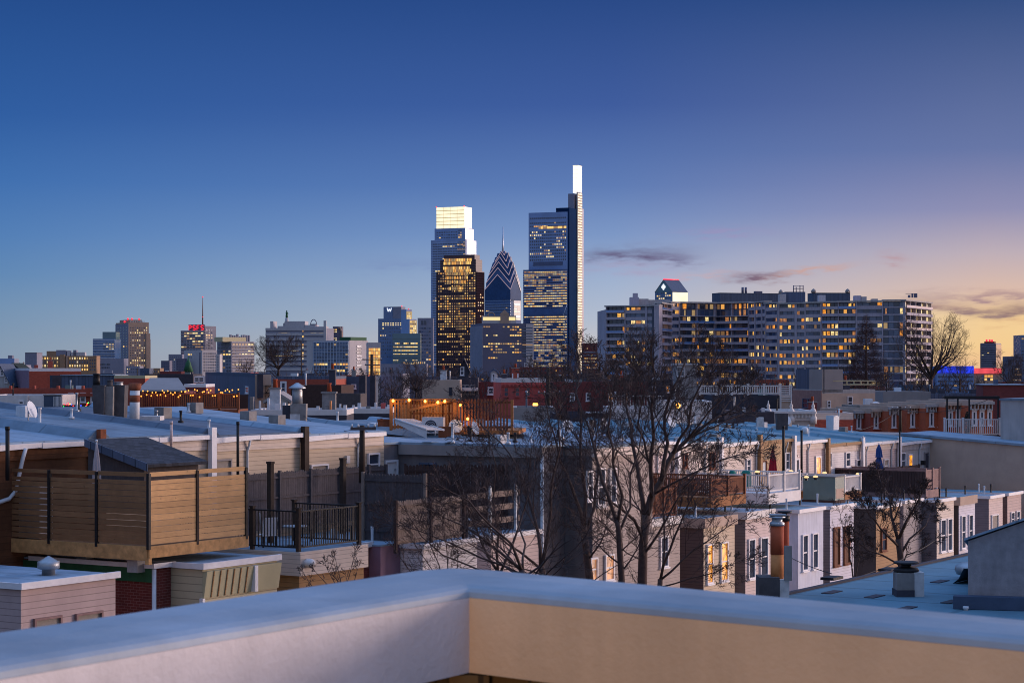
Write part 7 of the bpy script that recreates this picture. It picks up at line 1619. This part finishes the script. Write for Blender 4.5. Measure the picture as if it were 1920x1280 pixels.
apbox('penthouse', 'apt_slab', 1182, 1198, 557, 892); apbox('penthouse', 'stucco_light', 1198, 1216, 560, 900); apbox('penthouse', 'apt_slab', 1187, 1196, 549.5, 893, 3, 545)
apbox('penthouse', 'stucco_light', 1214, 1257, 562, 905, 10); apbox('penthouse', 'slate_blue', 1472, 1510, 547, 905, 14); apbox('penthouse', 'stucco_light', 1462, 1474, 551, 903, 6)
apbox('penthouse', 'pale_tower', 1536, 1548, 553, 880, 5); apbox('penthouse', 'apt_slab', 1603, 1615, 554, 885, 5); apbox('penthouse', 'stucco_light', 1614, 1625, 556, 885, 5); apbox('penthouse', 'stucco_light', 1636, 1646, 560, 885, 5)
mb = MB(); Y = 910
for px, yt in ((1488, 535), (1493, 538), (1500, 535), (1506, 535)): mb.tube([(Xp(px, Y), Y, Zp(549, Y)), (Xp(px, Y), Y, Zp(yt, Y))], .22, 5)
for y in (536.5, 541): mb.tube([(Xp(1487, Y), Y, Zp(y, Y)), (Xp(1507, Y), Y, Zp(y, Y))], .15, 5)
mb.build('antenna', M['dark_tower'], T, world=True)
mb = MB(); Y = 880
for px, yt, w in ((1705, 553, .5), (1711, 550, .35), (1717, 550, .7)): mb.box(Xp(px, Y)-w, Xp(px, Y)+w, Y, Y+.8, Zp(558, Y), Zp(yt, Y))
mb.tube([(Xp(1698, Y), Y, Zp(550.5, Y)), (Xp(1717, Y), Y, Zp(550.5, Y))], .1, 4); mb.build('antenna', M['dark_tower'], T, world=True)
# gabled tower top with lit emblem behind it
T = tower('gabled tower top with lit clover emblem peeking over the apartment block', 1228, 1261, 1289, 2900, 547, 38, 'deep_glass', par=0)
La, Lb = T.La, T.Lb; zr = T.z((0, Lb/2, 0), 0, 524.5); o = .5; mb = MB()
mb.poly([(-.02,0,T.H),(-.02,Lb,T.H),(-.02,Lb/2,zr)]); mb.poly([(La,0,T.H),(La,Lb,T.H),(La,Lb/2,zr)]); mb.build('gable', M['teal_glass'], T)
mb = MB()
for yy in (-o, Lb+o): mb.poly([(-o,yy,T.H+.2),(La+o,yy,T.H+.2),(La+o,Lb/2,zr+.5),(-o,Lb/2,zr+.5)])
mb.build('pitched_roof', M['slate_blue'], T); MB().fbox(T.a, 0, La, .05, .5, T.z(T.a, 5, 566), T.H-.6).build('lit_wall', M['crown_lit'], T)
zc = T.z(T.b, Lb/2, 538); mb = MB()
for dx, dz in ((0, 2.4), (0, -2.4), (2.4, 0), (-2.4, 0), (0, 0)): mb.poly([(-.5, Lb/2+dx+2.1*math.cos(k*.5236), zc+dz+2.1*math.sin(k*.5236)) for k in range(12)])
mb.build('emblem', M['white_sign'], T); rows(T, T.b, 1231, 1258, 547, 562, 4.5, 4, wf=.7, hf=.5, lit=.55, lits=cream2)
mb = MB(); mb.tube([(-o, Lb/2, zr+.7), (La, Lb/2, zr+.7)], .8, 5); mb.build('ridge_lights', M['red_light'], T)
T = tower('long flat grey rooftop block behind the middle of the apartment building', 1335, 1350, 1470, 1400, 549, 18, 'slate_blue', La=None, par=0, name='rooftop_block', cat='building')
for px in (1397, 1403): 
    u = T.u(T.a, px); MB().tube([(u, 4, T.H), (u, 4, T.z(T.a, u, 538))], .9, 8).build('flue', M['dark_tower'], T)
bpx(T, 'vent', 'dark_tower', 1420, 1433, 545.5, (3, 6))
T = tower('dark temple like roof with end ornaments behind the apartment building', 1525, 1525, 1594, 1500, 549, 4, 'slate_blue', Lb=20, par=0, name='temple_roof', cat='building')
for px in (1526, 1590):
    u = T.u(T.a, px); z = T.z(T.a, u, 541); mb = MB(); mb.lathe((u, 1, T.H), [(1.6, 0), (2.0, (z-T.H)*.4), (1.2, (z-T.H)*.8), (.2, z-T.H)], 8); mb.build('ornament', M['stucco_grey'], T)
u = T.La
T = tower('upright scroll ornament on the roofline behind the apartment block', 1461, 1461, 1468, 1380, 552, 0, 'slate_blue', Lb=5, par=0, name='roof_ornament', cat='ornament'); MB().lathe((T.La/2, 1, T.H), [(1.3, 0), (1.7, 1.5), (.9, 2.8), (.1, 3.4)], 8).build('scroll', M['stucco_grey'], T)
# right side
T = tower('dark apartment tower with red lit roof at the far right', 1838, 1867, 1877, 1900, 643, 66, 'dark_tower', name='apartment_tower', cat='tower'); bands(T, T.b, 'grey_tower', 646, 692, 4.2, .35, .7); rows(T, T.b, 1840, 1866, 647, 690, 4.2, 5, wf=.6, hf=.5, lit=.12, d=.3); MB().fbox(T.a, 0, T.La, .02, .4, 0, T.H-1).build('bright_side', M['apt_lit'], T)
bpx(T, 'penthouse', 'rust', 1845, 1864, 640, (1, 8), T.b); beacons(T, [(1, T.Lb*.6, T.H+2.5), (1, T.Lb*.4, T.H+2.5), (1, T.Lb*.25, T.H+2.3)], 1.1)
T = tower('glass office block wrapped in a glowing blue band', 1756, 1756, 1826, 1100, 686, 0, 'blue_glass', Lb=30, name='office_block'); MB().fbox(T.a, .5, T.La-.2, .1, .6, T.z(T.a, 5, 699), T.H).build('led_band', M['led_blue'], T); rows(T, T.a, 1758, 1825, 702, 735, 8, 6, wf=.9, hf=.4, lit=.12, lits=amber2)
T = tower('low block with glowing red band right of the blue one', 1826, 1826, 1878, 1120, 690, 0, 'beige_tower', Lb=30, name='office_block'); MB().fbox(T.a, 0, T.La, .1, .6, T.z(T.a, 5, 700), T.H).build('led_band', M['led_red'], T); rows(T, T.a, 1840, 1862, 702, 714, 6, 5, wf=.85, hf=.7, lit=.95, lits=[LITF[2], LITF[0]]); rows(T, T.a, 1828, 1876, 718, 735, 7, 8, wf=.5, hf=.4, lit=.2)
T = tower('dark tower with lit floors at the right edge', 1894, 1894, 1916, 1300, 668, 0, 'dark_tower', Lb=20); rows(T, T.a, 1895, 1915, 684, 720, 5, 4, wf=.9, hf=.45, lit=.55, lits=[LITF[4], LITF[3]], dark=[DARKW[0]])
T = tower('tall dark blue tower cut by the right edge', 1914, 1914, 1940, 1350, 628, 0, 'deep_glass', Lb=20); rows(T, T.a, 1915, 1939, 632, 720, 6, 5, wf=.8, hf=.5, lit=.1)
rr = random.Random(77)
# low roofs along the horizon
for i, (px, w, yt, Y) in enumerate(((28, 20, 684, 900), (182, 30, 700, 700), (300, 40, 696, 800), (410, 60, 698, 620), (560, 30, 700, 640), (640, 50, 703, 620), (715, 40, 700, 640), (1010, 60, 704, 640), (1080, 50, 700, 600), (1150, 70, 706, 560), (1290, 60, 710, 520), (1420, 60, 712, 500), (1600, 60, 724, 480), (1700, 60, 722, 560), (1880, 40, 716, 600))):
    side = ['at the left horizon', 'below the blue glass office', 'near the church spire', 'under the gridded office', 'under the broad bare tree', 'below the gridded glass hotel', 'below the hotel tower', 'before the tallest tower', 'right of the tallest tower foot', 'under the left apartment wing', 'below the concave facade', 'below the angled facade', 'behind the rooftop penthouse', 'under the spreading bare tree', 'at the right horizon'][i]
    T = tower('low row of dim roofs %s' % side, px, px, px+w, Y, yt, rr.uniform(-6, 6), rr.choice(['maroon', 'dark_blue', 'grey_tower', 'dark', 'brick']), Lb=14, name='distant_house_row', cat='houses', par=.4, group='low roofs along the horizon')
    rows(T, T.a, px+2, px+w-2, yt+3, yt+14, 9, 6, wf=.35, hf=.5, lit=.2, lits=amber2)
for o in list(scene.objects): pass
for t in ALL: flush_win(t)
# ------------------------------------------------------------------ ground, sky, light, camera
mb = MB(); xs_ = [-6000, -2500, -900, -300, -120, -60, -30, 0, 30, 60, 120, 300, 900, 2500, 6000]; ys_ = [-300, -60, 0, 30, 60, 75, 90, 110, 130, 160, 220, 400, 900, 2500, 9000]
for i in range(len(xs_)-1):
    for j in range(len(ys_)-1): mb.poly([(x, y, ground_z(x, y)-.4) for x, y in ((xs_[i], ys_[j]), (xs_[i+1], ys_[j]), (xs_[i+1], ys_[j+1]), (xs_[i], ys_[j+1]))], 0, True)
struct('ground', mb, M['ground'])
def strip_on_ground(name, v0, v1, m, dz):
    mb = MB(); ss = [-40, -20, 0, 15, 30, 45, 60, 75, 95, 130]
    for a, b in zip(ss[:-1], ss[1:]):
        q = []
        for s_, v in ((a, v0), (b, v0), (b, v1), (a, v1)):
            p = RP(s_, v); q.append((p.x, p.y, ground_z(p.x, p.y)+dz))
        mb.poly(q)
    struct(name, mb, M[m])
strip_on_ground('alley', -16, -12.5, 'paving', -.25); strip_on_ground('pavement', 18.2, 20.6, 'paving', -.1); strip_on_ground('street', 20.6, 29, 'asphalt', -.22); strip_on_ground('far_pavement', 29, 31, 'paving', -.1)

w = bpy.data.worlds.new('World'); scene.world = w; w.use_nodes = True; nt = w.node_tree; nt.nodes.clear()
N = nt.nodes.new; L = nt.links.new
def val(sock, v):
    if hasattr(v, 'links'): L(v, sock)
    else: sock.default_value = v
def ma(op, a, b=0.0, c=None, clamp=False):
    n = N('ShaderNodeMath'); n.operation = op; n.use_clamp = clamp; val(n.inputs[0], a); val(n.inputs[1], b)
    if c is not None: val(n.inputs[2], c)
    return n.outputs[0]
def mr(v, a, b, c=0.0, d=1.0, smooth=False):
    n = N('ShaderNodeMapRange'); n.clamp = True; n.interpolation_type = 'SMOOTHSTEP' if smooth else 'LINEAR'
    val(n.inputs[0], v); 
    for i, q in enumerate((a, b, c, d)): n.inputs[i+1].default_value = q
    return n.outputs[0]
def mixc(f, a, b):
    n = N('ShaderNodeMix'); n.data_type = 'RGBA'; val(n.inputs[0], f); val(n.inputs[6], a); val(n.inputs[7], b); return n.outputs[2]
tc = N('ShaderNodeTexCoord'); sp = N('ShaderNodeSeparateXYZ'); L(tc.outputs['Generated'], sp.inputs[0])
az = ma('MULTIPLY', ma('ARCTAN2', sp.outputs[0], sp.outputs[1]), 57.29578)
el = ma('MULTIPLY', ma('ARCSINE', sp.outputs[2]), 57.29578)
def ramp(stops):
    """stops: (elevation degrees 0..10.2, sRGB)"""
    n = N('ShaderNodeValToRGB'); L(mr(el, 0, 10.2), n.inputs[0]); e = n.color_ramp.elements
    while len(e) < len(stops): e.new(.5)
    for q, (p, c) in zip(e, stops): q.position = p/10.2; q.color = lin(*c)
    return n.outputs[0]
E_ = lambda py: (690-py)/F*57.29578
colL = ramp([(E_(690), (140,156,178)), (E_(650), (134,156,180)), (E_(580), (118,150,184)), (E_(520), (99,140,186)), (E_(450), (84,130,187)), (E_(350), (64,114,180)), (E_(230), (46,95,165)), (E_(0), (33,76,143))])
colM = ramp([(E_(690), (205,192,190)), (E_(650), (203,200,204)), (E_(600), (184,194,212)), (E_(520), (160,180,212)), (E_(440), (126,154,202)), (E_(350), (95,126,185)), (E_(200), (62,93,161)), (E_(0), (39,73,138))])
colR = ramp([(E_(690), (243,194,146)), (E_(650), (250,210,150)), (E_(595), (248,212,158)), (E_(548), (224,192,176)), (E_(480), (194,178,188)), (E_(400), (146,146,184)), (E_(290), (104,120,170)), (E_(0), (46,76,132))])
c = mixc(mr(az, -14.04, 2.83), colL, colM); c = mixc(mr(az, 2.83, 13.05), c, colR)
# clouds, drifting streaks given in degrees
cv = N('ShaderNodeCombineXYZ'); L(ma('MULTIPLY', az, .55), cv.inputs[0]); L(ma('MULTIPLY', el, 2.6), cv.inputs[1])
nz = N('ShaderNodeTexNoise'); nz.inputs['Scale'].default_value = 1.0; nz.inputs['Detail'].default_value = 6; nz.inputs['Roughness'].default_value = .6; L(cv.outputs[0], nz.inputs['Vector'])
cv2 = N('ShaderNodeCombineXYZ'); L(ma('MULTIPLY', az, 1.6), cv2.inputs[0]); L(ma('MULTIPLY', el, 7.0), cv2.inputs[1])
nz2 = N('ShaderNodeTexNoise'); nz2.inputs['Scale'].default_value = 1.0; nz2.inputs['Detail'].default_value = 5; L(cv2.outputs[0], nz2.inputs['Vector'])
wob = ma('SUBTRACT', nz.outputs[0], .5); wob2 = ma('SUBTRACT', nz2.outputs[0], .5)
def cloud(col, px, py, a, b, slope, rgb, op, warp=.6):
    k = 57.29578/F; a0, e0 = (px-CX)*k, (690-py)*k
    dx = ma('SUBTRACT', az, a0); dy = ma('SUBTRACT', ma('SUBTRACT', el, e0), ma('MULTIPLY', dx, slope))
    dy = ma('ADD', dy, ma('ADD', ma('MULTIPLY', wob, warp), ma('MULTIPLY', wob2, warp*.8)))
    r2 = ma('ADD', ma('POWER', ma('ABSOLUTE', ma('DIVIDE', dx, a*k)), 2.0), ma('POWER', ma('ABSOLUTE', ma('DIVIDE', dy, b*k)), 2.0))
    m = ma('POWER', 2.71828, ma('MULTIPLY', r2, -1.0)); m = ma('MULTIPLY', m, ma('ADD', .8, ma('MULTIPLY', wob2, 2.4)), clamp=True)
    return mixc(ma('MULTIPLY', m, op, clamp=True), col, lin(*rgb))
for args in ((1185,500,110,16,0,(172,164,196),.55), (1180,478,88,13,.02,(100,92,128),.95), (1262,484,46,8,-.1,(112,106,142),.6), (1355,436,75,8,0,(160,146,190),.5), (1340,516,75,6,.0,(206,172,178),.55), (1425,520,52,8,.02,(120,98,122),.95), (1512,511,62,6,.16,(212,162,146),.8), (1668,488,22,9,-.15,(188,150,158),.7),
             (1700,556,90,7,0,(196,172,170),.5), (1850,560,130,9,.02,(172,140,146),.9), (1770,580,80,8,-.12,(164,130,130),.9), (1890,588,70,13,.03,(142,112,118),.95), (1820,590,60,7,-.08,(152,126,128),.8), (760,496,90,12,0,(116,136,188),.35), (1900,605,60,6,.05,(232,184,136),.5)): c = cloud(c, *args)
# above and around the frame
zen = mixc(mr(el, 25, 75, smooth=True), (.16,.29,.58,1), (.44,.78,1.55,1))
c = mixc(mr(el, 9.5, 30, smooth=True), c, zen)
glow_e = N('ShaderNodeValToRGB'); L(mr(el, 0, 40), glow_e.inputs[0])
ge = glow_e.color_ramp.elements; ge[0].position = 0; ge[0].color = (2.6, 1.45, .75, 1); ge[1].position = 1; ge[1].color = (.34, .42, .72, 1); x_ = ge.new(.22); x_.color = (1.9, 1.25, .95, 1); x_ = ge.new(.55); x_.color = (.85, .72, .85, 1)
gm = ma('MULTIPLY', mr(az, 14, 38, smooth=True), mr(az, 95, 140, 1, 0, smooth=True))
gm = ma('MULTIPLY', gm, mr(el, 30, 60, 1, 0, smooth=True))
c = mixc(gm, c, glow_e.outputs[0])
bk = ma('MAXIMUM', mr(az, 120, 150, smooth=True), mr(az, -150, -60, 1, 0, smooth=True)); bk = ma('MULTIPLY', bk, mr(el, 15, 60, 1, 0, smooth=True))
c = mixc(bk, c, mixc(mr(el, 6, 22, smooth=True), (.31, .37, .52, 1), (.25, .285, .39, 1)))
c = mixc(mr(el, -6, -.5, 1, 0), c, (.05, .055, .07, 1))
# the physical dusk sky underneath
sky = N('ShaderNodeTexSky'); sky.sky_type = 'NISHITA'; sky.sun_disc = False
SUN_EL, SUN_AZ = 3.2, 68.0
sky.sun_elevation = R_(SUN_EL); sky.sun_rotation = R_(SUN_AZ); sky.altitude = 20
b1 = N('ShaderNodeBackground'); L(c, b1.inputs[0]); b1.inputs[1].default_value = 1.0
b2 = N('ShaderNodeBackground'); L(sky.outputs[0], b2.inputs[0]); b2.inputs[1].default_value = .05
ms = N('ShaderNodeMixShader'); ms.inputs[0].default_value = .06; L(b1.outputs[0], ms.inputs[1]); L(b2.outputs[0], ms.inputs[2])
wo = N('ShaderNodeOutputWorld'); L(ms.outputs[0], wo.inputs[0])
sl = bpy.data.lights.new('sun', 'SUN'); sl.energy = 3.9; sl.angle = R_(24); sl.color = (1, .79, .74)
so = bpy.data.objects.new('sun', sl); COL.objects.link(so)
sd = Vector((math.sin(R_(SUN_AZ))*math.cos(R_(SUN_EL)), math.cos(R_(SUN_AZ))*math.cos(R_(SUN_EL)), math.sin(R_(SUN_EL))))
so.rotation_euler = sd.to_track_quat('Z', 'Y').to_euler(); so.location = (40, 20, 60)
cd = bpy.data.cameras.new('camera'); co = bpy.data.objects.new('camera', cd); COL.objects.link(co); scene.camera = co
co.location = (0, 0, HC); co.rotation_euler = (math.pi/2, 0, 0); cd.sensor_width = 36; cd.lens = 72.0; cd.shift_y = (HOR-640)/1920
cd.clip_start = .1; cd.clip_end = 20000
cd.dof.use_dof = True; cd.dof.focus_distance = 95; cd.dof.aperture_fstop = 14
scene.view_settings.view_transform = 'Standard'; scene.view_settings.look = 'None'; scene.view_settings.exposure = 0; scene.view_settings.gamma = 1
scene.render.engine = 'CYCLES'; scene.cycles.max_bounces = 5; scene.cycles.diffuse_bounces = 3; scene.cycles.glossy_bounces = 2; scene.cycles.use_denoising = True; scene.cycles.filter_width = 1.0
scene.cycles.sample_clamp_indirect = 4

# warm lamp by our own deck door, low on the left, that tints the right hand fascia
ld = bpy.data.lights.new('deck_door_lamp', 'POINT'); ld.energy = 92; ld.color = (1, .66, .37); ld.shadow_soft_size = .12
lo = bpy.data.objects.new('deck_door_lamp', ld); COL.objects.link(lo); lo.location = (-1.62, 1.45, HC-.72)
